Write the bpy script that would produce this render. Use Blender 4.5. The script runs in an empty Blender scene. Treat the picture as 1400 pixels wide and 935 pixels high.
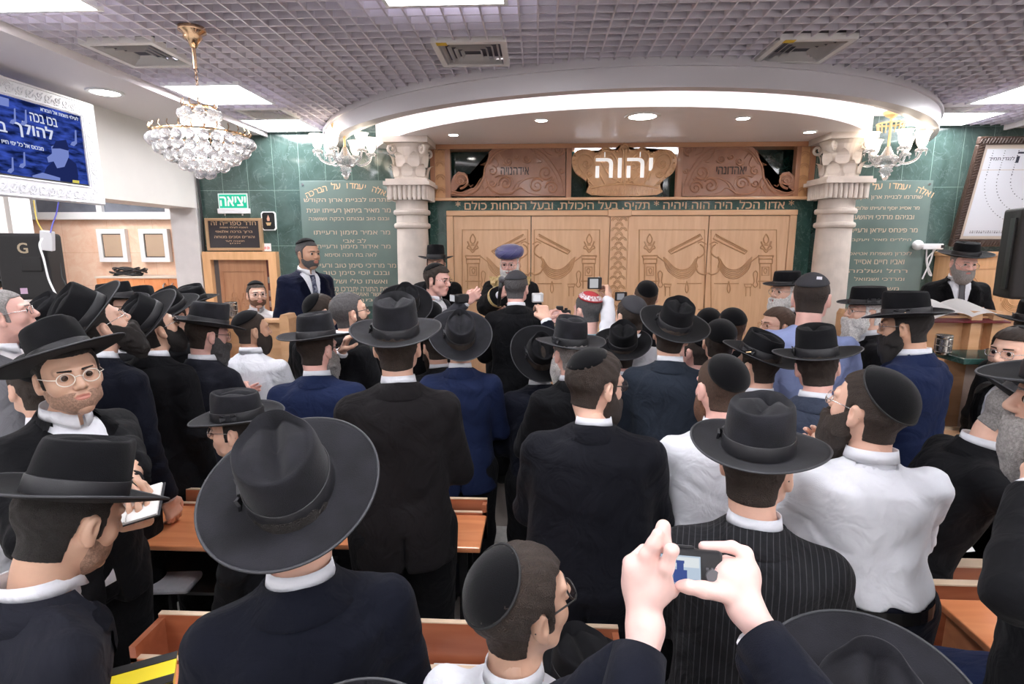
import bpy, bmesh, math, random
import numpy as np
from mathutils import Vector, Matrix, Euler, noise

random.seed(7)
rng = np.random.default_rng(7)
PI = math.pi
scene = bpy.context.scene
COL = scene.collection

# ------------------------------------------------------------------ camera
H = 2.10
FPX = 750.0
YAW = math.atan(35.0 / 750.0)
PITCH = math.radians(10.02)
_f = Vector((-math.sin(YAW) * math.cos(PITCH), math.cos(YAW) * math.cos(PITCH), -math.sin(PITCH)))
_r = Vector((math.cos(YAW), math.sin(YAW), 0))
_u = _r.cross(_f)
CAM = Vector((0, 0, H))

def ray(px, py):
    return _f + _r * ((px - 700.0) / FPX) - _u * ((py - 467.5) / FPX)

def atY(px, py, Y):
    d = ray(px, py)
    return CAM + d * (Y / d.y)

def atZ(px, py, z):
    d = ray(px, py)
    return CAM + d * ((z - H) / d.z)

def atX(px, py, X):
    d = ray(px, py)
    return CAM + d * (X / d.x)

cd = bpy.data.cameras.new('camera')
cam = bpy.data.objects.new('camera', cd)
COL.objects.link(cam)
cam.location = CAM
cam.rotation_euler = Matrix((_r, _u, -_f)).transposed().to_euler()
cd.sensor_width = 36
cd.lens = FPX / 1400 * 36
cd.clip_start = 0.05
scene.camera = cam

# ------------------------------------------------------------------ materials
MATS = {}

def _bsdf(m):
    return m.node_tree.nodes['Principled BSDF']

def mat(name, col, rough=0.6, metal=0.0, bump=0.0, bscale=200.0, var=0.0, vscale=5.0,
        emit=None, estr=0.0, sheen=0.0, coat=0.0, trans=0.0, spec=0.5, col2=None, detail=4.0, sss=0.0):
    if name in MATS:
        return MATS[name]
    m = bpy.data.materials.new(name)
    m.use_nodes = True
    nt = m.node_tree
    b = _bsdf(m)
    b.inputs['Base Color'].default_value = (*col, 1)
    b.inputs['Roughness'].default_value = rough
    b.inputs['Metallic'].default_value = metal
    b.inputs['Specular IOR Level'].default_value = spec
    if sheen:
        b.inputs['Sheen Weight'].default_value = sheen
        b.inputs['Sheen Roughness'].default_value = 0.5
    if coat:
        b.inputs['Coat Weight'].default_value = coat
        b.inputs['Coat Roughness'].default_value = 0.08
    if trans:
        b.inputs['Transmission Weight'].default_value = trans
    if sss:
        b.inputs['Subsurface Weight'].default_value = sss
        b.inputs['Subsurface Radius'].default_value = (0.012, 0.005, 0.003)
    if emit:
        b.inputs['Emission Color'].default_value = (*emit, 1)
        b.inputs['Emission Strength'].default_value = estr
    if var or col2:
        tc = nt.nodes.new('ShaderNodeTexCoord')
        nz = nt.nodes.new('ShaderNodeTexNoise')
        nz.inputs['Scale'].default_value = vscale
        nz.inputs['Detail'].default_value = detail
        nt.links.new(tc.outputs['Object'], nz.inputs['Vector'])
        cr = nt.nodes.new('ShaderNodeValToRGB')
        cr.color_ramp.elements[0].position = 0.35
        cr.color_ramp.elements[1].position = 0.65
        c2 = col2 if col2 else tuple(c * (1 + var) for c in col)
        c1 = col if col2 else tuple(c * (1 - var) for c in col)
        cr.color_ramp.elements[0].color = (*c1, 1)
        cr.color_ramp.elements[1].color = (*c2, 1)
        nt.links.new(nz.outputs['Fac'], cr.inputs['Fac'])
        nt.links.new(cr.outputs['Color'], b.inputs['Base Color'])
    if bump:
        tc = nt.nodes.new('ShaderNodeTexCoord')
        nz = nt.nodes.new('ShaderNodeTexNoise')
        nz.inputs['Scale'].default_value = bscale
        nz.inputs['Detail'].default_value = 3
        nt.links.new(tc.outputs['Object'], nz.inputs['Vector'])
        bp = nt.nodes.new('ShaderNodeBump')
        bp.inputs['Strength'].default_value = bump
        bp.inputs['Distance'].default_value = 0.01
        nt.links.new(nz.outputs['Fac'], bp.inputs['Height'])
        nt.links.new(bp.outputs['Normal'], b.inputs['Normal'])
    MATS[name] = m
    return m

def wood(name, c1, c2, rough=0.35, scale=(1.5, 12, 12), dist=2.0):
    """wood with grain running along one axis of the object's own space"""
    if name in MATS:
        return MATS[name]
    m = mat(name, c1, rough, coat=0.25)
    nt = m.node_tree
    tc = nt.nodes.new('ShaderNodeTexCoord')
    mp = nt.nodes.new('ShaderNodeMapping')
    mp.inputs['Scale'].default_value = scale
    nz = nt.nodes.new('ShaderNodeTexNoise')
    nz.inputs['Scale'].default_value = 2.2
    nz.inputs['Detail'].default_value = 6
    nz.inputs['Distortion'].default_value = dist * 0.3
    cr = nt.nodes.new('ShaderNodeValToRGB')
    cr.color_ramp.elements[0].position = 0.3
    cr.color_ramp.elements[0].color = (*c1, 1)
    cr.color_ramp.elements[1].position = 0.7
    cr.color_ramp.elements[1].color = (*c2, 1)
    nt.links.new(tc.outputs['Object'], mp.inputs['Vector'])
    nt.links.new(mp.outputs['Vector'], nz.inputs['Vector'])
    nt.links.new(nz.outputs['Fac'], cr.inputs['Fac'])
    nt.links.new(cr.outputs['Color'], _bsdf(m).inputs['Base Color'])
    return m

def marble(name, c1, c2, vein, tile=None, rough=0.12, axis='XZ', joint=(0.5, 0.6, 0.55), scale=1.6, off=(0, 0)):
    m = mat(name, c1, rough, coat=0.0)
    nt = m.node_tree
    L = nt.links.new
    tc = nt.nodes.new('ShaderNodeTexCoord')
    nz = nt.nodes.new('ShaderNodeTexNoise')
    nz.inputs['Scale'].default_value = scale
    nz.inputs['Detail'].default_value = 8
    nz.inputs['Roughness'].default_value = 0.65
    nz.inputs['Distortion'].default_value = 1.2
    L(tc.outputs['Object'], nz.inputs['Vector'])
    cr = nt.nodes.new('ShaderNodeValToRGB')
    e = cr.color_ramp.elements
    e[0].position = 0.32; e[0].color = (*c1, 1)
    e[1].position = 0.68; e[1].color = (*c2, 1)
    L(nz.outputs['Fac'], cr.inputs['Fac'])
    # veins: thin bands of a second, more distorted noise
    nv = nt.nodes.new('ShaderNodeTexNoise')
    nv.inputs['Scale'].default_value = scale * 0.9
    nv.inputs['Detail'].default_value = 6
    nv.inputs['Distortion'].default_value = 3.0
    L(tc.outputs['Object'], nv.inputs['Vector'])
    rv = nt.nodes.new('ShaderNodeValToRGB')
    ev = rv.color_ramp.elements
    ev[0].position = 0.485; ev[0].color = (0, 0, 0, 1)
    ev[1].position = 0.5; ev[1].color = (1, 1, 1, 1)
    e3 = rv.color_ramp.elements.new(0.515); e3.color = (0, 0, 0, 1)
    L(nv.outputs['Fac'], rv.inputs['Fac'])
    mx = nt.nodes.new('ShaderNodeMixRGB')
    mx.inputs['Color2'].default_value = (*vein, 1)
    ml = nt.nodes.new('ShaderNodeMath'); ml.operation = 'MULTIPLY'; ml.inputs[1].default_value = 0.45
    L(rv.outputs['Color'], ml.inputs[0])
    L(ml.outputs[0], mx.inputs['Fac'])
    L(cr.outputs['Color'], mx.inputs['Color1'])
    out = mx.outputs['Color']
    if tile:
        sp = nt.nodes.new('ShaderNodeSeparateXYZ')
        L(tc.outputs['Object'], sp.inputs[0])
        masks = []
        for ax, t, o in ((axis[0], tile[0], off[0]), (axis[1], tile[1], off[1])):
            ad = nt.nodes.new('ShaderNodeMath'); ad.operation = 'ADD'; ad.inputs[1].default_value = o + 40 * t
            L(sp.outputs[ax], ad.inputs[0])
            md = nt.nodes.new('ShaderNodeMath'); md.operation = 'MODULO'; md.inputs[1].default_value = t
            L(ad.outputs[0], md.inputs[0])
            lt = nt.nodes.new('ShaderNodeMath'); lt.operation = 'LESS_THAN'; lt.inputs[1].default_value = 0.004
            L(md.outputs[0], lt.inputs[0])
            masks.append(lt)
        mm = nt.nodes.new('ShaderNodeMath'); mm.operation = 'MAXIMUM'
        L(masks[0].outputs[0], mm.inputs[0]); L(masks[1].outputs[0], mm.inputs[1])
        mj = nt.nodes.new('ShaderNodeMixRGB')
        mj.inputs['Color2'].default_value = (*joint, 1)
        L(mm.outputs[0], mj.inputs['Fac']); L(out, mj.inputs['Color1'])
        out = mj.outputs['Color']
    L(out, _bsdf(m).inputs['Base Color'])
    return m

def emis(name, col, s):
    if name in MATS:
        return MATS[name]
    m = bpy.data.materials.new(name)
    m.use_nodes = True
    nt = m.node_tree
    nt.nodes.remove(nt.nodes['Principled BSDF'])
    e = nt.nodes.new('ShaderNodeEmission')
    e.inputs[0].default_value = (*col, 1)
    e.inputs[1].default_value = s
    nt.links.new(e.outputs[0], nt.nodes['Material Output'].inputs[0])
    MATS[name] = m
    return m

def clearmat(name, col=(1, 1, 1), gloss=0.12, tint=0.95):
    if name in MATS:
        return MATS[name]
    m = bpy.data.materials.new(name)
    m.use_nodes = True
    nt = m.node_tree
    nt.nodes.remove(nt.nodes['Principled BSDF'])
    t = nt.nodes.new('ShaderNodeBsdfTransparent')
    t.inputs[0].default_value = (col[0] * tint, col[1] * tint, col[2] * tint, 1)
    g = nt.nodes.new('ShaderNodeBsdfGlossy')
    g.inputs['Roughness'].default_value = 0.05
    x = nt.nodes.new('ShaderNodeMixShader')
    x.inputs[0].default_value = gloss
    nt.links.new(t.outputs[0], x.inputs[1])
    nt.links.new(g.outputs[0], x.inputs[2])
    nt.links.new(x.outputs[0], nt.nodes['Material Output'].inputs[0])
    MATS[name] = m
    return m

# ------------------------------------------------------------------ object helpers
def link_mesh(name, me, m=None, parent=None, loc=None, smooth=False):
    o = bpy.data.objects.new(name, me)
    COL.objects.link(o)
    if m is not None:
        if isinstance(m, (list, tuple)):
            for k in m:
                me.materials.append(k)
        else:
            me.materials.append(m)
    if parent is not None:
        o.parent = parent
    if loc is not None:
        o.location = loc
    if smooth:
        me.shade_smooth()
    return o

def obj(name, bm, m=None, parent=None, loc=None, smooth=False):
    me = bpy.data.meshes.new(name)
    bmesh.ops.recalc_face_normals(bm, faces=bm.faces)
    bm.to_mesh(me)
    bm.free()
    return link_mesh(name, me, m, parent, loc, smooth)

def from_arrays(name, V, F, m=None, parent=None, smooth=True, loc=None):
    me = bpy.data.meshes.new(name)
    me.from_pydata([tuple(v) for v in V], [], [tuple(int(i) for i in f) for f in F])
    me.update()
    return link_mesh(name, me, m, parent, loc, smooth)

def thing(name, label, cat, loc=(0, 0, 0), rotz=0.0, group=None):
    o = bpy.data.objects.new(name, None)
    o.empty_display_size = 0.1
    COL.objects.link(o)
    o.location = loc
    o.rotation_euler = (0, 0, rotz)
    o['label'] = label
    o['category'] = cat
    if group:
        o['group'] = group
    return o

def tag(o, label, cat, group=None):
    o['label'] = label
    o['category'] = cat
    if group:
        o['group'] = group
    return o

def struct(o, label=None):
    o['kind'] = 'structure'
    if label:
        o['label'] = label
    return o

def B(bm, x0, x1, y0, y1, z0, z1, rot=None, bev=0.0):
    r = bmesh.ops.create_cube(bm, size=1.0)
    vs = r['verts']
    for v in vs:
        v.co = Vector((x0 + (v.co.x + .5) * (x1 - x0), y0 + (v.co.y + .5) * (y1 - y0), z0 + (v.co.z + .5) * (z1 - z0)))
    if rot is not None:
        c = Vector(((x0 + x1) / 2, (y0 + y1) / 2, (z0 + z1) / 2))
        for v in vs:
            v.co = c + rot @ (v.co - c)
    if bev:
        es = list({e for v in vs for e in v.link_edges})
        bmesh.ops.bevel(bm, geom=es, offset=bev, segments=2, affect='EDGES', profile=0.5)
    return vs

def box(x0, x1, y0, y1, z0, z1, bev=0.0):
    bm = bmesh.new()
    B(bm, x0, x1, y0, y1, z0, z1, bev=bev)
    return bm

def bmtube(bm, pts, r, seg=8, cap=True, radii=None, closed=False):
    pts = [Vector(p) for p in pts]
    n = len(pts)
    rings = []
    prev = None
    for i, p in enumerate(pts):
        if closed:
            t = (pts[(i + 1) % n] - pts[(i - 1) % n])
        else:
            t = (pts[min(i + 1, n - 1)] - pts[max(i - 1, 0)])
        if t.length < 1e-9:
            t = Vector((0, 0, 1))
        t.normalize()
        if prev is None:
            a = Vector((0, 0, 1)) if abs(t.z) < 0.9 else Vector((1, 0, 0))
            nrm = t.cross(a).normalized()
        else:
            nrm = (prev - t * prev.dot(t))
            if nrm.length < 1e-6:
                nrm = t.orthogonal()
            nrm.normalize()
        prev = nrm
        b = t.cross(nrm)
        rr = radii[i] if radii else r
        rings.append([bm.verts.new(p + (nrm * math.cos(2 * PI * k / seg) + b * math.sin(2 * PI * k / seg)) * rr) for k in range(seg)])
    m = n if closed else n - 1
    for i in range(m):
        A, C = rings[i], rings[(i + 1) % n]
        for k in range(seg):
            bm.faces.new((A[k], A[(k + 1) % seg], C[(k + 1) % seg], C[k]))
    if cap and not closed:
        bm.faces.new(list(reversed(rings[0])))
        bm.faces.new(rings[-1])

def tube(pts, r, seg=8, radii=None, closed=False):
    bm = bmesh.new()
    bmtube(bm, pts, r, seg, radii=radii, closed=closed)
    return bm

def bmlathe(bm, prof, seg=32, cx=0, cy=0, flute=None, caps=True):
    """prof: list of (r, z) from bottom to top"""
    rings = []
    for j, (r, z) in enumerate(prof):
        ring = []
        for k in range(seg):
            a = 2 * PI * k / seg
            rr = r
            if flute and flute(j, k):
                rr = r * 0.9
            ring.append(bm.verts.new((cx + rr * math.cos(a), cy + rr * math.sin(a), z)))
        rings.append(ring)
    for i in range(len(rings) - 1):
        for k in range(seg):
            bm.faces.new((rings[i][k], rings[i][(k + 1) % seg], rings[i + 1][(k + 1) % seg], rings[i + 1][k]))
    if caps and prof[0][0] > 1e-4:
        bm.faces.new(list(reversed(rings[0])))
    if caps and prof[-1][0] > 1e-4:
        bm.faces.new(rings[-1])
    return rings

def lathe(prof, seg=32, **k):
    bm = bmesh.new()
    bmlathe(bm, prof, seg, **k)
    return bm

def prism(bm, poly, y0, y1):
    """poly: list of (x, z) outline, extruded from y0 to y1"""
    a = [bm.verts.new((x, y0, z)) for x, z in poly]
    b = [bm.verts.new((x, y1, z)) for x, z in poly]
    n = len(poly)
    fa = bm.faces.new(a)
    fb = bm.faces.new(list(reversed(b)))
    for i in range(n):
        bm.faces.new((a[i], b[i], b[(i + 1) % n], a[(i + 1) % n]))
    bmesh.ops.triangulate(bm, faces=[fa, fb])

def heb(s):
    return s[::-1]

def fill_outline(me, name):
    """fill letter outlines by winding number, so strokes that overlap stay solid"""
    from mathutils.geometry import delaunay_2d_cdt
    V = [Vector((v.co.x, v.co.y)) for v in me.vertices]
    E = [tuple(e.vertices) for e in me.edges]
    # walk the loops so that every edge keeps one direction
    adj = {}
    for a, b in E:
        adj.setdefault(a, []).append(b); adj.setdefault(b, []).append(a)
    seen = set(); D_ = []
    for s0 in sorted(adj):
        if s0 in seen:
            continue
        prev, cur = None, s0
        nxt = min(adj[s0], key=lambda q: (abs(q - s0) != 1, q < s0))
        first = nxt
        while cur not in seen:
            seen.add(cur)
            D_.append((cur, nxt))
            prev, cur = cur, nxt
            c = [q for q in adj[cur] if q != prev]
            nxt = c[0] if c else s0
    vs, es, fs, *_ = delaunay_2d_cdt(V, E, [], 0, 1e-6)
    P = np.array([[v.x, v.y] for v in V])
    A_ = P[[d[0] for d in D_]]; B_ = P[[d[1] for d in D_]]
    keep = []
    for f in fs:
        c = sum((vs[i] for i in f), Vector((0, 0))) / len(f)
        up = (A_[:, 1] <= c.y) & (B_[:, 1] > c.y); dn = (A_[:, 1] > c.y) & (B_[:, 1] <= c.y)
        cr = (B_[:, 0] - A_[:, 0]) * (c.y - A_[:, 1]) - (c.x - A_[:, 0]) * (B_[:, 1] - A_[:, 1])
        w = (up & (cr > 0)).sum() - (dn & (cr < 0)).sum()
        if w != 0:
            keep.append(tuple(f))
    m2 = bpy.data.meshes.new(name)
    m2.from_pydata([(v.x, v.y, 0) for v in vs], [], keep)
    bm = bmesh.new(); bm.from_mesh(m2)
    bmesh.ops.delete(bm, geom=[v for v in bm.verts if not v.link_faces], context='VERTS')
    bm.to_mesh(m2); bm.free()
    return m2

def text_mesh(name, s, width=None, height=None, m=None, parent=None, loc=(0, 0, 0), rot=(PI / 2, 0, 0), thick=0.002, bold=0.0, center=True, off=None):
    cu = bpy.data.curves.new(name, 'FONT')
    cu.body = s
    cu.size = 1.0
    cu.extrude = 0.0
    cu.offset = 0
    cu.resolution_u = 3
    cu.fill_mode = 'NONE'
    o = bpy.data.objects.new(name, cu)
    COL.objects.link(o)
    bpy.context.view_layer.update()
    dg = bpy.context.evaluated_depsgraph_get()
    me = bpy.data.meshes.new_from_object(o.evaluated_get(dg))
    bpy.data.objects.remove(o)
    bpy.data.curves.remove(cu)
    me = fill_outline(me, name)
    n = len(me.vertices)
    co = np.zeros(n * 3)
    me.vertices.foreach_get('co', co)
    co = co.reshape(-1, 3)
    lo, hi = co.min(0), co.max(0)
    w, h = hi[0] - lo[0], hi[1] - lo[1]
    sx = sy = 1.0
    if width and height:
        sx, sy = width / w, height / h
    elif width:
        sx = sy = width / w
    elif height:
        sx = sy = height / h
    co[:, 0] = (co[:, 0] - (lo[0] + hi[0]) / 2) * sx
    co[:, 1] = (co[:, 1] - (lo[1] + hi[1]) / 2) * sy
    me.vertices.foreach_set('co', co.ravel())
    me.update()
    # give the letters a thickness
    bm = bmesh.new()
    bm.from_mesh(me)
    r = bmesh.ops.extrude_face_region(bm, geom=list(bm.faces))
    for g in r['geom']:
        if isinstance(g, bmesh.types.BMVert):
            g.co.z += thick
    bmesh.ops.recalc_face_normals(bm, faces=bm.faces)
    bm.to_mesh(me)
    bm.free()
    if bold:
        # heavier strokes: the same letters laid over each other a hair apart
        k = bold * (height or width * h / w) * .9
        bm = bmesh.new()
        for i, (ox, oy) in enumerate(((-k, -k * .6), (k, -k * .6), (-k, k * .6), (k, k * .6))):
            n0 = len(bm.verts)
            bm.from_mesh(me)
            bm.verts.ensure_lookup_table()
            for v in bm.verts[n0:]:
                v.co.x += ox; v.co.y += oy; v.co.z += .0001 * i
        bm.to_mesh(me)
        bm.free()
    me.materials.clear()
    ob = link_mesh(name, me, m, parent)
    ob.rotation_euler = rot
    ob.location = loc
    return ob

def spiral(cx, cz, r0, r1, a0, turns, n=40, sgn=1):
    out = []
    for i in range(n + 1):
        t = i / n
        a = a0 + sgn * turns * 2 * PI * t
        r = r0 + (r1 - r0) * t
        out.append((cx + r * math.cos(a), cz + r * math.sin(a)))
    return out

def bez(p0, p1, p2, p3, n=16):
    out = []
    for i in range(n + 1):
        t = i / n
        u = 1 - t
        out.append(tuple(u**3 * a + 3 * u * u * t * b + 3 * u * t * t * c + t**3 * d for a, b, c, d in zip(p0, p1, p2, p3)))
    return out

def catmull(pts, n=8, closed=False):
    P = [Vector(p) for p in pts]
    N = len(P)
    out = []
    rngi = range(N) if closed else range(N - 1)
    for i in rngi:
        if closed:
            a, b, c, d = P[(i - 1) % N], P[i], P[(i + 1) % N], P[(i + 2) % N]
        else:
            a, b, c, d = P[max(i - 1, 0)], P[i], P[i + 1], P[min(i + 2, N - 1)]
        for k in range(n):
            t = k / n
            out.append(0.5 * ((2 * b) + (c - a) * t + (2 * a - 5 * b + 4 * c - d) * t * t + (3 * b - a - 3 * c + d) * t**3))
    if not closed:
        out.append(P[-1])
    return out
# ================================================================== materials of the place
M_ceil = mat('ceiling_grid_paint', (0.66, 0.615, 0.68), 0.6)
M_plenum = mat('plenum_dark', (0.16, 0.15, 0.18), 0.9)
M_white = mat('white_paint', (0.78, 0.77, 0.77), 0.55, bump=0.05, bscale=40)
M_canopy = mat('canopy_paint', (0.88, 0.85, 0.86), 0.35)
M_ring = mat('canopy_ring_grey', (0.62, 0.59, 0.62), 0.4)
M_soffit = mat('soffit_paint', (0.80, 0.75, 0.75), 0.55)
M_cream = mat('cream_wall', (0.74, 0.71, 0.68), 0.5, var=0.03, vscale=2)
M_green = marble('green_marble', (0.040, 0.070, 0.062), (0.080, 0.128, 0.115), (0.16, 0.21, 0.20), tile=(0.29, 0.60), rough=0.10,
                 joint=(0.22, 0.32, 0.28), scale=3.0, off=(0.0, 0.31))
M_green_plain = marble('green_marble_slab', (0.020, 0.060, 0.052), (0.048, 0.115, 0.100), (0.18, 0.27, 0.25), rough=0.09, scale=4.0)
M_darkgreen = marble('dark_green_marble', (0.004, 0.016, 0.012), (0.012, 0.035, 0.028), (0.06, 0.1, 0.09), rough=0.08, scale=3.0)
M_orange = marble('orange_marble', (0.84, 0.52, 0.36), (0.90, 0.66, 0.50), (0.92, 0.74, 0.6), tile=(0.6, 0.42), rough=0.25,
                  joint=(0.70, 0.42, 0.28), scale=6.0, off=(0.1, 0.1))
M_stone = mat('pale_stone', (0.66, 0.59, 0.53), 0.45, var=0.07, vscale=9, bump=0.04, bscale=60)
M_floor = marble('floor_tile', (0.42, 0.41, 0.39), (0.52, 0.51, 0.49), (0.6, 0.58, 0.55), tile=(0.4, 0.4), rough=0.18, axis='XY', joint=(0.3, 0.29, 0.28), scale=14.0)
M_gold = mat('gold_leaf', (0.75, 0.52, 0.26), 0.35, metal=0.6)
M_goldtxt = mat('faded_gilt_lettering', (0.60, 0.42, 0.26), 0.4, metal=0.2)
M_goldtxt2 = mat('bronze_lettering', (0.50, 0.39, 0.29), 0.5)
M_brass = mat('polished_brass', (0.85, 0.58, 0.36), 0.18, metal=1.0)
M_black = mat('black_plastic', (0.012, 0.012, 0.013), 0.35)
M_panel = emis('ceiling_panel_light', (0.97, 0.965, 1.0), 10.0)
M_spot = emis('downlight_glow', (1.0, 0.95, 0.90), 25.0)
M_led = emis('cove_led', (1.0, 0.95, 0.97), 7.0)
M_alu = mat('white_aluminium', (0.8, 0.8, 0.8), 0.3)

CEIL = 3.30
XL = -3.77
XR = 5.9
YB = 6.10
YF = -3.0

# floor and outer shell
struct(obj('floor', box(-8.2, XR + .2, YF - .2, 8.0, -0.1, 0.0), M_floor))
struct(obj('wall_back', box(XL, XR, YB, YB + .2, 0, 3.6), M_green))
struct(obj('wall_right', box(XR, XR + .2, YF, YB, 0, 3.6), M_cream))
struct(obj('wall_rear', box(-8.2, XR, YF - .2, YF, 0, 3.6), M_cream))
# ceiling plenum above the open grid
struct(obj('ceiling', box(-8.2, XR, YF, YB, 3.46, 3.6), M_plenum))

# platform in front of the ark
M_carpet = mat('platform_pale_bounce', (0.50, 0.44, 0.40), 0.3, var=.08, vscale=8)  # pale tone chosen to bounce light up onto the canopy underside
PLAT = 0.40
struct(obj('floor_platform', box(-3.4, 5.4, 3.85, YB, 0, PLAT), M_carpet))


# canopy geometry
CX, CY, RIN, ROUT = 0.83, 7.2, 2.80, 3.32
SOF = 3.12

panels = [(-2.87, -2.26, 4.30, 4.89), (-2.90, -2.30, 5.46, 6.03), (-0.78, -0.16, 2.40, 3.01), (-2.87, -2.25, 2.40, 2.99),
          (3.66, 4.27, 4.57, 5.17), (3.66, 4.27, 5.48, 6.04), (3.66, 4.27, 2.40, 3.0),
          (-2.87, -2.26, 0.50, 1.10), (-0.43, 0.18, 0.50, 1.10), (2.01, 2.62, 0.50, 1.10), (3.66, 4.27, 0.50, 1.10), (-2.87, -2.26, -1.00, -0.40), (-0.43, 0.18, -1.00, -0.40), (2.01, 2.62, -1.00, -0.40), (3.66, 4.27, -1.00, -0.40), (-2.87, -2.26, -2.40, -1.80), (-0.43, 0.18, -2.40, -1.80), (2.01, 2.62, -2.40, -1.80), (3.66, 4.27, -2.40, -1.80)]  # unseen rear rows, made denser to add fill towards the ark
diffs = [(-0.65, -0.20, 3.50, 3.96), (1.41, 1.86, 3.55, 4.00), (-2.76, -2.30, 3.42, 3.88), (-2.72, -2.27, 5.05, 5.42), (3.40, 3.85, 5.22, 5.46)]

def cuts_along_x(y):
    c = []
    for (a, b, c0, c1) in panels + diffs:
        if c0 < y < c1:
            c.append((a, b))
    dy = CY - y
    if abs(dy) < ROUT:
        hw = math.sqrt(ROUT**2 - dy**2)
        c.append((CX - hw, CX + hw))
    return c

def cuts_along_y(x):
    c = []
    for (a, b, c0, c1) in panels + diffs:
        if a < x < b:
            c.append((c0, c1))
    if abs(x - CX) < ROUT:
        c.append((CY - math.sqrt(ROUT**2 - (x - CX)**2), 99))
    return c

def spans(a, b, cuts):
    res = [(a, b)]
    for c0, c1 in cuts:
        nr = []
        for s0, s1 in res:
            if c1 <= s0 or c0 >= s1:
                nr.append((s0, s1))
            else:
                if c0 > s0: nr.append((s0, c0))
                if c1 < s1: nr.append((c1, s1))
        res = nr
    return [s for s in res if s[1] - s[0] > 0.02]

GX0, GX1 = -2.84 - .12, 4.75
bm = bmesh.new()
T = 0.0045
gy = YF + .05
while gy < YB - .02:
    for s0, s1 in spans(GX0, GX1, cuts_along_x(gy)):
        B(bm, s0, s1, gy - T, gy + T, CEIL, CEIL + .055)
    gy += 0.1
gx = GX0 + .05
while gx < GX1:
    for s0, s1 in spans(YF, YB, cuts_along_y(gx)):
        B(bm, gx - T, gx + T, s0, s1, CEIL - .003, CEIL + .05)
    gx += 0.1
struct(obj('ceiling_grid', bm, M_ceil))

# side soffits of plain plaster, dropped a little below the grid
bm = box(XL - .38, GX0, YF, YB, CEIL - .03, 3.46)
B(bm, GX0, GX0 + .03, YF, YB, CEIL - .05, CEIL + .06)
struct(obj('ceiling_soffit_left', bm, M_soffit))
bm = box(GX1, XR, YF, YB, CEIL - .03, 3.46)
B(bm, GX1 - .03, GX1, YF, YB, CEIL - .05, CEIL + .06)
struct(obj('ceiling_soffit_right', bm, M_soffit))

# beam and pillar of the left opening
bm = box(XL - .36, XL, YF, YB, 2.50, CEIL - .03)
struct(obj('wall_left', bm, M_cream))
struct(obj('wall_pillar', box(-4.07, XL, YB - .06, YB, 0, 2.50), mat('grey_stone_pillar', (0.62, 0.59, 0.58), 0.4, var=0.05, vscale=6)))
struct(obj('wall_pier', box(XL - .36, XL, YF, YF + 1.2, 0, 2.50), M_cream))

# recessed ceiling panels
plabels = {0: 'square white ceiling light above the green marble beside the chandelier',
           1: 'square white ceiling light nearest the marble wall on the left side',
           2: 'square white ceiling light at the top edge in the middle of the ceiling',
           3: 'square white ceiling light at the top left corner above the television',
           4: 'square white ceiling light at right above the framed menorah print',
           5: 'square white ceiling light beside the right end of the round canopy',
           6: 'square white ceiling light out of view at front right'}
for i, (a, b, c, d) in enumerate(panels):
    t = thing('ceiling_light', plabels.get(i, 'unseen square ceiling light added for fill over the rear of the hall'), 'ceiling light', ((a + b) / 2, (c + d) / 2, CEIL), 0, 'square ceiling lights')
    w, h = (b - a) / 2, (d - c) / 2
    bm = bmesh.new()
    e = 0.02
    B(bm, -w, w, -h, -h + e, -.012, .05); B(bm, -w, w, h - e, h, -.012, .05)
    B(bm, -w, -w + e, -h + e, h - e, -.012, .05); B(bm, w - e, w, -h + e, h - e, -.012, .05)
    obj('frame', bm, M_alu, t)
    obj('diffuser', box(-w + e, w - e, -h + e, h - e, .004, .045), M_panel, t)

# air diffusers: concentric square louvres
M_diff = mat('grey_white_vent_paint', (0.74, 0.71, 0.70), 0.5)
M_tape = mat('yellow_tape', (0.75, 0.48, 0.03), 0.6)
dl = ['square grey ceiling air vent with a yellow tag, left of the canopy front',
      'square grey ceiling air vent with a yellow tag, right of the canopy front',
      'square grey ceiling air vent above and left of the crystal chandelier',
      'small grey ceiling air vent between the two left ceiling lights',
      'small grey ceiling air vent next to the right end of the canopy']
for i, (a, b, c, d) in enumerate(diffs):
    t = thing('air_vent', dl[i], 'air vent', ((a + b) / 2, (c + d) / 2, CEIL), 0, 'ceiling air vents')
    w, h = (b - a) / 2, (d - c) / 2
    for nm, k0, k1, z0, z1 in (('frame', 1.0, .84, -.015, .02),):
        bm = bmesh.new()
        W, Hh, w2, h2 = w * k0, h * k0, w * k1, h * k1
        B(bm, -W, W, -Hh, -h2, z0, z1); B(bm, -W, W, h2, Hh, z0, z1)
        B(bm, -W, -w2, -h2, h2, z0, z1); B(bm, w2, W, -h2, h2, z0, z1)
        obj(nm, bm, M_diff, t)
    for q, k in enumerate((.78, .62, .46, .30)):
        bm = bmesh.new()
        W, Hh, w2, h2 = w * k, h * k, w * (k - .075), h * (k - .075)
        o_ = [bm.verts.new(v) for v in ((-W, -Hh, -.012), (W, -Hh, -.012), (W, Hh, -.012), (-W, Hh, -.012))]
        n_ = [bm.verts.new(v) for v in ((-w2, -h2, .008), (w2, -h2, .008), (w2, h2, .008), (-w2, h2, .008))]
        for e in range(4):
            bm.faces.new((o_[e], o_[(e + 1) % 4], n_[(e + 1) % 4], n_[e]))
        bmesh.ops.solidify(bm, geom=list(bm.faces), thickness=.004)
        obj('louvre', bm, M_diff, t)
    obj('duct_box', box(-w, w, -h, h, .05, .12), M_plenum, t)
    if i < 2:
        obj('tag', box(-w * .86, -w * .58, -h * 1.0, -h * .8, -.017, -.014), M_tape, t)

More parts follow.
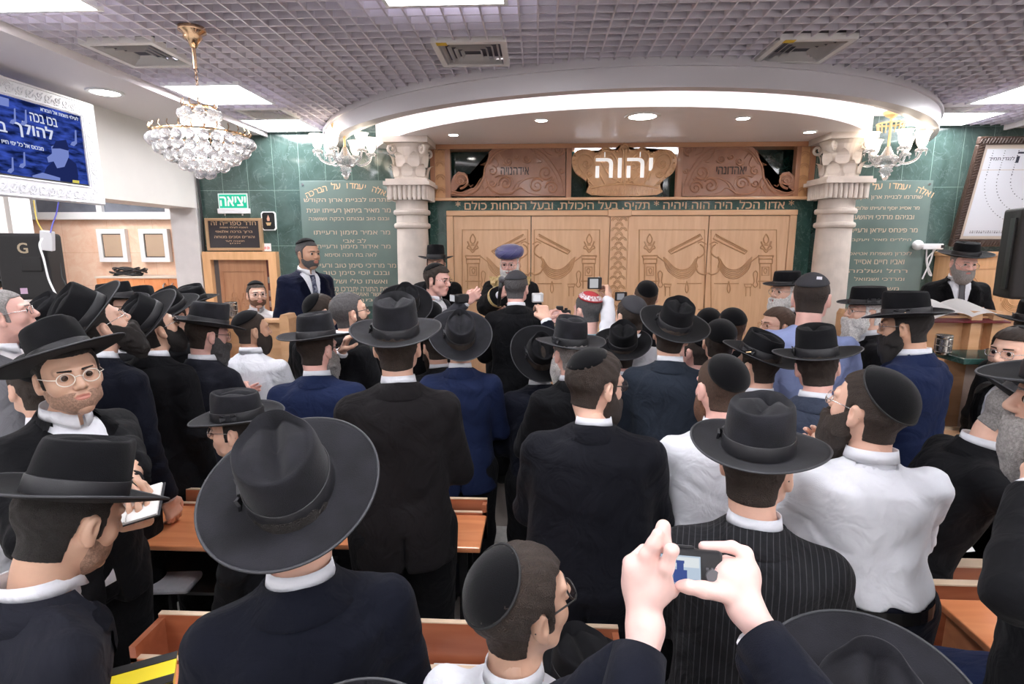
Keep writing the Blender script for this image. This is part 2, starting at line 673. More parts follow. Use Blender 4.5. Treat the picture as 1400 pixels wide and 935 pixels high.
# round downlight in the left soffit
t = thing('downlight', 'round white downlight in the plaster soffit above the television', 'downlight', (-3.36, 4.37, CEIL - .03))
obj('rim', lathe([(.10, -.012), (.125, -.012), (.13, 0), (.10, 0)], 40, caps=False), M_alu, t)
obj('lens', lathe([(.10, -.008), (.10, .0)], 40), emis('soft_downlight', (1.0, 0.98, 0.92), 9.0), t)

# ------------------------------------------------------------------ canopy over the ark
def arc_band(name, R0, R1, z0, z1, m, n=96, parent=None):
    """annular sector of rectangular section clipped by the back wall"""
    bm = bmesh.new()
    secs = []
    for i in range(n + 1):
        row = []
        for R in (R0, R1):
            am = math.acos(min(1, (CY - YB) / R)) if R > CY - YB else 0
            a = -am + 2 * am * i / n
            row.append((CX + R * math.sin(a), CY - R * math.cos(a)))
        (xa, ya), (xb, yb) = row
        secs.append([bm.verts.new(v) for v in ((xa, ya, z0), (xb, yb, z0), (xb, yb, z1), (xa, ya, z1))])
    for i in range(n):
        for k in range(4):
            bm.faces.new((secs[i][k], secs[i][(k + 1) % 4], secs[i + 1][(k + 1) % 4], secs[i + 1][k]))
    bm.faces.new(secs[0]); bm.faces.new(list(reversed(secs[-1])))
    return obj(name, bm, m, parent)

def arc_slab(name, R, z0, z1, m, n=96, parent=None):
    bm = bmesh.new()
    am = math.acos((CY - YB) / R)
    lo, hi = [], []
    for i in range(n + 1):
        a = -am + 2 * am * i / n
        x, y = CX + R * math.sin(a), CY - R * math.cos(a)
        lo.append(bm.verts.new((x, y, z0))); hi.append(bm.verts.new((x, y, z1)))
    bm.faces.new(lo); bm.faces.new(list(reversed(hi)))
    for i in range(n):
        bm.faces.new((lo[i], hi[i], hi[i + 1], lo[i + 1]))
    bm.faces.new((lo[-1], hi[-1], hi[0], lo[0]))
    return obj(name, bm, m, parent)

can = thing('canopy', 'large round white plaster canopy with a lit cove over the wooden ark', 'canopy', (0, 0, 0))
arc_slab('drum', RIN, SOF, CEIL + .1, M_canopy, parent=can)
r_ = arc_band('outer_ring', ROUT - .09, ROUT, SOF, CEIL + .05, M_ring, parent=can)
arc_slab('top_slab', ROUT - .09, CEIL + .1, CEIL + .14, M_canopy, parent=can)
arc_band('ledge', ROUT - .17, ROUT - .09, SOF + .02, SOF + .05, M_canopy, parent=can)
arc_band('led_strip', ROUT - .16, ROUT - .10, SOF + .052, SOF + .06, M_led, parent=can)
arc_band('moulding', ROUT, ROUT + .02, SOF + .13, SOF + .15, M_ring, parent=can)
sl = ['round downlight at the far left of the canopy underside', 'second downlight from the left under the canopy',
      'large round downlight in the middle of the canopy underside', 'second downlight from the right under the canopy',
      'round downlight at the far right of the canopy underside']
for i, (x, y, r) in enumerate(((-.80, 5.37, .045), (.02, 4.80, .048), (.83, 4.70, .11), (1.66, 4.80, .052), (2.47, 5.39, .05))):
    t = thing('downlight', sl[i], 'downlight', (x, y, SOF), 0, 'downlights under the canopy')
    obj('rim', lathe([(r, -.008), (r * 1.25, -.008), (r * 1.32, 0), (r, 0)], 32, caps=False), M_alu, t)
    obj('lens', lathe([(r, -.005), (r, .0)], 32), M_spot if i != 2 else emis('big_downlight_glow', (1.0, .96, .9), 12.0), t)

# ------------------------------------------------------------------ stone columns
def column(x, y, label):
    t = thing('stone_column', label, 'column', (x, y, PLAT))
    K = .30 - PLAT
    z0 = 0.0
    top = SOF - PLAT
    r = 0.15
    bm = bmesh.new()
    bmlathe(bm, [(.24, z0), (.24, .10), (.20, .14), (.21, .18), (.175, .24)], 40)
    B(bm, -.26, .26, -.26, .26, 0, .06)
    obj('base', bm, M_stone, t)
    zc = 2.31 - .02
    prof = [(.168, .24)]
    prof += [(r_, z_ + K) for r_, z_ in [(.165, 1.30), (.160, 1.75), (.155, 1.96), (.178, 1.97), (.183, 1.99), (.178, 2.01), (.158, 2.02), (.156, 2.09),
             (.180, 2.10), (.185, 2.12), (.180, 2.14), (.160, 2.15), (.158, 2.235)]]
    obj('shaft', lathe(prof, 48), M_stone, t, smooth=False)
    # square fluted block
    bm = bmesh.new()
    n = 8
    zb0, zb1 = 2.235 + K, 2.37 + K
    B(bm, -.18, .18, -.18, .18, zb0 + .02, zb1)
    for s in range(4):
        rm = Matrix.Rotation(s * PI / 2, 4, 'Z')
        for k in range(n):
            u = -.185 + (k + .5) * .37 / n
            r0 = bmesh.ops.create_cone(bm, segments=10, radius1=.019, radius2=.019, depth=zb1 - zb0 - .0, cap_ends=True)
            for v in r0['verts']:
                v.co = rm @ Vector((v.co.x + u, v.co.y - .185, v.co.z + (zb0 + zb1) / 2))
    B(bm, -.225, .225, -.225, .225, zb1, zb1 + .035)
    B(bm, -.205, .205, -.205, .205, zb1 + .035, zb1 + .06)
    obj('fluted_block', bm, M_stone, t)
    # leafy capital
    z1 = zb1 + .06
    bm = bmesh.new()
    bmlathe(bm, [(.17, z1), (.16, z1 + .03), (.145, z1 + .08), (.145, z1 + .22), (.17, z1 + .30), (.20, z1 + .34)], 32)
    for ring, (zr, rr, hh, nn) in enumerate(((z1 + .03, .155, .13, 8), (z1 + .12, .155, .15, 8))):
        for k in range(nn):
            a = 2 * PI * (k + .5 * ring) / nn
            d = Vector((math.cos(a), math.sin(a), 0)); s = Vector((-math.sin(a), math.cos(a), 0))
            pr = []
            for q in range(7):
                u = q / 6
                out = rr + .012 + .06 * u**3
                zz = zr + hh * (u - .25 * max(0, u - .75) * 4 * .6)
                wd = .052 * math.sin(PI * min(1, .25 + u * .75)) + .006
                pr.append([bm.verts.new(d * out + s * wd * e + Vector((0, 0, zz))) for e in (-1, -.5, 0, .5, 1)])
            for q in range(6):
                for e in range(4):
                    bm.faces.new((pr[q][e], pr[q][e + 1], pr[q + 1][e + 1], pr[q + 1][e]))
    for k in range(4):       # corner volutes
        a = PI / 4 + k * PI / 2
        d = Vector((math.cos(a), math.sin(a), 0))
        pts = []
        for q in range(26):
            th = q / 25 * 2.6 * PI
            rr = .052 * (1 - q / 34)
            pts.append(d * (.215 + rr * math.cos(th + PI / 2 + .6)) + Vector((0, 0, z1 + .285 + rr * math.sin(th + PI / 2 + .6))))
        bmtube(bm, pts, .014, 6)
    B(bm, -.215, .215, -.215, .215, z1 + .335, top)
    obj('capital', bm, M_stone, t)
    return t

column(-1.27, 5.62, 'tall pale stone column left of the ark with leafy capital')
column(2.89, 5.62, 'tall pale stone column right of the ark with leafy capital')

# ------------------------------------------------------------------ inscribed glass plates on the marble
M_plate = mat('frosted_glass_plate', (0.125, 0.175, 0.160), 0.14, spec=0.7, var=0.15, vscale=1.5)
def plate(x0, x1, z0, z1, lines, label):
    t = thing('memorial_sign', label, 'memorial plate', ((x0 + x1) / 2, YB - .012, z0))
    w = (x1 - x0) / 2
    obj('glass_sheet', box(-w, w, -.006, .006, 0, z1 - z0, bev=.002), M_plate, t)
    # four steel fixings
    bm = bmesh.new()
    for sx in (-1, 1):
        for zz in (.04, z1 - z0 - .04):
            r0 = bmesh.ops.create_cone(bm, segments=16, radius1=.012, radius2=.010, depth=.01, cap_ends=True)
            for v in r0['verts']:
                v.co = Vector((v.co.x + sx * (w - .04), v.co.z - .010, v.co.y + zz))
    obj('fixing', bm, mat('steel', (.6, .6, .6), .25, metal=1.0), t)
    # arched heading
    head = heb('ואלה יעמדו על הברכה')
    n = len(head)
    for k, ch in enumerate(head):
        if ch == ' ':
            continue
        R = 1.05
        a = (k - (n - 1) / 2) * .0505 / R
        X = R * math.sin(a)
        Z = z1 - z0 - .055 - R * (1 - math.cos(a))
        hh = {'י': .034, 'ל': .074}.get(ch, .056)
        Z += {'י': .011, 'ל': .009}.get(ch, 0)
        text_mesh('heading_letter', ch, height=hh, m=M_goldtxt, parent=t, loc=(X, -.0065, Z), rot=(PI / 2, a, 0), thick=.002, bold=.012)
    for (s, zz, ww, hh, cxo) in lines:
        text_mesh('inscription', heb(s), width=ww * w * 2, height=hh, m=M_goldtxt2, parent=t, loc=(cxo * w, -.0065, zz - z0), thick=.0015, bold=.008)
    return t

# left plate: pixel band 405..548, top at y=245
L0, L1 = atY(413, 300, YB).x, atY(543, 300, YB).x
zt = atY(470, 247, YB).z
def zl(py, px=470):
    return atY(px, py, YB).z
Lz0 = zl(418)
lines_left = [('שתרמו לבניית ארון הקודש', zl(274), .92, .060, 0), ('מר מאיר ביתאן רעייתו יונית', zl(289), .88, .060, 0),
              ('ובנם טוב ובנותם רבקה ושושנה', zl(300), .84, .045, 0), ('מר אמיר מימון ורעייתו', zl(319), .80, .058, .05),
              ('לב אבי', zl(329), .24, .045, .1), ('מר אידור מימון ורעייתו', zl(338), .80, .055, .05),
              ('לאה בת חנה וסימא', zl(348), .55, .045, 0), ('מר מרדכי סימן טוב ורעייתו', zl(364), .9, .06, .05),
              ('ובנם יוסי סימן טוב', zl(374), .7, .058, .1), ('ואשתו טלי ושלום', zl(384), .65, .055, .1),
              ('בזכות התורה יתברכו נשמתם', zl(395), .8, .05, .1), ('עושר ואושר ובריאות', zl(402), .6, .042, .1),
              ('אמן סלה', zl(410), .5, .045, .1)]
plate(L0, L1, Lz0, zt, lines_left, 'left glass memorial plate with gold Hebrew lines behind the suited man')
def zr_(py):
    return atY(1205, py, YB).z
R0, R1 = atY(1152, 300, YB).x, atY(1268, 300, YB).x
lines_right = [('שתרמו לבניית ארון הקודש', zr_(270), .84, .055, -.05), ('מר אסייג יוסף ורעייתו שלומית', zr_(285), .80, .05, -.05),
               ('ובניהם מרדכי ויהושע', zr_(297), .7, .042, -.05), ('מר פינחס עידאן ורעייתו', zr_(316), .82, .058, -.05),
               ('הילדים מאיר ויעקב', zr_(328), .7, .04, -.05), ('לזכרון משפחת אטיאס', zr_(347), .75, .05, -.05),
               ('ואביו חיים אסייד', zr_(358), .6, .05, -.05), ('רחל ושלמה', zr_(370), .7, .042, -.05), ('ומרדכי ושמואל', zr_(381), .6, .04, 0),
               ('משפחת לוי', zr_(394), .5, .04, 0)]
plate(R0, R1, zr_(430), atY(1205, 247, YB).z, lines_right, 'right glass memorial plate with gold Hebrew lines beside the column')
# ================================================================== the ark
M_oak = wood('light_oak', (0.68, 0.41, 0.235), (0.78, 0.51, 0.31), 0.30, scale=(10, 10, 1.2))
M_oakh = wood('light_oak_rail', (0.66, 0.39, 0.22), (0.76, 0.49, 0.29), 0.28, scale=(1.2, 10, 10))
M_carv = wood('carved_wood', (0.26, 0.115, 0.065), (0.36, 0.17, 0.10), 0.38, scale=(4, 4, 4))
M_post = wood('post_wood', (0.33, 0.15, 0.08), (0.43, 0.21, 0.12), 0.35, scale=(10, 10, 1))
M_crown = wood('crown_wood', (0.52, 0.28, 0.13), (0.66, 0.38, 0.19), 0.36, scale=(5, 5, 5))
M_groove = wood('oak_carving', (.44, .23, .105), (.56, .31, .15), .4, scale=(6, 6, 2))
AY = 5.90
ark = thing('torah_ark', 'broad light wood ark cabinet with carved doors under the canopy', 'ark', (0, 0, 0))
def A(px, py, Y=AY):
    v = atY(px, py, Y)
    return v.x, v.z
ax0, az1 = A(587, 271)
ax1, _ = A(1113, 268)
zs = 2.585         # shelf height above the text band
zbt = 2.44         # bottom of the text band
# marble surround
bm = box(ax0, ax1, AY, YB - .002, PLAT, zs - .03)
obj('marble_surround', bm, M_green_plain, ark)
# dark recess strips next to the columns
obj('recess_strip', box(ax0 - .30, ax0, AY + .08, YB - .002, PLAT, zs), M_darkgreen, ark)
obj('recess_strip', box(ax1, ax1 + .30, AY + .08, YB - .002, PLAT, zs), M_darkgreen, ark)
# text band lettering
txt = '* אדון הכל, היה הוה ויהיה * תקיף, בעל היכולת, ובעל הכוחות כולם *'
xt0, zc = A(623, 283); xt1, _ = A(1085, 282)
bandtxt = text_mesh('band_inscription', heb(txt), width=xt1 - xt0, height=.115, m=M_goldtxt, parent=ark, loc=((xt0 + xt1) / 2, AY - .0005, (zs + zbt) / 2 - .015), thick=.003, bold=.012)
# shelf and top beam
obj('shelf', box(ax0 - .02, ax1 + .02, AY - .06, YB - .002, zs - .03, zs, bev=.006), M_oakh, ark)
ztop = SOF - .001
bm = box(ax0 - .02, ax1 + .02, AY - .03, YB - .002, ztop - .045, ztop)
obj('top_beam', bm, mat('top_beam_wood', (0.50, 0.25, 0.13), 0.35), ark)
# door frame
fx0, _ = A(611, 294); fx1, _ = A(1088, 294)
fz = 2.40
bm = bmesh.new()
B(bm, fx0, fx1, AY - .05, AY - .001, fz, fz + .055, bev=.008)
obj('door_head', bm, M_oakh, ark)
for a_ in (fx0, fx1 - .07):
    obj('door_jamb', box(a_, a_ + .07, AY - .04, AY - .001, PLAT, fz, bev=.006), M_oak, ark)
# central pilaster with fish-scale carving
cx0, _ = A(834, 300); cx1, _ = A(858, 300)
pil = obj('pilaster', box(cx0, cx1, AY - .05, AY - .001, PLAT, fz), M_oak, ark)
obj('pilaster_cap', box(cx0 - .03, cx1 + .03, AY - .075, AY - .002, fz - .01, fz + .06, bev=.006), M_oakh, ark)

def scales(x0, x1, z0, z1, y, nx, m, parent):
    bm = bmesh.new()
    w = (x1 - x0) / nx
    rows = int((z1 - z0) / (w * .62))
    for j in range(rows):
        zz = z0 + w * .5 + j * w * .62
        off = (j % 2) * .5
        for i in range(nx + (j % 2 == 0) * 0 - (j % 2)):
            xc = x0 + (i + .5 + off) * w
            pts = [(xc + w * .48 * math.cos(a), y - .004, zz + w * .48 * math.sin(a)) for a in [PI * k / 8 for k in range(9)]]
            bmtube(bm, pts, w * .055, 5)
            pts = [(xc + w * .30 * math.cos(a), y - .002, zz + w * .30 * math.sin(a)) for a in [PI * k / 6 for k in range(7)]]
            bmtube(bm, pts, w * .04, 4)
    return obj('scale_carving', bm, M_groove, parent)
scales(cx0 + .01, cx1 - .01, PLAT, fz - .02, AY - .05, 2, M_oak, pil)

# doors
mid1, _ = A(726, 330); mid2, _ = A(966.5, 330)
dx = [(fx0 + .07, mid1), (mid1, cx0), (cx1, mid2), (mid2, fx1 - .07)]
def relief(bm, pts, Y, r):
    bmtube(bm, [(x, Y - .001, z) for x, z in pts], r * 1.35, 6)
S = 1.0 / 3.889
def door_carving(axis_px, sgn, door_obj, dy):
    """relief lines measured from the third door; axis_px is the meeting line of the pair"""
    bm = bmesh.new()
    def Q(x, y):     # zoomed drawing coordinates, 1113 = meeting line
        px = axis_px + sgn * (1113 - x) * S * -1
        X, Z = A(px, 240 + y * S)
        return X, Z
    Y = dy
    def ln(pts, r=.0055, sm=True):
        P = [Q(*p) for p in pts]
        if sm and len(P) > 2:
            P = [(v.x, v.y) for v in catmull([(a, b, 0) for a, b in P], 6)]
        relief(bm, P, Y, r)
    # diagonal board
    ln([(905, 400), (1072, 312), (1086, 335), (918, 416), (905, 400)], .006, False)
    ln([(915, 404), (1070, 322)], .004, False)
    # lamp
    ln([(805, 310), (818, 335), (812, 358), (798, 358), (792, 335), (805, 310)], .005)
    ln([(778, 350), (790, 375), (805, 395), (820, 375), (832, 350)], .006)
    ln([(782, 372), (776, 385), (790, 392), (805, 408), (820, 392), (834, 385), (828, 372)], .005)
    ln([(796, 368), (814, 368)], .006, False)
    # capital and pier
    ln([(766, 425), (848, 425), (842, 442), (772, 442), (766, 425)], .006, False)
    ln([(772, 442), (772, 466), (842, 466), (842, 442)], .006, False)
    ln([(778, 466), (778, 600)], .005, False); ln([(838, 466), (838, 600)], .005, False)
    ln([(790, 485), (826, 485), (826, 530), (790, 530), (790, 485)], .004, False)
    ln([(800, 500), (810, 492), (818, 505), (808, 520), (800, 500)], .004)
    ln([(766, 560), (848, 560)], .005, False)
    # swag
    for k in range(6):
        ln([(880 + 4 * k, 432 + 4 * k), (900 + 8 * k, 500 - 2 * k), (960 + 4 * k, 545 - 9 * k), (1020, 535 - 10 * k), (1060 - 2 * k, 480 - 8 * k)], .0045)
    ln([(848, 430), (890, 462), (915, 500)], .005)
    # volute near the meeting line
    ln([(1060, 430), (1048, 470), (1060, 510), (1090, 525), (1110, 515)], .007)
    ln([(1072, 365), (1090, 380), (1095, 410), (1075, 430), (1055, 440)], .006)
    ln([(1060, 360), (1080, 352), (1105, 365)], .005)
    # little pier, flask and tassels below
    ln([(860, 505), (850, 520), (855, 560), (850, 580), (862, 592), (874, 580), (868, 560), (872, 520), (860, 505)], .0045)
    ln([(880, 575), (920, 575), (915, 590), (885, 590), (880, 575)], .0045, False)
    ln([(888, 592), (888, 640)], .004, False); ln([(912, 592), (912, 640)], .004, False)
    ln([(1002, 560), (994, 600), (1002, 622), (1010, 600), (1002, 560)], .0045)
    ln([(950, 572), (1080, 572)], .0045, False)
    # inset frame of the panel
    ln([(750, 900), (750, 288), (1096, 288), (1096, 900)], .004, False)
    ln([(1060, 710), (1096, 710)], .005, False)
    return obj('door_carving', bm, M_groove, door_obj)
for i, (x0, x1) in enumerate(dx):
    d = obj('ark_door', box(x0 + .004, x1 - .004, AY - .03, AY - .002, PLAT + .02, fz - .004, bev=.004), M_oak, ark)
    ax_, sg = ((726, 1), (726, -1), (966.5, 1), (966.5, -1))[i]
    door_carving(ax_, sg, d, AY - .031)

# upper screen: posts, scale strips, carved panels, crown
zu0, zu1 = zs, ztop - .045
def post(pxa, pxb, m=M_post, y0=AY - .02, y1=AY + .06, nm='post'):
    a, _ = A(pxa, 240); b, _ = A(pxb, 240)
    return obj(nm, box(a, b, y0, y1, zu0, zu1), m, ark), a, b
for a, b in ((589, 595), (609, 616), (774, 781), (925, 932), (1086, 1092), (1105, 1112)):
    post(a, b)
for a, b in ((595, 609), (1092, 1105)):
    p_, xa, xb = post(a, b, M_crown, AY, AY + .05, 'scale_strip')
    scales(xa, xb, zu0, zu1, AY, 1, M_crown, p_)

def carved_panel(Q, yy):
    """Q maps drawing coordinates (left panel zoom) to X,Z"""
    outl = [(355, 412), (357, 330), (372, 285), (405, 255), (445, 262), (470, 290), (478, 335), (500, 362), (530, 345), (556, 300),
            (550, 215), (585, 205), (590, 170), (606, 125), (640, 98), (700, 84), (900, 76), (1088, 78), (1088, 412)]
    bm = bmesh.new()
    P = [Q(*p) for p in outl]
    prism(bm, P, yy, yy + .03)
    plate_ = obj('carved_panel', bm, M_carv, ark)
    bm = bmesh.new()
    def ln(pts, r=.009, sm=True):
        R = [Q(*p) for p in pts]
        if sm:
            R = [(v.x, v.y) for v in catmull([(a, b, 0) for a, b in R], 5)]
        n = len(R)
        bmtube(bm, [(x, yy - .002, z) for x, z in R], r, 6, radii=[r * (.5 + .5 * math.sin(PI * min(1, (k + 3) / (n * .6)))) for k in range(n)])
    def sp(cx, cy, r, a0, turns, sg, rr=.010):
        pts = spiral(cx, cy, r, r * .12, a0, turns, 30, sg)
        R = [Q(*p) for p in pts]
        bmtube(bm, [(x, yy - .003, z) for x, z in R], rr, 6, radii=[rr * (1.05 - .6 * k / 30) for k in range(31)])
    # border vines
    ln([(357, 400), (370, 395), (450, 408), (520, 375), (565, 300), (580, 220), (640, 130), (740, 92), (860, 96), (960, 150), (1030, 240), (1070, 330), (1078, 395)], .012)
    ln([(366, 380), (440, 392), (505, 360), (548, 300)], .009)
    ln([(600, 210), (650, 140), (740, 108), (850, 112), (940, 165), (1010, 250), (1050, 340)], .007)
    sp(418, 312, 52, PI * .5, 1.6, -1, .014)
    sp(425, 315, 26, 0, 1.2, 1, .009)
    sp(705, 330, 46, PI * .9, 1.7, 1, .012); sp(905, 345, 48, -PI * .2, 1.7, -1, .012)
    sp(1000, 360, 44, PI, 1.7, 1, .012); sp(962, 262, 46, PI * .2, 1.7, 1, .012)
    sp(1045, 118, 36, PI * .5, 1.6, -1, .011); sp(622, 250, 30, PI * 1.5, 1.4, 1, .010)
    sp(840, 175, 28, PI * .1, 1.5, 1, .009); sp(722, 190, 28, PI * .9, 1.5, -1, .009); sp(775, 160, 22, 0, 1.4, 1, .008)
    sp(620, 330, 26, 0, 1.4, 1, .009)
    sp(1060, 250, 20, 0, 1.3, 1, .008); sp(1000, 300, 14, 0, 1.2, 1, .007)
    ln([(580, 300), (610, 370), (680, 400), (760, 385), (800, 330), (850, 300), (920, 295)], .011)
    ln([(740, 400), (800, 360), (850, 390), (930, 405), (1000, 404)], .009)
    ln([(750, 370), (790, 320), (870, 295)], .007)
    ln([(640, 290), (680, 280), (740, 290), (755, 340)], .009)
    ln([(640, 160), (660, 210), (640, 230)], .009); ln([(665, 140), (690, 175)], .009)
    ln([(880, 110), (900, 160), (940, 190), (910, 200)], .009)
    ln([(940, 90), (960, 130), (1000, 150)], .010); ln([(980, 88), (1000, 120)], .009)
    ln([(560, 340), (570, 370), (555, 398)], .010); ln([(590, 350), (575, 375), (590, 400)], .009)
    # leaf tips along the outer edge
    ln([(600, 140), (622, 110), (612, 150)], .010, False); ln([(575, 200), (548, 214), (580, 214)], .010, False)
    ln([(470, 335), (482, 352), (500, 340)], .010, False)
    obj('scroll_relief', bm, wood('scroll_wood', (.34, .16, .095), (.46, .235, .145), .35, scale=(5, 5, 5)), plate_)
    return plate_
k = 1 / 4.667
QL = lambda x, y: A(540 + x * k, 180 + y * k)
pl = carved_panel(QL, AY - .01)
a, b = A(540 + 765 * k, 180 + 252 * k)
text_mesh('panel_lettering', heb('אידהנויה'), width=.29, height=.075, m=mat('burnt_letters', (.03, .015, .01), .6), parent=pl, loc=(a, AY - .0105, b), thick=.003, bold=.014)
QR = lambda x, y: A(932 + (1088 - x) * k * 1.0, 180 + y * k)
pr = carved_panel(QR, AY - .01)
a, b = A(830 + 790 * k, 180 + 248 * k)
text_mesh('panel_lettering', heb('יאהדונהי'), width=.30, height=.075, m=MATS['burnt_letters'], parent=pr, loc=(a, AY - .0105, b), thick=.003, bold=.014)

# crown
kc = 1 / 2.917
QC = lambda x, y: A(460 + x * kc, y * kc)
half = [(0, 570), (-14, 578), (-26, 600), (-48, 596), (-70, 590), (-92, 594), (-112, 612), (-128, 602), (-160, 597), (-190, 604), (-206, 628), (-206, 660),
        (-192, 692), (-160, 716), (-140, 738), (-130, 778)]
out = [(1146 + x, y) for x, y in half] + [(1146 - x, y) for x, y in reversed(half[1:])]
bm = bmesh.new()
P = [(v.x, v.y) for v in catmull([(*QC(x, y), 0) for x, y in out], 3)]
P += []
prism(bm, P, AY - .035, AY + .01)
crown = obj('crown', bm, M_crown, ark)
bm = bmesh.new()
edge = [(v.x, v.y) for v in catmull([(*QC(1146 + (x - 1146) * .96, 680 + (y - 680) * .94), 0) for x, y in out[1:-2]], 3)]
for i, (x, z) in enumerate(edge):
    if i % 2 == 0:
        r0 = bmesh.ops.create_icosphere(bm, subdivisions=1, radius=.012)
        for v in r0['verts']:
            v.co += Vector((x, AY - .038, z))
def cl(pts, r=.008):
    for sg in (1, -1):
        R = [QC(1146 + sg * x, y) for x, y in pts]
        R = [(v.x, v.y) for v in catmull([(a, b, 0) for a, b in R], 5)]
        bmtube(bm, [(x, AY - .040, z) for x, z in R], r, 6)
cl([(-8, 735), (-60, 700), (-95, 640), (-90, 610), (-60, 606), (-30, 640), (-10, 720)], .008)
cl([(-120, 745), (-165, 690), (-185, 650), (-170, 618), (-135, 625), (-115, 660), (-95, 720)], .008)
cl([(-75, 740), (-100, 690), (-120, 640), (-110, 615)], .008)
cl([(0, 745), (-4, 700), (-4, 620), (-10, 595)], .009)
cl([(-20, 610), (-14, 588), (0, 578)], .007)
cl([(0, 700), (-22, 715), (-40, 738)], .007); cl([(0, 715), (-12, 725), (-20, 742)], .006)
for sx, sy, rr, a0, sg in ((-150, 655, 20, 0, 1), (-60, 635, 20, PI, -1), (-140, 695, 16, 0, 1), (-60, 680, 18, 0, -1), (-35, 665, 13, 0, 1)):
    for m_ in (1, -1):
        pts = [QC(1146 + m_ * (x), y) for x, y in spiral(sx, sy, rr, 3, a0, 1.4, 20, sg)]
        bmtube(bm, [(x, AY - .037, z) for x, z in pts], .007, 5)
cl([(-132, 752), (-70, 740), (0, 736)], .010)
for i in range(15):
    x = -112 + 16 * i
    xa, za = QC(1146 + x, 750); xb, zb_ = QC(1146 + x * .99, 776)
    pts = [(xa - .016, AY - .037, zb_), (xa - .014, AY - .037, (za + zb_) / 2), (xa, AY - .037, za), (xa + .014, AY - .037, (za + zb_) / 2), (xa + .016, AY - .037, zb_)]
    bmtube(bm, pts, .005, 5)
obj('crown_relief', bm, wood('crown_relief_wood', (.60, .34, .17), (.74, .45, .24), .36, scale=(5, 5, 5)), crown)
M_wl = mat('glowing_white_letters', (0.9, 0.89, 0.88), 0.4, emit=(1, .98, .97), estr=0.16)  # faint glow added so the letters read bright white
a, b = QC(1144, 672)
text_mesh('crown_letters', heb('יהוה'), width=.57, height=.19, m=M_wl, parent=crown, loc=(a, AY - .045, b), thick=.008, bold=.018)
bm = bmesh.new()
for px_ in (1068, 1208):
    xa, za = QC(px_, 622)
    B(bm, xa - .005, xa + .005, AY - .052, AY - .044, za - .02, za + .03)
obj('letter_accent', bm, M_wl, crown)
# glowing strip imitating the soffit's reflection behind the crown, and dark marble backing
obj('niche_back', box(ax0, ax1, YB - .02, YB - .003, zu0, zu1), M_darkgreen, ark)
xa, _ = A(785, 240, YB); xb, _ = A(925, 240, YB)
obj('niche_reflection', box(xa, xb, YB - .07, YB - .03, zu1 - .03, zu1 - .001), emis('niche_reflection_glow', (.85, .88, 1.0), 5.0), ark)
# ================================================================== signed-distance modelling
class Grid:
    def __init__(s, lo, hi, h):
        s.lo = np.array(lo, float); s.h = h
        n = np.ceil((np.array(hi, float) - s.lo) / h).astype(int) + 1
        s.n = n
        s.ax = [(s.lo[i] + np.arange(n[i]) * h).astype(np.float32) for i in range(3)]
        s.X, s.Y, s.Z = np.meshgrid(*s.ax, indexing='ij', copy=False)

def smin(a, b, k):
    if k <= 0:
        return np.minimum(a, b)
    h = np.maximum(k - np.abs(a - b), 0) / k
    return np.minimum(a, b) - h * h * k * .25

def smax(a, b, k):
    return -smin(-a, -b, k)

def local(g, c, R=None):
    x, y, z = g.X - c[0], g.Y - c[1], g.Z - c[2]
    if R is None:
        return x, y, z
    # R: columns are the local axes in world space
    return (x * R[0][0] + y * R[1][0] + z * R[2][0], x * R[0][1] + y * R[1][1] + z * R[2][1], x * R[0][2] + y * R[1][2] + z * R[2][2])

def ell(g, c, r, R=None):
    x, y, z = local(g, c, R)
    k0 = np.sqrt((x / r[0])**2 + (y / r[1])**2 + (z / r[2])**2)
    k1 = np.sqrt((x / r[0]**2)**2 + (y / r[1]**2)**2 + (z / r[2]**2)**2) + 1e-9
    return k0 * (k0 - 1) / k1

def cap(g, a, b, ra, rb=None):
    if rb is None:
        rb = ra
    a = np.array(a, float); b = np.array(b, float)
    d = b - a
    L2 = float(d @ d) + 1e-12
    x, y, z = g.X - a[0], g.Y - a[1], g.Z - a[2]
    t = np.clip((x * d[0] + y * d[1] + z * d[2]) / L2, 0, 1)
    return np.sqrt((x - t * d[0])**2 + (y - t * d[1])**2 + (z - t * d[2])**2) - (ra + (rb - ra) * t)

def rbox(g, c, b, r, R=None):
    x, y, z = local(g, c, R)
    qx, qy, qz = np.abs(x) - b[0] + r, np.abs(y) - b[1] + r, np.abs(z) - b[2] + r
    return np.sqrt(np.maximum(qx, 0)**2 + np.maximum(qy, 0)**2 + np.maximum(qz, 0)**2) + np.minimum(np.maximum(qx, np.maximum(qy, qz)), 0) - r

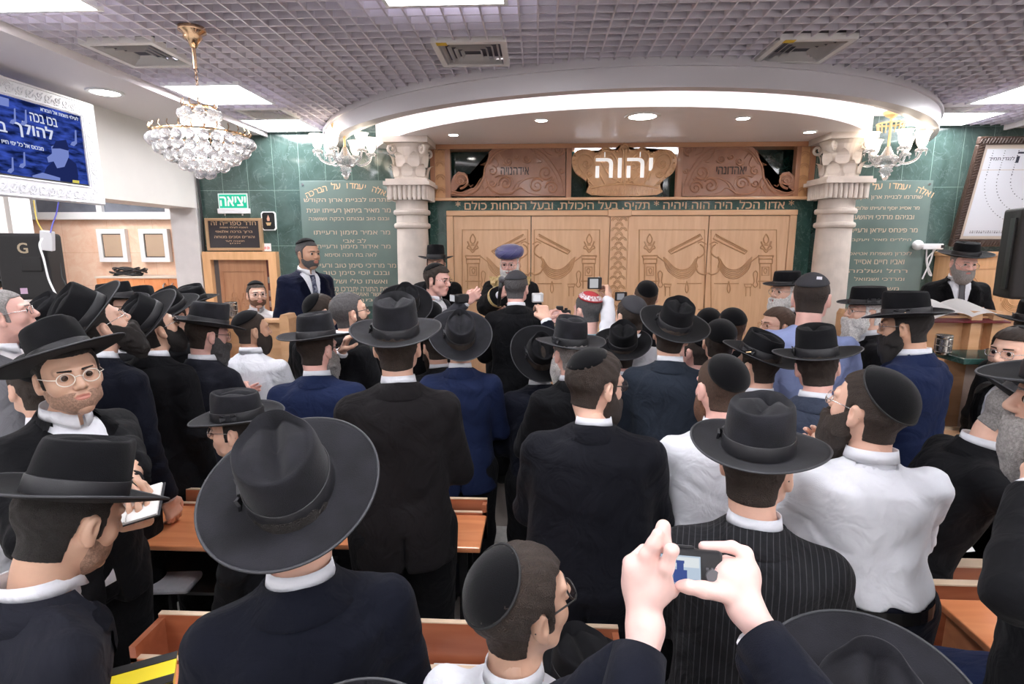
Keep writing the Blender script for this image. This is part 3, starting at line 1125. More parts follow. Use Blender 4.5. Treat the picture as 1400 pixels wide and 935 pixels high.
def nets(F, g):
    """surface nets: vertices inside sign-changing cells, one quad per crossed grid edge"""
    F = F.astype(np.float32)
    S = F < 0
    nx, ny, nz = F.shape
    c = [S[i:nx - 1 + i, j:ny - 1 + j, k:nz - 1 + k] for i in (0, 1) for j in (0, 1) for k in (0, 1)]
    cnt = sum(a.astype(np.int8) for a in c)
    act = (cnt > 0) & (cnt < 8)
    idx = np.argwhere(act)
    if len(idx) == 0:
        return np.zeros((0, 3)), np.zeros((0, 4), int)
    vid = -np.ones(act.shape, np.int32)
    vid[act] = np.arange(len(idx))
    I, J, K = idx.T
    pos = np.zeros((len(idx), 3)); num = np.zeros(len(idx))
    corners = [(i, j, k) for i in (0, 1) for j in (0, 1) for k in (0, 1)]
    for a in corners:
        for ax in range(3):
            if a[ax] == 0:
                b = list(a); b[ax] = 1
                fa = F[I + a[0], J + a[1], K + a[2]]; fb = F[I + b[0], J + b[1], K + b[2]]
                m = (fa < 0) != (fb < 0)
                t = fa[m] / (fa[m] - fb[m])
                p = np.tile(np.array(a, float), (m.sum(), 1)); p[:, ax] += t
                pos[m] += p; num[m] += 1
    pos /= num[:, None]
    V = (idx + pos) * g.h + g.lo
    quads = []
    for ax in range(3):
        o1, o2 = (ax + 1) % 3, (ax + 2) % 3
        sl0 = [slice(None)] * 3; sl1 = [slice(None)] * 3
        sl0[ax] = slice(0, -1); sl1[ax] = slice(1, None)
        for o in (o1, o2):
            sl0[o] = slice(1, -1); sl1[o] = slice(1, -1)
        A_, B_ = S[tuple(sl0)], S[tuple(sl1)]
        ch = np.argwhere(A_ != B_)
        if len(ch) == 0:
            continue
        inside = A_[tuple(ch.T)]
        base = ch.copy()
        base[:, o1] += 1; base[:, o2] += 1
        def vv(d1, d2):
            q = base.copy(); q[:, o1] -= d1; q[:, o2] -= d2
            return vid[q[:, 0], q[:, 1], q[:, 2]]
        q = np.stack([vv(0, 0), vv(1, 0), vv(1, 1), vv(0, 1)], 1)
        q[~inside] = q[~inside][:, ::-1]
        quads.append(q)
    Q = np.concatenate(quads)
    Q = Q[(Q >= 0).all(1)]
    return V, Q

def nz3(g, f, seed=0):
    """cheap smooth noise from crossed sines, about -1..1"""
    r = np.random.default_rng(seed)
    out = 0
    for k in range(5):
        d = r.normal(size=3); d /= np.linalg.norm(d)
        ph = r.uniform(0, 6.28)
        ff = f * r.uniform(.7, 1.5)
        d2 = r.normal(size=3) * .6
        out = out + np.sin((g.X * d[0] + g.Y * d[1] + g.Z * d[2]) * ff + ph + 1.3 * np.sin((g.X * d2[0] + g.Y * d2[1] + g.Z * d2[2]) * ff * .7))
    return out / 4.0

def quads_mesh(name, V, Q, smooth=True):
    me = bpy.data.meshes.new(name)
    nv, nf = len(V), len(Q)
    me.vertices.add(nv)
    me.vertices.foreach_set('co', np.asarray(V, np.float32).ravel())
    Q = np.asarray(Q, np.int32)
    me.loops.add(nf * Q.shape[1])
    me.loops.foreach_set('vertex_index', Q.ravel())
    me.polygons.add(nf)
    me.polygons.foreach_set('loop_start', np.arange(0, nf * Q.shape[1], Q.shape[1], dtype=np.int32))
    me.update(calc_edges=True)
    if smooth:
        me.polygons.foreach_set('use_smooth', np.ones(nf, bool))
    return me

def relax(V, Q, it=1, lam=.5):
    n = len(V)
    E = np.concatenate([Q[:, [0, 1]], Q[:, [1, 2]], Q[:, [2, 3]], Q[:, [3, 0]]])
    for _ in range(it):
        acc = np.zeros((n, 3)); ct = np.zeros(n)
        for a, b in ((0, 1), (1, 0)):
            for d in range(3):
                acc[:, d] += np.bincount(E[:, a], weights=V[E[:, b], d], minlength=n)
            ct += np.bincount(E[:, a], minlength=n)
        m = ct > 0
        V = V.copy()
        V[m] += lam * (acc[m] / ct[m, None] - V[m])
    return V

# ------------------------------------------------------------------ head
def head_sdf(g, soft=1.0):
    d = ell(g, (0, -.010, .032), (.075, .094, .082))
    d = smin(d, ell(g, (0, .018, -.030), (.060, .066, .072)), .04)
    d = smin(d, ell(g, (0, .040, -.062), (.042, .040, .045)), .03)          # jaw
    d = smin(d, ell(g, (0, .066, -.092), (.022, .020, .018)), .03)          # chin
    for s in (-1, 1):
        d = smin(d, ell(g, (s * .043, .052, -.022), (.022, .024, .022)), .02)   # cheekbone
        d = smin(d, cap(g, (s * .012, .085, .030), (s * .045, .072, .028), .010, .009), .012)  # brow
        d = smax(d, -ell(g, (s * .031, .094, .010), (.019, .018, .013)), .014)  # socket
        d = smin(d, ell(g, (s * .031, .0715, .009), (.0150, .0145, .0135)), .004)   # lids
        d = smin(d, cap(g, (s * .050, .030, -.070), (s * .058, .0, -.035), .014, .012), .02)   # jaw corner
    d = smin(d, cap(g, (0, .086, .022), (0, .106, -.018), .0075, .0125), .010)  # nose
    for s in (-1, 1):
        d = smin(d, ell(g, (s * .012, .096, -.023), (.0085, .011, .008)), .006)
    d = smin(d, ell(g, (0, .080, -.052), (.026, .016, .018)), .015)
    d = smin(d, cap(g, (-.019, .086, -.050), (.019, .086, -.050), .0042, .0042) , .006)      # upper lip
    d = smin(d, cap(g, (-.014, .086, -.060), (.014, .086, -.060), .0055, .0055), .006)      # lower lip
    d = smax(d, -cap(g, (-.020, .096, -.0545), (.020, .096, -.0545), .0035), .003)
    # ears
    for s in (-1, 1):
        R = Matrix.Rotation(s * -.35, 3, 'Z') @ Matrix.Rotation(-.15, 3, 'X')
        e = ell(g, (s * .079, -.006, -.004), (.010, .0165, .029), R)
        e = smin(e, ell(g, (s * .078, .000, -.030), (.008, .010, .012)), .008)
        e = smax(e, -ell(g, (s * .090, .001, .002), (.009, .009, .017), R), .004)
        d = smin(d, e, .006)
    # neck
    d = smin(d, cap(g, (0, -.020, -.060), (0, -.042, -.19), .054, .060), .025)
    return d

HV = {}
def head_geo(h=.0042):
    if h not in HV:
        g = Grid((-.105, -.125, -.24), (.105, .125, .125), h)
        V, Q = nets(head_sdf(g), g)
        HV[h] = (relax(V, Q, 1, .3), Q)
    return HV[h]

def skull(g, e):
    """hair/skin offset surface of the cranium and face"""
    d = ell(g, (0, -.010, .032), (.075 + e, .094 + e, .082 + e))
    d = smin(d, ell(g, (0, .018, -.030), (.060 + e, .066 + e, .072 + e)), .04)
    return smin(d, cap(g, (0, -.020, -.060), (0, -.042, -.19), .054 + e, .060 + e), .025)

def hair_geo(kind='short', h=.0055):
    key = ('hair', kind)
    if key in HV:
        return HV[key]
    g = Grid((-.115, -.135, -.13), (.115, .125, .145), h)
    e = {'short': .007, 'buzz': .0042, 'full': .013}[kind]
    tp = np.clip((g.Z + .088) / .085, .12, 1)
    e = np.maximum(e * tp, .0040)
    d = skull(g, e) + tp * (.0004 if kind == 'buzz' else .0022) * np.sin(g.X * 190 + np.sin(g.Z * 80) * 2) * np.sin(g.Y * 120 + g.Z * 150)
    # region: above a hairline running forehead - temple - over the ear - nape
    hl = np.where(g.Y > .045, .068, np.where(g.Y > .015, .068 - (.045 - g.Y) * 1.6, np.where(g.Y > -.028, .020, -.074 + 0 * g.Y)))
    hl = hl.astype(np.float32)
    side = np.abs(g.X)
    burn = np.where((g.Y > .006) & (g.Y < .026) & (side > .05), -.03, 9.0)
    hl = np.minimum(hl, burn)
    d = smax(d, hl - g.Z, .006)
    d = np.maximum(d, -(skull(g, -.004)))
    for s in (-1, 1):
        d = np.maximum(d, -ell(g, (s * .084, -.004, -.004), (.016, .021, .034)))
    V, Q = nets(d, g)
    HV[key] = (V, Q)
    return HV[key]

def beard_geo(kind='short', h=.0055):
    if kind in ('stubble', 'trim'):
        h = .004
    key = ('beard', kind)
    if key in HV:
        return HV[key]
    g = Grid((-.11, -.04, -.44), (.11, .18, .03), h)
    P = {'stubble': (.0045, 0, 0), 'trim': (.008, 0, .012), 'short': (.013, .012, .03), 'full': (.020, .022, .07), 'long': (.026, .035, .25), 'wide': (.030, .03, .13)}[kind]
    e, fw, dn = P
    f = ell(g, (0, .018, -.030), (.060 + e, .066 + e, .072 + e))
    f = smin(f, ell(g, (0, .046, -.066), (.042 + e, .042 + e, .045 + e)), .03)
    for s in (-1, 1):
        f = smin(f, cap(g, (s * .050, .030, -.070), (s * .060, .0, -.035), .014 + e * .7, .012 + e * .5), .02)
    if dn > 0:
        f = smin(f, ell(g, (0, .055 + fw * .5, -.085 - dn * .5), (.050 + e * .8, .034 + e * .6, .045 + dn * .62)), .04)
    # allowed region: below a line from sideburn to under the cheek to the moustache
    top = np.where(g.Y > .07, -.036, -.036 + np.clip((.07 - g.Y) / .055, 0, 1)**1.5 * .045)
    f = smax(f, g.Z - top.astype(np.float32), .008)
    f = smax(f, -(g.Y - .002), .01) if kind != 'stubble' else smax(f, -(g.Y - .006), .004)
    # mouth opening
    f = smax(f, -ell(g, (0, .105, -.054), (.021, .034, .008)), .004)
    f = np.maximum(f, -(head_sdf(g) + (.004 if e > .005 else .0062)))
    if kind not in ('stubble',):
        a = .0048 if kind in ('full', 'long', 'wide') else .0018
        f = f + a * np.sin(g.X * 260 + 2 * np.sin(g.Z * 45)) * (.6 + .4 * np.sin(g.Y * 200 + g.Z * 60)) + a * .8 * nz3(g, 90, 5)
        # ragged lower tip
        if dn > .05:
            f = f + .010 * np.abs(np.sin(g.X * 90 + 1)) * np.clip((-.12 - g.Z) / .1, 0, 1)
    V, Q = nets(f, g)
    HV[key] = (V, Q)
    return HV[key]

def moust_geo(h=.0045):
    key = 'moust'
    if key not in HV:
        g = Grid((-.05, .05, -.08), (.05, .12, -.02), h)
        f = cap(g, (-.004, .0945, -.040), (-.030, .078, -.056), .0065, .0045)
        f = smin(f, cap(g, (.004, .0945, -.040), (.030, .078, -.056), .0065, .0045), .004)
        f = f + .0012 * np.sin(g.X * 500)
        HV[key] = nets(f, g)
    return HV[key]

def brow_geo():
    key = 'brow'
    if key not in HV:
        g = Grid((-.06, .06, .015), (.06, .105, .045), .0035)
        f = np.minimum(cap(g, (-.014, .0935, .029), (-.045, .0800, .031), .0040, .003), cap(g, (.014, .0935, .029), (.045, .0800, .031), .0040, .003))
        HV[key] = nets(f, g)
    return HV[key]

# ------------------------------------------------------------------ hands
def hand_sdf(g, F, palm, thumb, rs=1.0):
    """F: list of four finger joint lists [(knuckle, mid, tip-joint, tip)], palm: box quad points"""
    w, pc, R, half = palm
    d = rbox(g, pc, half, .012, R)
    return d

def hand_geo(pose='relaxed', h=.0045, side=1):
    """local frame: wrist at origin, fingers towards -z, palm faces +y, thumb towards +x*side"""
    key = ('hand', pose, h, side)
    if key in HV:
        return HV[key]
    g = Grid((-.075, -.075, -.20), (.075, .095, .07), h)
    d = cap(g, (0, 0, .06), (0, 0, -.005), .027, .024)
    d = smin(d, rbox(g, (0, 0, -.048), (.038, .0135, .045), .013), .02)
    curl = {'relaxed': (.35, .5, .4), 'grip': (1.15, 1.25, .8), 'flat': (.08, .1, .08), 'hold': (.75, .8, .4), 'pinch': (.6, .9, .5)}[pose]
    xs = (.029, .010, -.009, -.027)
    ln = ((.040, .024, .020), (.044, .028, .022), (.041, .026, .021), (.032, .019, .018))
    rr = (.0092, .0095, .0090, .0080)
    for k in range(4):
        x = xs[k] * side
        p = np.array((x, 0, -.088 + .004 * abs(k - 1)))
        d = smin(d, ell(g, p, (.011, .012, .013)), .012)
        ang = 0
        sp = (xs[k]) * side * .9
        for j in range(3):
            ang += curl[j] * (1 + .08 * k)
            dirv = np.array((sp * (.9 if j == 0 else .3), math.sin(ang), -math.cos(ang)))
            dirv /= np.linalg.norm(dirv)
            q = p + dirv * ln[k][j]
            d = smin(d, cap(g, p, q, rr[k] * (1 - .08 * j), rr[k] * (.92 - .1 * j)), .004)
            p = q
    # thumb from the side of the palm near its base
    t0 = np.array((.028 * side, .004, -.022))
    if pose in ('grip', 'hold', 'pinch'):
        t1 = np.array((.046 * side, .022, -.048)); t2 = np.array((.036 * side, .046, -.070)); t3 = np.array((.018 * side, .056, -.084))
    else:
        t1 = np.array((.050 * side, .010, -.045)); t2 = np.array((.060 * side, .018, -.072)); t3 = np.array((.060 * side, .024, -.095))
    d = smin(d, cap(g, t0, t1, .016, .013), .012)
    d = smin(d, cap(g, t1, t2, .0115, .0105), .005)
    d = smin(d, cap(g, t2, t3, .0105, .009), .003)
    HV[key] = nets(d, g)
    return HV[key]

# ------------------------------------------------------------------ hats
def hat_arrays(style='fedora', seg=72, brim=.165, tall=.115, curl=.022, snap=0.0):
    """returns parts: crown+brim shell (V,F), band (V,F), binding points"""
    rx, ry = .080, .098
    def crown_z(u, a):
        # u: 0 centre .. 1 side of the crown top
        return tall
    prof = []
    # top: rings from centre to edge
    nt = 7
    rows = []
    for i in range(nt):
        u = i / (nt - 1)
        row = []
        for k in range(seg):
            a = 2 * PI * k / seg
            s_, c_ = math.cos(a), math.sin(a)         # x, y (front = +y)
            top = tall - .010 * u**3
            kx = .78
            x, y = rx * kx * u * s_, ry * kx * u * c_
            if style == 'fedora':
                dent = .030 * math.exp(-(x / .018)**2) * max(0, 1 - (max(0, -y - .02) / .07)**2)
                pin = .016 * math.exp(-((abs(x) - .045) / .022)**2) * max(0, min(1, (y - .005) / .06))
                top += .008 * (y / .09) - dent
                z = top - pin
            elif style == 'soft':
                dent = .018 * math.exp(-(x / .022)**2)
                z = top - dent - .006 * (y / .09)
            else:           # flat round crown
                z = top - .004 * (1 - u * u)
            row.append((x, y, z))
        rows.append(row)
    side = [(.86, .985), (.915, .94), (.95, .82), (.975, .62), (.995, .38), (1.015, .18), (1.03, .03)]
    for (kr, kz) in side:
        row = []
        for k in range(seg):
            a = 2 * PI * k / seg
            s_, c_ = math.cos(a), math.sin(a)
            x, y = rx * kr * s_, ry * kr * c_
            z = (tall + (.008 * c_ if style == 'fedora' else 0)) * kz
            if style == 'fedora' and kz > .5:          # front pinch
                pin = .014 * math.exp(-((abs(x) - .050) / .022)**2) * max(0, min(1, (y - .01) / .05)) * (kz - .4)
                x *= 1 - pin / .05
                y *= 1 - pin / .12
            row.append((x, y, z))
        rows.append(row)
    def brim_pt(t, a, dz=0):
        s_, c_ = math.cos(a), math.sin(a)
        bx = rx * 1.03 + (brim - rx * 1.03) * t
        by = ry * 1.03 + (brim * 1.08 - ry * 1.03) * t
        z = .004 + curl * (abs(s_)**2.2) * t**1.8 - snap * max(0, c_) * t**1.5 + curl * .35 * max(0, -c_) * t**2
        if style != 'fedora':
            z = .004 + curl * t**2 * (.5 + .5 * abs(s_))
        return (bx * s_, by * c_, z + dz)
    nb = 9
    for i in range(1, nb + 1):
        rows.append([brim_pt(i / nb, 2 * PI * k / seg) for k in range(seg)])
    rows.append([tuple(np.array(brim_pt(1, 2 * PI * k / seg)) * (1.008, 1.008, 1) + (0, 0, -.002)) for k in range(seg)])
    for i in range(nb, -1, -1):
        rows.append([brim_pt(i / nb, 2 * PI * k / seg, -.004) for k in range(seg)])
    # inside of the crown
    rows.append([(rx * .97 * math.cos(2 * PI * k / seg), ry * .97 * math.sin(2 * PI * k / seg), .004) for k in range(seg)])
    rows.append([(rx * .93 * math.cos(2 * PI * k / seg), ry * .93 * math.sin(2 * PI * k / seg), tall * .66) for k in range(seg)])
    V = [p for r in rows for p in r]
    F = []
    for i in range(len(rows) - 1):
        for k in range(seg):
            F.append((i * seg + k, (i + 1) * seg + k, (i + 1) * seg + (k + 1) % seg, i * seg + (k + 1) % seg))
    last = (len(rows) - 1) * seg
    V.append((0, 0, tall * .66)); c = len(V) - 1
    for k in range(seg):
        F.append((last + k, c, c, last + (k + 1) % seg))
    F = [tuple(dict.fromkeys(f)) for f in F]
    # ribbon band
    VB, FB = [], []
    bh = .040 if style != 'round' else .030
    for (kr, z) in ((1.045, .006), (1.05, .008), (1.035, bh), (1.02, bh + .002), (1.0, bh)):
        for k in range(seg):
            a = 2 * PI * k / seg
            VB.append((rx * kr * math.cos(a), ry * kr * math.sin(a), z))
    for i in range(4):
        for k in range(seg):
            FB.append((i * seg + k, i * seg + (k + 1) % seg, (i + 1) * seg + (k + 1) % seg, (i + 1) * seg + k))
    rim = [tuple(np.array(brim_pt(1, 2 * PI * k / seg)) * (1.004, 1.004, 1) + (0, 0, -.001)) for k in range(seg)]
    return V, F, VB, FB, rim

def hat_bow(rx=.080):
    bm = bmesh.new()
    x = -rx * 1.045
    B(bm, x - .006, x + .002, -.012, .012, .010, .038, bev=.002)
    for s in (-1, 1):
        q = [bm.verts.new(v) for v in ((x - .004, 0, .024), (x - .010, s * .028, .040), (x - .006, s * .034, .030), (x - .010, s * .030, .012))]
        q2 = [bm.verts.new(v.co + Vector((.006, 0, 0))) for v in q]
        bm.faces.new(q); bm.faces.new(list(reversed(q2)))
        for i in range(4):
            bm.faces.new((q[i], q2[i], q2[(i + 1) % 4], q[(i + 1) % 4]))
    return bm
# ================================================================== people
SKINS = {'fair': (0.72, 0.44, 0.33), 'tan': (0.58, 0.33, 0.22), 'pink': (0.78, 0.45, 0.38), 'olive': (0.62, 0.38, 0.27)}
def skinmat(k):
    c = SKINS[k]
    return mat('skin_' + k, c, 0.45, var=0.05, vscale=25, sss=0.08)
def lipmat(k):
    c = SKINS[k]
    return mat('lips_' + k, (c[0] * .85, c[1] * .55, c[2] * .6), 0.4)
def hairmat(k):
    c = {'black': (.012, .009, .008), 'dark': (.030, .018, .012), 'brown': (.07, .035, .02), 'grey': (.30, .28, .27), 'salt': (.085, .080, .082),
         'white': (.74, .72, .70), 'ginger': (.16, .07, .035), 'shadow': (.40, .24, .17)}[k]
    return mat('hair_' + k, c, 0.55, bump=0.7, bscale=420, var=0.25, vscale=160)
CLOTH = {
    'black': (.0045, .0047, .0062), 'charcoal': (.012, .013, .020), 'brownblack': (.0090, .0078, .0088), 'navy': (.005, .0075, .025), 'navydark': (.0040, .0052, .0115),
    'slate': (.020, .027, .040), 'greyblue': (.040, .050, .078), 'coat': (.0060, .0066, .0105), 'pinstripe': (.012, .012, .014), 'white': (.74, .75, .80),
    'lightblue': (.30, .36, .62), 'skyblue': (.35, .66, .78), 'offwhite': (.74, .72, .74), 'greyvest': (.20, .20, .22), 'royal': (.010, .018, .058), 'greysuit': (.050, .050, .062), 'midblue': (.022, .034, .095), 'violet': (.05, .03, .13)}
def clothmat(k):
    if 'cloth_' + k in MATS:
        return MATS['cloth_' + k]
    c = CLOTH[k]
    lite = k in ('white', 'offwhite', 'lightblue', 'skyblue')
    m = mat('cloth_' + k, c, 0.75 if not lite else .8, bump=0.25, bscale=700, sheen=0.0 if lite else 0.03, spec=.12)
    # broad soft creases on top of the weave
    nt = m.node_tree
    tc = nt.nodes.new('ShaderNodeTexCoord')
    n2 = nt.nodes.new('ShaderNodeTexNoise'); n2.inputs['Scale'].default_value = 9; n2.inputs['Detail'].default_value = 3; n2.inputs['Distortion'].default_value = .7 if lite else 1.0
    nt.links.new(tc.outputs['Object'], n2.inputs['Vector'])
    b2 = nt.nodes.new('ShaderNodeBump'); b2.inputs['Strength'].default_value = .5 if lite else .55; b2.inputs['Distance'].default_value = .035
    nt.links.new(n2.outputs['Fac'], b2.inputs['Height'])
    for nd in nt.nodes:
        if nd.type == 'BUMP' and nd is not b2:
            nt.links.new(b2.outputs['Normal'], nd.inputs['Normal'])
    if k == 'pinstripe':
        nt = m.node_tree
        tc = nt.nodes.new('ShaderNodeTexCoord')
        wv = nt.nodes.new('ShaderNodeTexWave'); wv.bands_direction = 'X'
        wv.inputs['Scale'].default_value = 22
        cr = nt.nodes.new('ShaderNodeValToRGB')
        cr.color_ramp.elements[0].position = .93; cr.color_ramp.elements[0].color = (*c, 1)
        cr.color_ramp.elements[1].position = .97; cr.color_ramp.elements[1].color = (.045, .045, .050, 1)
        nt.links.new(tc.outputs['Object'], wv.inputs['Vector'])
        nt.links.new(wv.outputs['Fac'], cr.inputs['Fac'])
        nt.links.new(cr.outputs['Color'], _bsdf(m).inputs['Base Color'])
    return m
M_felt = mat('black_felt', (.0055, .0055, .0070), 0.85, bump=0.25, bscale=500, sheen=0.04, spec=.15, var=.25, vscale=14)
M_felt2 = mat('greyed_felt', (.011, .011, .0145), 0.85, bump=0.25, bscale=500, sheen=0.08, spec=.2, var=.35, vscale=14)
M_ribbon = mat('grosgrain_ribbon', (.014, .014, .017), 0.45, bump=0.2, bscale=900)
M_bind = mat('brim_binding', (.035, .036, .042), 0.5)
M_velvet = mat('black_velvet', (.004, .004, .005), 0.95, sheen=0.12, spec=.08, bump=.3, bscale=600)
M_knit = mat('dark_grey_weave', (.035, .035, .042), 0.8, bump=.3, bscale=500)
M_eye = mat('eye_white', (.52, .48, .46), 0.2)
M_iris = mat('iris', (.03, .016, .01), 0.15)
M_lens = clearmat('spectacle_lens', gloss=.07, tint=.97)
M_shoe = mat('black_shoe', (.01, .01, .01), .3)
GL = {'silver': mat('silver_wire', (.75, .73, .72), .25, metal=1.0), 'gold': mat('gold_wire', (.75, .5, .3), .25, metal=1.0),
      'black': mat('black_frame', (.012, .012, .012), .3), 'clear': mat('clear_frame', (.8, .74, .66), .15)}

QQ = np.array([-.62, -.32, 0, .2, .45, .7, .85, .93, .98, 1.06])
RX = np.array([.200, .192, .182, .168, .174, .184, .172, .128, .086, .058])
RY = np.array([.150, .148, .140, .126, .132, .140, .128, .104, .080, .060])
YO = np.array([0, 0, 0, .004, .006, 0, -.010, -.014, -.012, -.004])

def eye_part(parent, Rh, C, hs):
    for s in (-1, 1):
        bm = bmesh.new()
        r0 = bmesh.ops.create_uvsphere(bm, u_segments=14, v_segments=8, radius=.0125)
        # pole towards +y
        for v in r0['verts']:
            v.co = Vector((v.co.x, v.co.z, -v.co.y))
        for f in bm.faces:
            f.material_index = 1 if f.calc_center_median().y > .0092 else 0
            f.smooth = True
        for v in bm.verts:
            v.co = C + Rh @ ((v.co + Vector((s * .031, .0748, .009))) * hs)
        obj('eye', bm, [M_eye, M_iris], parent)

def glasses_part(parent, Rh, C, hs, style='silver', shape='round', drop=0.0):
    m = GL[style]
    def T(p):
        return C + Rh @ (Vector(p) * hs)
    r = .0016 if style != 'black' else .0022
    bm = bmesh.new()
    rims = []
    for s in (-1, 1):
        pts = []
        for k in range(20):
            a = 2 * PI * k / 20
            if shape == 'round':
                x, z = .0225 * math.cos(a), .0195 * math.sin(a)
            else:
                c_, s_ = math.cos(a), math.sin(a)
                x = .0245 * math.copysign(abs(c_)**.5, c_); z = .0155 * math.copysign(abs(s_)**.6, s_)
            pts.append((s * .0325 + x, .1005 - abs(x + s * .0325) * .10 + drop * .3, .006 + z - drop))
        rims.append(pts)
        bmtube(bm, [T(p) for p in pts], r, 5, closed=True)
        e = s * .056
        bmtube(bm, [T(p) for p in ((e, .095, .010 - drop), (s * .070, .082, .012 - drop), (s * .079, .02, .012), (s * .080, -.008, .010), (s * .080, -.020, -.008))], r * .9, 5)
    bmtube(bm, [T(p) for p in ((-.010, .100, .010 - drop), (0, .104, .013 - drop), (.010, .100, .010 - drop))], r, 5)
    g = obj('glasses', bm, m, parent, smooth=True)
    for pts in rims:
        bm = bmesh.new()
        bm.faces.new([bm.verts.new(T(p)) for p in pts])
        obj('lens', bm, M_lens, g)

def kippah_part(parent, Rh, C, hs, m, tilt=30, size=62, trim=None, e=.014, pattern=None):
    """skullcap shell following the cranium; tilt backwards in degrees"""
    seg, n = 40, 9
    Rt = Matrix.Rotation(math.radians(tilt), 3, 'X')
    c0 = Vector((0, -.010, .032))
    def pt(t, a, ee):
        d = Rt @ Vector((math.sin(t) * math.cos(a), math.sin(t) * math.sin(a), math.cos(t)))
        rad = 1 / math.sqrt((d.x / (.075 + ee))**2 + (d.y / (.094 + ee))**2 + (d.z / (.082 + ee))**2)
        return C + Rh @ ((c0 + d * rad) * hs)
    bm = bmesh.new()
    rows = []
    mx = math.radians(size)
    lob = 0.0
    for i in range(1, n + 1):
        t = mx * i / n
        ee = e + .003 * math.cos(t / mx * PI / 2)
        rows.append([bm.verts.new(pt(t, 2 * PI * k / seg, ee)) for k in range(seg)])
    rows.append([bm.verts.new(pt(mx, 2 * PI * k / seg, e - .006)) for k in range(seg)])
    top = bm.verts.new(pt(0, 0, e + .004))
    for k in range(seg):
        bm.faces.new((top, rows[0][k], rows[0][(k + 1) % seg]))
    for i in range(len(rows) - 1):
        for k in range(seg):
            bm.faces.new((rows[i][k], rows[i + 1][k], rows[i + 1][(k + 1) % seg], rows[i][(k + 1) % seg]))
    kp = obj('kippah', bm, m, parent, smooth=True)
    if trim:
        bm = bmesh.new()
        bmtube(bm, [pt(mx - .02, 2 * PI * k / seg, e + .001) for k in range(seg)], .0028, 5, closed=True)
        obj('trim', bm, trim, kp, smooth=True)
    if pattern:
        bm = bmesh.new()
        for lo_, hi_ in ((mx - .42, mx - .08),):
            rr = []
            for t in (lo_, (lo_ + hi_) / 2, hi_):
                rr.append([bm.verts.new(pt(t, 2 * PI * k / seg, e + .0038)) for k in range(seg)])
            for i in range(2):
                for k in range(seg):
                    bm.faces.new((rr[i][k], rr[i + 1][k], rr[i + 1][(k + 1) % seg], rr[i][(k + 1) % seg]))
        obj('patterned_band', bm, pattern, kp)
    return kp

def hat_part(parent, Rh, C, hs, style='fedora', tilt=0, roll=0, brim=.165, tall=.115, curl=.022, snap=0.0, band=True, bow=True, felt=None, up=.052, pin=False, binding=True):
    V, F, VB, FB, rim = hat_arrays(style, 64, brim, tall, curl, snap)
    Rt = Matrix.Rotation(math.radians(tilt), 3, 'X') @ Matrix.Rotation(math.radians(roll), 3, 'Y')
    piv = Vector((0, -.005, up))
    def T(p):
        return C + Rh @ ((piv + Rt @ Vector(p)) * hs)
    h = from_arrays('hat', [T(p) for p in V], F, felt or M_felt, parent)
    b = from_arrays('hat_band', [T(p) for p in VB], FB, M_ribbon, h)
    if bow:
        bm = hat_bow()
        for v in bm.verts:
            v.co = T(v.co)
        obj('bow', bm, M_ribbon, h)
    if binding:
        bm = bmesh.new()
        bmtube(bm, [T(p) for p in rim], .0028, 6, closed=True)
        obj('brim_binding', bm, M_bind, h, smooth=True)
    if pin:
        bm = bmesh.new()
        bmtube(bm, [T((-.094, .006, .012)), T((-.090, -.016, .024))], .0022, 5)
        obj('hat_pin', bm, mat('gold_pin', (.8, .55, .3), .3, metal=1.0), h)
    return h

def smoothstep(a, b, x):
    t = np.clip((x - a) / (b - a), 0, 1)
    return t * t * (3 - 2 * t)

def ik(S, W, pole, l1, l2):
    S, W, pole = Vector(S), Vector(W), Vector(pole)
    d = W - S
    L = d.length
    if L > (l1 + l2) * .995:
        W = S + d * ((l1 + l2) * .995 / L)
        d = W - S; L = d.length
    dn = d.normalized()
    a = (l1 * l1 - l2 * l2 + L * L) / (2 * L)
    h_ = math.sqrt(max(l1 * l1 - a * a, 0))
    p = pole - dn * pole.dot(dn)
    if p.length < 1e-5:
        p = dn.orthogonal()
    p.normalize()
    return S + dn * a + p * h_, W

NP = 0
def D(px, py, d):
    return CAM + ray(px, py) * d

def floor_at(y, x):
    if -3.4 < x < 5.4:
        if y > 3.85: return PLAT
    return 0.0

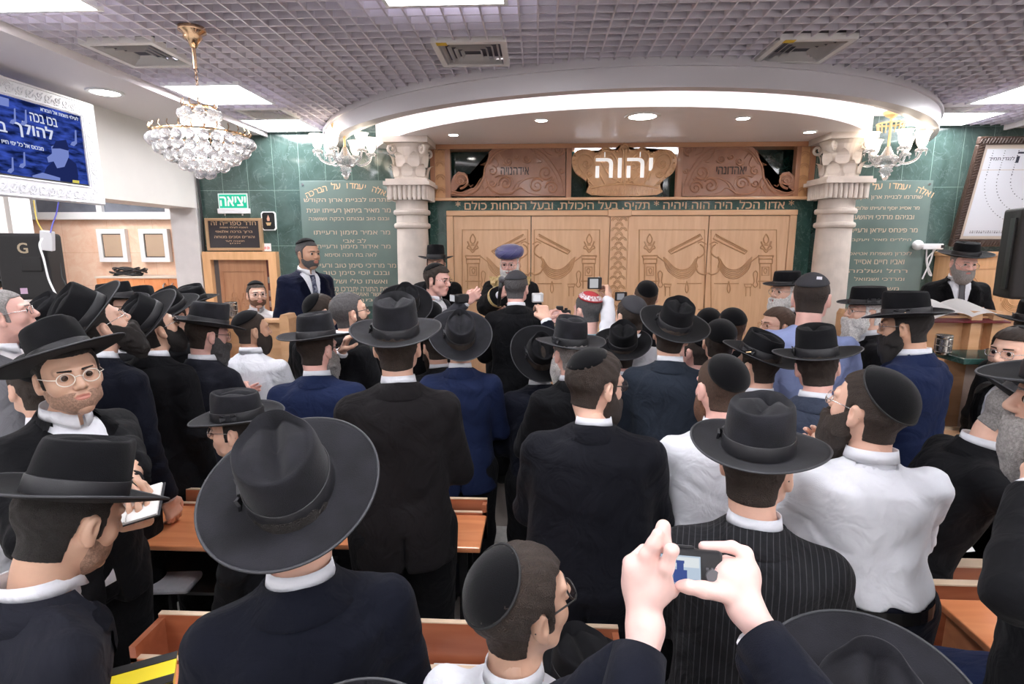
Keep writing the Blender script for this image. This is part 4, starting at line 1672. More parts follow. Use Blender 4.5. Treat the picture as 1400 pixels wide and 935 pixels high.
REPORT = []
def person(label, px, py, d, face=0, body=None, hp=0, hr=0, lean=3, s=1.0, sw=1.0, fat=0.0, fl=None, garment='jacket', cloth='black', trousers='black',
           skin='fair', hair='short', hcol='black', beard=None, bcol=None, moust=None, hat=None, kippah=None, glasses=None, gshape='round', gdrop=0.0,
           arms=('down', 'down'), eyes=None, tie=None, group=None, hem=-.32, hs=1.0, res=.0115, collar=True, open_front=None, seed=None, palms=(None, None),
           hposes=('relaxed', 'relaxed'), legs=True, belt=False, vest=None, wr=1.0, hair_on=True, seated=False, tshirt=False, elbow=(None, None), trunk=.50, stripes=None, sleeve=1.0):
    global NP
    NP += 1
    seed = NP if seed is None else seed
    if body is None:
        body = face
    f_img, b_img = face, body
    Wd = D(px, py, d)
    Y = Wd.y
    az = math.degrees(math.atan2(-Wd.x, Wd.y))
    face += az; body += az
    if fl is None:
        fl = floor_at(Y, Wd.x)
    REPORT.append((label[:40], round(Wd.x, 2), round(Y, 2), round(Wd.z - fl, 2)))
    yaw = math.radians(body)
    root = thing('person', label, 'person', (0, 0, fl), yaw, group)
    Rz = Matrix.Rotation(yaw, 3, 'Z')
    # neck base
    ln = math.radians(lean)
    Rn = Matrix.Rotation(-ln * .5 - math.radians(hp) * .25, 3, 'X')
    nb = Vector((0, -.040, -.140))
    zN = Wd.z - fl - (Rn @ (-nb * hs)).z
    Lsp = trunk * s
    zP = zN - Lsp * math.cos(ln)
    tl = math.tan(ln)
    N = Vector((0, (zN - zP) * tl, zN))
    C = N + Rn @ (-nb * hs)
    off = Rz @ C
    root.location = (Wd.x - off.x, Wd.y - off.y, fl)
    rl = Vector(root.location)
    Ri = Rz.transposed()
    def toloc(p):
        return Ri @ (Vector(p) - rl)
    # head rotation in body frame
    Rh = Matrix.Rotation(math.radians(face - body), 3, 'Z') @ Matrix.Rotation(-math.radians(hp), 3, 'X') @ Matrix.Rotation(math.radians(hr), 3, 'Y')
    showface = (abs(((f_img + 180) % 360) - 180) > 25)
    if eyes is None:
        eyes = abs(((f_img + 180) % 360) - 180) > 60
    f_open = open_front if open_front is not None else (abs(((b_img + 180) % 360) - 180) > 35)

    # -------- torso profile in this body's own size
    q = QQ
    span = zN - zP
    rx = RX * s * sw; ry = RY * s * (1 + .3 * (sw - 1)); yo = YO * s
    bel = np.exp(-((q - .12) / .35)**2) * fat
    rx = rx + bel * .5; ry = ry + bel
    yo = yo + bel * .45
    def prof(z, e=0.0):
        qq = (z - zP) / span
        return np.interp(qq, q, rx) + e, np.interp(qq, q, ry) + e, np.interp(qq, q, yo) + np.maximum(z - zP, 0) * tl
    def tor(g, e=0.0, lo=None, hi=None, k=.02):
        z1 = g.ax[2]
        a, b, c = prof(z1, e)
        a = a[None, None, :].astype(np.float32); b = b[None, None, :].astype(np.float32); c = c[None, None, :].astype(np.float32)
        x, y = np.abs(g.X) / a, np.abs(g.Y - c) / b
        p = 2.35
        d = ((x**p + y**p)**(1 / p) - 1) * np.minimum(a, b) * .92
        if hi is not None:
            d = smax(d, g.Z - hi, k)
        if lo is not None:
            d = smax(d, lo - g.Z, .006)
        return d
    def front_y(x, z, e=0.0):
        a, b, c = prof(np.array(z), e)
        t = min(.999, abs(x) / float(a))
        return float(c) + float(b) * (1 - t**2.35)**(1 / 2.35)
    def back_y(x, z, e=0.0):
        a, b, c = prof(np.array(z), e)
        t = min(.999, abs(x) / float(a))
        return float(c) - float(b) * (1 - t**2.35)**(1 / 2.35)

    # -------- arms
    qs = .825
    zS = zP + span * qs
    L1, L2 = .285 * s, .255 * s
    A_ = []
    for i, sd in enumerate((-1, 1)):
        S = Vector((sd * (.166 * s * sw), span * qs * tl - .012, zS))
        a = arms[i]
        pole = Vector((sd * .5, -.9, -.5))
        palm = Vector((-sd, .15, 0))
        if a == 'down':
            W = S + Vector((sd * .05, .05, -.525)) * s
        elif a == 'front':
            W = Vector((sd * .06, N.y * .5 + .26 * s, zP + .22 * s)); palm = Vector((-sd * .5, -1, .2)); pole = Vector((sd * .8, -.4, -1))
        elif a == 'book':
            W = Vector((sd * .10, N.y * .6 + .30 * s, zP + .30 * s)); palm = Vector((-sd * .4, -.5, 1)); pole = Vector((sd * .7, -.3, -1))
        elif a == 'belly':
            W = Vector((sd * .02, N.y * .5 + .20 * s + fat * .8, zP + .10 * s)); palm = Vector((-sd * .3, -1, 0)); pole = Vector((sd, -.5, -.6))
        elif a == 'back':
            W = Vector((sd * .05, -.19 * s, zP + .02)); palm = Vector((0, -1, 0)); pole = Vector((sd, -1, 0))
        elif a == 'desk':
            W = Vector((sd * .16, N.y + .34 * s, zP + .18 * s)); palm = Vector((0, 0, -1)); pole = Vector((sd * .8, -.5, .1))
        elif a == 'up':
            W = Vector((sd * .12, N.y + .30 * s, zN + .02)); palm = Vector((-sd, -.3, 0)); pole = Vector((sd * .6, 0, -1))
        else:
            W = toloc(D(*a) if isinstance(a, tuple) else a); pole = Vector((sd * .6, -.1, -1))
        if palms[i] is not None:
            palm = Ri @ Vector(palms[i])
        if elbow[i] is not None:
            pole = Ri @ Vector(elbow[i])
        E, W = ik(S, W, pole, L1, L2)
        A_.append((S, E, W, palm, sd))

    zmin = min([zP + hem * span] + [min(a[1].z, a[2].z) - .06 for a in A_])
    top = max([zN + .06] + [max(a[1].z, a[2].z) + .07 for a in A_])
    xs = [v.x for a in A_ for v in a[:3]]; ys = [v.y for a in A_ for v in a[:3]]
    xm = float(rx.max()) + .03
    ymn = min(-float(ry.max()) - .05, min(ys) - .08)
    ymx = max(float(ry.max()) + .06 + max(0, (zN - zP) * tl) + fat, max(ys) + .08)
    lo = (min(-xm, min(xs) - .08), ymn, zmin - .02)
    hi = (max(xm, max(xs) + .08), ymx, top)
    g = Grid(lo, hi, res)

    shirtish = garment in ('shirt', 'tshirt')
    e0 = -.006 if shirtish else 0.0
    hemz = zP + (hem if not shirtish else -.05) * span
    d = tor(g, e0, hemz, zN + .012)
    kk = .035
    for (S, E, W, palm, sd) in A_:
        r1, r2, r3 = (.061, .053, .045) if not shirtish else (.056, .050, .042)
        if sleeve != 1.0:
            r2 *= sleeve; r3 *= sleeve * 1.15
        r1, r2, r3 = r1 * s, r2 * s, r3 * s
        if garment == 'tshirt':
            Eh = S + (E - S) * .75
            a_ = cap(g, S, Eh, r1, r2 * 1.05)
        else:
            a_ = smin(cap(g, S, E, r1, r2), cap(g, E, W, r2, r3), .02)
            # flat cuff
            fd = (W - E).normalized()
            a_ = smax(a_, (g.X - W.x) * fd.x + (g.Y - W.y) * fd.y + (g.Z - W.z) * fd.z, .008)
            # elbow creases
            t_ = (g.X - E.x) * fd.x + (g.Y - E.y) * fd.y + (g.Z - E.z) * fd.z
            rr_ = np.sqrt((g.X - E.x)**2 + (g.Y - E.y)**2 + (g.Z - E.z)**2)
            a_ = a_ + .0038 * wr * np.sin(t_ * 95 + 2.5 * np.sin(g.X * 22 + seed)) * np.exp(-(rr_ / .13)**2)
        d = smin(d, a_, kk)
    if not shirtish:
        for (S, E, W, palm, sd) in A_:
            d = smin(d, cap(g, S + Vector((-sd * .012, 0, .006)), (sd * .05 * s, N.y - .012, zN - .030), .054 * s, .040 * s), .03)
    # soft cloth unevenness and drag folds
    am = (.0042 if not shirtish else .0060) * wr
    rdg = nz3(g, 20, seed + 3)
    d = d + am * nz3(g, 14, seed) + am * .5 * nz3(g, 42, seed + 50) + am * 1.1 * (np.exp(-(rdg / .16)**2) - .25)
    if not shirtish:
        gyc = prof(g.ax[2])[2][None, None, :].astype(np.float32)
        back = np.clip((gyc - g.Y) / .05, 0, 1)
        d = d + .0040 * np.exp(-(g.X / .007)**2) * back * (g.Z < zN - .05)
        if hem < -.2:
            d = d + .012 * np.exp(-(g.X / .006)**2) * back * (g.Z < zP - .02 * s)
    else:
        gyc = prof(g.ax[2])[2][None, None, :].astype(np.float32)
        # blousing folds above the belt
        d = d + .006 * wr * np.sin(g.X * 60 + 2 * np.sin(g.Z * 18 + seed)) * np.exp(-((g.Z - zP - .03) / .12)**2)
    zb = zP + .36 * span           # first button
    if f_open and garment == 'jacket':
        hw = np.clip((g.Z - zb) / (zN - zb), 0, 1) * .080 * s
        hw = np.where(g.Z < zb - .04, (zb - .04 - g.Z) * .10, hw)
        car = np.maximum(np.maximum(np.abs(g.X) - hw, gyc - g.Y), -(d + .024))
        d = smax(d, -car, .004)
    # neck hole
    nh = cap(g, (0, N.y - .01, zN - .03), (0, N.y + .01, zN + .08), .056 * s)
    d = smax(d, -nh, .006)
    V, Q = nets(d, g)
    V = relax(V, Q, 1, .35)
    gname = {'jacket': 'jacket', 'shirt': 'shirt', 'tshirt': 'shirt', 'coat': 'coat', 'robe': 'robe'}[garment]
    gm = clothmat(cloth)
    me = quads_mesh(gname, V, Q)
    link_mesh(gname, me, gm, root)

    # -------- shirt front under an open jacket
    if f_open and garment == 'jacket':
        g2 = Grid((-.13 * s, -.10, zb - .25), (.13 * s, ymx, zN + .03), .010)
        d2 = tor(g2, -.014, None, zN + .012)
        d2 = smax(d2, -(g2.Y - prof(g2.ax[2])[2][None, None, :] - .01), .004)
        d2 = d2 + .0018 * nz3(g2, 40, seed)
        V, Q = nets(d2, g2)
        if vest:
            pass
        link_mesh('shirt', quads_mesh('shirt', V, Q), clothmat('white' if vest is None else vest), root)
        # lapels follow the jacket front from the collar down to the first button
        for sd in (-1, 1):
            bm = bmesh.new()
            rows = []
            n = 12
            for i in range(n + 1):
                t = i / n
                z = zN - .012 - (zN - .012 - zb) * t
                xi = (.080 * (1 - t) + .002) * s
                wdt = (.030 + .050 * math.sin(PI * min(1, t * 1.15 + .12)) ** .8) * s * (1 - .55 * t)
                if .20 < t < .30:
                    wdt *= .72
                row = []
                for j in range(4):
                    u = j / 3
                    x = xi + wdt * u
                    row.append((sd * x, front_y(x, z - .02 * u * (1 - t), .0045 + .004 * math.sin(PI * u)), z - .02 * u * (1 - t)))
                rows.append([bm.verts.new(p) for p in row])
            for i in range(n):
                for j in range(3):
                    bm.faces.new((rows[i][j], rows[i][j + 1], rows[i + 1][j + 1], rows[i + 1][j]))
            r_ = bmesh.ops.solidify(bm, geom=list(bm.faces), thickness=.005)
            obj('lapel', bm, gm, root, smooth=False)
        if tie:
            bm = bmesh.new()
            rows = []
            for i in range(11):
                t = i / 10
                z = zN - .022 - (zN - zb + .02) * t
                w_ = (.014 + .022 * t) * s if i > 1 else (.020 if i == 1 else .024) * s
                rows.append([bm.verts.new((x, front_y(x, min(z, zN - .03), -.006 if i > 1 else .004) + (.0), z)) for x in (-w_, -w_ * .5, 0, w_ * .5, w_)])
            for i in range(10):
                for j in range(4):
                    bm.faces.new((rows[i][j], rows[i][j + 1], rows[i + 1][j + 1], rows[i + 1][j]))
            bmesh.ops.solidify(bm, geom=list(bm.faces), thickness=.004)
            obj('necktie', bm, tie, root, smooth=True)

    # -------- collars
    def ring(r, z, ph, yb):
        return (r * math.sin(ph), yb - r * math.cos(ph) * 1.05, z)
    ny = N.y - .005
    tilt_ = lambda ph: -.022 * s * (1 - math.cos(ph)) * .5      # collar drops towards the front
    if collar and garment != 'tshirt':
        wcol = clothmat('white' if garment != 'shirt' or cloth != 'offwhite' else cloth)
        bm = bmesh.new()
        n = 30
        rows = []
        lim = PI * .955
        for i in range(n + 1):
            ph = -lim + 2 * lim * i / n
            fr = max(0, (abs(ph) - 2.2) / .8)
            z0 = zN + .004 + tilt_(ph)
            up_ = .047 * s
            rows.append([bm.verts.new(ring(rr * s, zz, ph, ny + .012 * (1 - math.cos(ph)) * .5)) for rr, zz in
                         ((.0600, z0 - .012), (.0570, z0 + up_), (.0600, z0 + up_ + .003), (.0660 + .010 * fr, z0 + up_ * .35 - .022 * fr), (.0640 + .008 * fr, z0 + up_ * .35 - .022 * fr))])
        for i in range(n):
            for j in range(4):
                bm.faces.new((rows[i][j], rows[i + 1][j], rows[i + 1][j + 1], rows[i][j + 1]))
        obj('shirt_collar', bm, wcol, root, smooth=True)
    if garment in ('jacket', 'coat'):
        bm = bmesh.new()
        n = 26
        rows = []
        lim = 2.05 if f_open else 2.6
        for i in range(n + 1):
            ph = -lim + 2 * lim * i / n
            a_ = abs(ph) / lim
            z0 = zN + tilt_(ph) - .004 * a_
            rise = .032 * s * (1 - .3 * a_)
            o2 = (.106 + .006 * a_) * s
            yb = ny + .010 * (1 - math.cos(ph)) * .5
            rows.append([bm.verts.new(ring(rr, zz, ph, yb)) for rr, zz in
                         ((.064 * s, z0 - .01), (.0660 * s, z0 + rise), (.072 * s, z0 + rise + .003), (.086 * s, z0 + .008), (o2, z0 - .016 * s), (o2 - .003, z0 - .026 * s))])
        for i in range(n):
            for j in range(5):
                bm.faces.new((rows[i][j], rows[i + 1][j], rows[i + 1][j + 1], rows[i][j + 1]))
        obj('jacket_collar' if garment == 'jacket' else 'coat_collar', bm, gm, root, smooth=True)

    # -------- one continuous body: head, neck, trunk, arms, hands, legs
    hres = .0033 if (showface and Y < 3.2) else .0045
    HVt, HQ = head_geo(hres)
    v = HVt.copy()
    wN = smoothstep(-.06, -.14, v[:, 2])[:, None]
    Rh_ = np.array(Rh); Rn_ = np.array(Rn)
    Ca = np.array(C)
    vh = (v * hs) @ Rh_.T + Ca
    vn = ((v - np.array(nb)) * hs) @ Rn_.T + np.array(N)
    vv = vh * (1 - wN) + vn * wN
    VV, FF, MI = [vv], [HQ], []
    cen = HVt[HQ].mean(1)
    lip = (np.abs(cen[:, 0]) < .021 - np.abs(cen[:, 2] + .055) * .8) & (cen[:, 1] > .082) & (cen[:, 2] < -.0455) & (cen[:, 2] > -.0655)
    MI.append(lip.astype(np.int32))
    nv = len(vv)
    # low-resolution core
    gl = min(zP - .02, 10)
    zf = 0.0
    kneez = max(.28, (zP - .0) * .52)
    lo2 = (lo[0], ymn, -.01); hi2 = (hi[0], ymx, max(top, zN + .05))
    g3 = Grid(lo2, hi2, .026)
    d3 = tor(g3, -.035, zP - .1, zN - .02)
    d3 = smin(d3, cap(g3, (0, N.y - .01, zN - .08), (0, N.y, zN + .02), .045), .03)
    for (S, E, W, palm, sd) in A_:
        d3 = smin(d3, smin(cap(g3, S, E, .042 * s, .034 * s), cap(g3, E, W, .034 * s, .027 * s), .02), .03)
        hx = sd * .095 * s
        kf = .24 if seated else .015
        kz = kneez if not seated else zP - .02
        if seated:
            kf = .40
        d3 = smin(d3, smin(cap(g3, (hx, 0, zP - .05), (hx, kf, kz), .07 * s, .05 * s), cap(g3, (hx, kf, kz), (hx, 0 if not seated else kf, .08), .05 * s, .036 * s), .02), .03)
    V3, Q3 = nets(d3, g3)
    VV.append(V3); FF.append(Q3 + nv); MI.append(np.zeros(len(Q3), np.int32)); nv += len(V3)
    for i, (S, E, W, palm, sd) in enumerate(A_):
        pose = hposes[i]
        if pose is None:
            continue
        hh, hq = hand_geo(pose, .0045 if Y < 2.6 else .006, sd)
        fd = (W - E).normalized()
        zc = -fd
        yc = (palm - zc * palm.dot(zc))
        if yc.length < 1e-4: yc = zc.orthogonal()
        yc.normalize()
        xc = yc.cross(zc)
        Rm = np.array(Matrix((xc, yc, zc)).transposed())
        Wc = W + fd * .02
        v = (hh * s) @ Rm.T + np.array(Wc)
        VV.append(v); FF.append(hq + nv); MI.append(np.zeros(len(hq), np.int32)); nv += len(v)
    me = quads_mesh('body', np.concatenate(VV), np.concatenate(FF))
    me.polygons.foreach_set('material_index', np.concatenate(MI))
    link_mesh('body', me, [skinmat(skin), lipmat(skin)], root)
    # cuffs of the shirt
    if garment in ('jacket', 'coat', 'robe'):
        for (S, E, W, palm, sd) in A_:
            fd = (W - E).normalized()
            bm = bmesh.new()
            bmtube(bm, [W - fd * .03, W + fd * .012, W + fd * .016], .034 * s, 14, radii=[.036 * s, .035 * s, .031 * s])
            obj('shirt_cuff', bm, clothmat('white'), root, smooth=True)
    # -------- head parts
    def headpart(nm, geo, m, sc=1.0):
        Vh, Qh = geo
        v = (Vh * hs * sc) @ Rh_.T + Ca
        link_mesh(nm, quads_mesh(nm, v, Qh), m, root)
    if hair and hair_on:
        headpart('hair', hair_geo(hair), hairmat(hcol))
    if beard:
        headpart('beard', beard_geo(beard), hairmat(bcol or hcol))
        if beard != 'stubble' and (moust is None or moust) and eyes:
            headpart('moustache', moust_geo(), hairmat(bcol or hcol))
    if eyes:
        headpart('eyebrows', brow_geo(), hairmat(hcol if hcol != 'white' else 'grey'))
        eye_part(root, Rh, C, hs)
    if glasses:
        glasses_part(root, Rh, C, hs, glasses, gshape, gdrop)
    if kippah:
        kippah_part(root, Rh, C, hs, **kippah)
    if hat is not None:
        hat_part(root, Rh, C, hs, **hat)
    # -------- trousers and shoes
    if legs and zP > .35:
        kz = kneez
        g4 = Grid((-.26 * s - fat, -.22, .02), (.26 * s + fat, .30 + fat if not seated else .56, zP + .16), .018)
        d4 = tor(g4, -.012, zP - .12, zP + .12)
        for sd in (-1, 1):
            hx = sd * .100 * s
            if seated:
                leg = smin(cap(g4, (hx, 0, zP - .06), (hx, .40, zP - .04), .105 * s, .085 * s), cap(g4, (hx, .40, zP - .04), (hx, .38, .10), .085 * s, .07 * s), .03)
            else:
                leg = smin(cap(g4, (hx, 0, zP - .06), (hx, .01, kz), (.110 + fat * .2) * s, .082 * s), cap(g4, (hx, .01, kz), (hx * 1.05, -.005, .09), .082 * s, .072 * s), .04)
            d4 = smin(d4, leg, .02)
        d4 = smax(d4, .055 - g4.Z, .01)
        d4 = smax(d4, g4.Z - (zP + (.0 if shirtish else .05)), .01)
        d4 = d4 + .004 * nz3(g4, 20, seed + 9)
        V4, Q4 = nets(d4, g4)
        link_mesh('trousers', quads_mesh('trousers', V4, Q4), clothmat(trousers), root)
        for sd in (-1, 1):
            fy = 0 if not seated else .38
            g5 = Grid((-.06, -.10, 0), (.06, .22, .13), .010)
            d5 = ell(g5, (0, .08, .03), (.045, .12, .045))
            d5 = smin(d5, cap(g5, (0, -.03, .03), (0, -.02, .10), .040), .03)
            d5 = smax(d5, .004 - g5.Z, .004)
            V5, Q5 = nets(d5, g5) if 'shoe' not in HV else HV['shoe']
            HV['shoe'] = (V5, Q5)
            v = V5 + np.array((sd * .105 * s, fy - .01, 0))
            link_mesh('shoe', quads_mesh('shoe', v, Q5), M_shoe, root)
        if belt:
            bm = bmesh.new()
            a, b, c = prof(np.array(zP - .01), .004)
            a, b, c = float(a), float(b), float(c)
            lo_, hi_ = [], []
            for k in range(40):
                th = 2 * PI * k / 40
                p_ = 2 / 2.35
                x = a * math.copysign(abs(math.cos(th))**p_, math.cos(th)); y = c + b * math.copysign(abs(math.sin(th))**p_, math.sin(th))
                lo_.append(bm.verts.new((x, y, zP - .045))); hi_.append(bm.verts.new((x * .99, c + (y - c) * .99, zP - .008)))
            for k in range(40):
                bm.faces.new((lo_[k], lo_[(k + 1) % 40], hi_[(k + 1) % 40], hi_[k]))
            bmesh.ops.solidify(bm, geom=list(bm.faces), thickness=.004)
            obj('belt', bm, mat('black_leather', (.012, .011, .011), .35), root)
    info = dict(root=root, C=rl + Rz @ C, N=rl + Rz @ N, zP=zP + fl, arms=[(rl + Rz @ a[0], rl + Rz @ a[1], rl + Rz @ a[2]) for a in A_], Rz=Rz, Rh=Rz @ Rh, toloc=toloc, front_y=front_y)
    return info

FED = dict(style='fedora')
def fed(**k):
    d = dict(style='fedora'); d.update(k); return d
def kip(m=None, **k):
    d = dict(m=m or M_velvet, trim=None); d.update(k); return d
M_trimv = mat('velvet_trim', (.012, .012, .013), .7)
M_tie_grey = mat('grey_tie', (.16, .16, .18), .5)
M_tie_blue = mat('patterned_blue_tie', (.03, .04, .12), .5, col2=(.45, .48, .6), vscale=60)
M_red = mat('red_skullcap_cloth', (.45, .03, .04), .8, bump=.3, bscale=300)
M_pat = mat('silver_red_embroidery', (.30, .04, .06), .7, col2=(.75, .73, .74), vscale=75)
H_grey = M_felt2

# ---------------------------------------------------------------- nearest row
person('man seen from behind in a huge grey-black wide-brimmed hat, nearest to the viewer', 405, 694, 1.09, 0, body=0, hp=-8, hr=-6, cloth='navydark', sw=.95,
       hat=fed(tilt=17, roll=-7, brim=.168, tall=.125, felt=M_felt2, curl=.008, binding=True), hcol='black', res=.010, seed=3, lean=0)
person('bowed young man at the left edge in a charcoal jacket and black hat, reading', 96, 712, 1.18, -62, body=-68, hp=24, lean=16, cloth='charcoal', skin='olive',
       hat=fed(tilt=0, tall=.128, curl=.020), beard='stubble', bcol='shadow', hcol='black', arms=('down', 'down'), sw=.92, res=.010, seed=4, eyes=False)
p_wg = person('young man in white-framed glasses looking back at the viewer', 94, 514, 1.72, -166, body=-150, hp=-2, hr=4, cloth='black', skin='olive',
       hat=fed(tilt=20, roll=6, brim=.172, tall=.118, curl=.016), beard='stubble', bcol='shadow', hcol='black', glasses='clear', gshape='round', eyes=True,
       arms=((186, 706, 1.50), (150, 706, 1.48)), hposes=('hold', 'hold'), palms=((0, 0, 1), (0, 0, 1)), res=.010, seed=5)
person('boy in a black velvet skullcap, wire glasses and white shirt at the bottom edge', 713, 824, 1.04, -58, body=-25, hp=-6, garment='shirt', cloth='white', skin='olive', hs=.95, s=.86,
       hcol='dark', hair='full', kippah=kip(trim=M_trimv, tilt=50, size=51), glasses='black', eyes=True, arms=('down', 'down'), res=.010, seed=6, lean=0)
p_low1 = person('figure at the bottom right under a big grey-black hat, brim towards the viewer', 1180, 1030, .88, 4, cloth='black', hat=fed(tilt=30, brim=.172, tall=.12, felt=M_felt2, curl=.012), s=1.0, seed=7)
person('figure at the bottom edge left of the boy, only a hat rim in view', 487, 1165, .76, 0, cloth='black', hat=fed(tilt=30), s=.82, seed=8)
person('broad man in a dark pinstriped jacket seen from behind, glasses showing under his hat', 1034, 640, 1.38, -14, body=6, hp=2, cloth='pinstripe',
       hat=fed(tilt=4, roll=2, tall=.125, brim=.158, felt=M_felt2), glasses='black', eyes=False, hair='buzz', hcol='dark', sw=.98, fat=.02, res=.010, seed=10, arms=('front', 'front'))
p_wr = person('bearded man in a plain white shirt and black skullcap at right, dark belt', 1188, 560, 1.56, 62, body=28, hp=-8, garment='shirt', cloth='white', trousers='navydark', belt=True,
       hcol='dark', beard='full', kippah=kip(tilt=42, size=64, m=M_velvet, trim=M_trimv), glasses='silver', eyes=True, arms=('front', 'front'), fat=.02, sw=.94, res=.010, seed=11, lean=2, trunk=.35)
person('white-bearded man stooping over the box desk at right in black hat and jacket', 1388, 572, 2.0, -76, body=-62, hp=32, lean=24, cloth='black', beard='full', bcol='grey', hcol='grey',
       hat=fed(tilt=-4, roll=0, tall=.12), glasses='silver', eyes=True, arms=('desk', 'desk'), res=.010, seed=12, hposes=('flat', 'flat'))
person('man at the right edge holding his fist to his chin, black jacket sleeve in view', 1468, 556, 1.22, 95, body=80, cloth='black', beard='full', bcol='grey', hcol='grey',
       hat=fed(), arms=((1414, 676, 1.12), 'down'), palms=((1, .2, 0), None), elbow=((-.4, -1, -1), None), hposes=('grip', 'relaxed'), res=.010, seed=13, lean=4)

# ---------------------------------------------------------------- second row
person('stout man in a long dark coat seen from behind, velvet skullcap and dark-framed glasses', 814, 526, 1.95, -52, body=-2, hp=8, lean=10, garment='coat', cloth='coat', hem=-.85,
       hcol='dark', hair='full', beard='short', kippah=kip(tilt=34, size=46), glasses='black', eyes=True, arms=('front', 'front'), fat=.06, sw=1.14, hs=1.04, res=.0115, seed=20)
person('man in a brown-black jacket seen from behind, tall crowned hat with pale brim edge', 543, 474, 2.02, -8, body=0, hp=-4, cloth='brownblack',
       hat=fed(tilt=6, tall=.132, felt=M_felt2, brim=.162, curl=.022), hcol='dark', arms=('belly', 'belly'), sw=1.0, res=.0115, seed=21, lean=1)
person('boy in a black hat and thin glasses turned left, between the desks', 325, 588, 2.02, 68, body=52, cloth='black', hat=fed(tilt=-3, tall=.112, brim=.165, felt=M_felt2), glasses='silver', eyes=True, hs=.90, s=.86,
       hcol='black', hair='short', seed=22, arms=('down', 'down'))
p_r41 = person('shaven-headed man in a white shirt and black velvet skullcap seen from behind', 985, 531, 1.98, 30, body=12, garment='shirt', cloth='white', hair='buzz', hcol='brown', beard='short', bcol='ginger',
       kippah=kip(tilt=52, size=54), seed=23, skin='pink', arms=('front', 'front'), hp=6, sw=1.02)
person('man in a grey-blue jacket with hat brim tipped to the left, both ears showing', 1117, 502, 2.36, 6, body=4, hp=4, hr=-7, cloth='greyblue', hat=fed(tilt=3, tall=.128, brim=.170), hcol='dark', hair='short', skin='pink', seed=24, arms=('belly', 'belly'))
person('grey-bearded man with a gold hat pin, hat sloping down at the back', 1036, 500, 2.64, 52, body=20, hp=2, cloth='black', beard='full', bcol='grey', hcol='dark', hat=fed(tilt=16, roll=6, tall=.108, pin=True), glasses='black', eyes=False, seed=25, arms=('belly', 'belly'))
person('tall young man in a slate grey jacket with tilted black hat, seen from behind', 918, 458, 2.72, -4, body=-2, hp=-6, hr=9, cloth='slate', hat=fed(tilt=12, roll=6, tall=.122, brim=.170), hcol='dark', seed=26, arms=('belly', 'belly'), skin='fair')
p_buzz = person('broad man in a light blue T-shirt, dark skullcap with a small white tag', 1109, 408, 3.0, -6, body=-4, garment='tshirt', cloth='lightblue', hair='buzz', hcol='dark', skin='pink',
       kippah=kip(m=M_knit, tilt=22, size=60, e=.010), hs=1.12, sw=1.18, fat=.03, seed=27, hp=8, arms=('front', 'front'))
person('man with a bushy black beard and steel hat pin in a blue jacket, in profile', 1238, 447, 2.62, 80, body=62, cloth='royal', beard='full', hcol='black', hat=fed(tilt=0, roll=0, tall=.120, pin=True), glasses='silver', eyes=True, tie=M_tie_grey, hp=8,
       seed=28, arms=('belly', 'belly'), skin='tan', res=.010)
person('man with a long flowing white beard and flat black hat behind the blue-jacketed man', 1184, 427, 3.30, 108, body=95, cloth='black', beard='long', bcol='white', hcol='white', hair='buzz', hat=fed(style='round', tilt=-2, tall=.105, brim=.150, curl=.012), glasses='silver', eyes=True, seed=29)
p50 = person('man with a dark goatee and thin oval glasses at the right edge', 1387, 484, 2.45, 148, body=130, cloth='black', beard='trim', hcol='dark', hair='full', kippah=kip(tilt=45), glasses='silver', gshape='rect', eyes=True, seed=30)
person('man in a black hat at the right edge above the goateed man', 1412, 452, 3.0, 10, cloth='black', hat=fed(), seed=31, sw=.92)
person('young man with thick brown hair and glasses, chin hidden behind the black hats', 1062, 446, 3.5, 122, body=110, cloth='black', hcol='brown', hair='full', glasses='gold', gshape='rect', eyes=True, seed=32)
person('old man with a wispy white beard and high flat hat near the right column', 1074, 400, 3.85, 132, body=120, cloth='black', beard='full', bcol='white', hcol='white', hair='buzz', hat=fed(style='round', tilt=-2, tall=.10, brim=.145, curl=.012), glasses='silver', eyes=True, seed=33)

# ---------------------------------------------------------------- middle of the crowd
person('man in a bright navy jacket, round hat tipped far back, seen from behind', 629, 470, 3.02, 4, body=-2, hp=-12, cloth='royal', hat=fed(tilt=28, tall=.115, brim=.172, felt=M_felt2), hcol='dark', seed=40, arms=('belly', 'belly'), sw=1.0)
person('grey-bearded man in blue jacket turned right behind the boy in the hat', 434, 477, 2.68, -44, body=-12, hp=4, cloth='royal', beard='full', bcol='grey', hcol='dark', hat=fed(tilt=2, roll=-3, tall=.125, brim=.170, felt=M_felt2), glasses='black', seed=41, sw=1.05, fat=.02, arms=('belly', 'belly'), skin='pink', eyes=False)
person('tall long-grey-bearded man in dark jacket, profile right at left of centre', 284, 458, 2.92, -72, body=-42, hp=10, cloth='charcoal', beard='full', bcol='salt', hcol='dark', hat=fed(tilt=-4, roll=0, tall=.125, brim=.172, felt=M_felt2), glasses='silver', seed=42, arms=('front', 'front'), skin='pink', eyes=True)
person('dark-bearded man in a plain white shirt and velvet skullcap by the lectern', 345, 452, 3.4, -74, body=-25, garment='shirt', cloth='white', hair='buzz', hcol='dark', beard='short', kippah=kip(tilt=30, size=58), seed=43, sw=1.08, fat=.04, eyes=True, arms=('front', 'front'), skin='tan')
person('clean-shaven man with black skullcap and glasses under the suited man', 440, 426, 3.6, -70, body=-45, hp=-8, cloth='black', hcol='dark', hair='short', kippah=kip(tilt=48, size=52), glasses='silver', eyes=True, seed=44)
person('greying man with glasses raising his hand to his mouth, mouth open', 478, 428, 3.12, -72, body=-50, hp=-8, cloth='black', hcol='salt', hair='short', beard='trim', bcol='dark', glasses='black', gshape='rect', eyes=True, seed=45,
       arms=((466, 484, 2.95), 'belly'), hposes=('pinch', 'relaxed'), palms=((1, 0, 0), None))
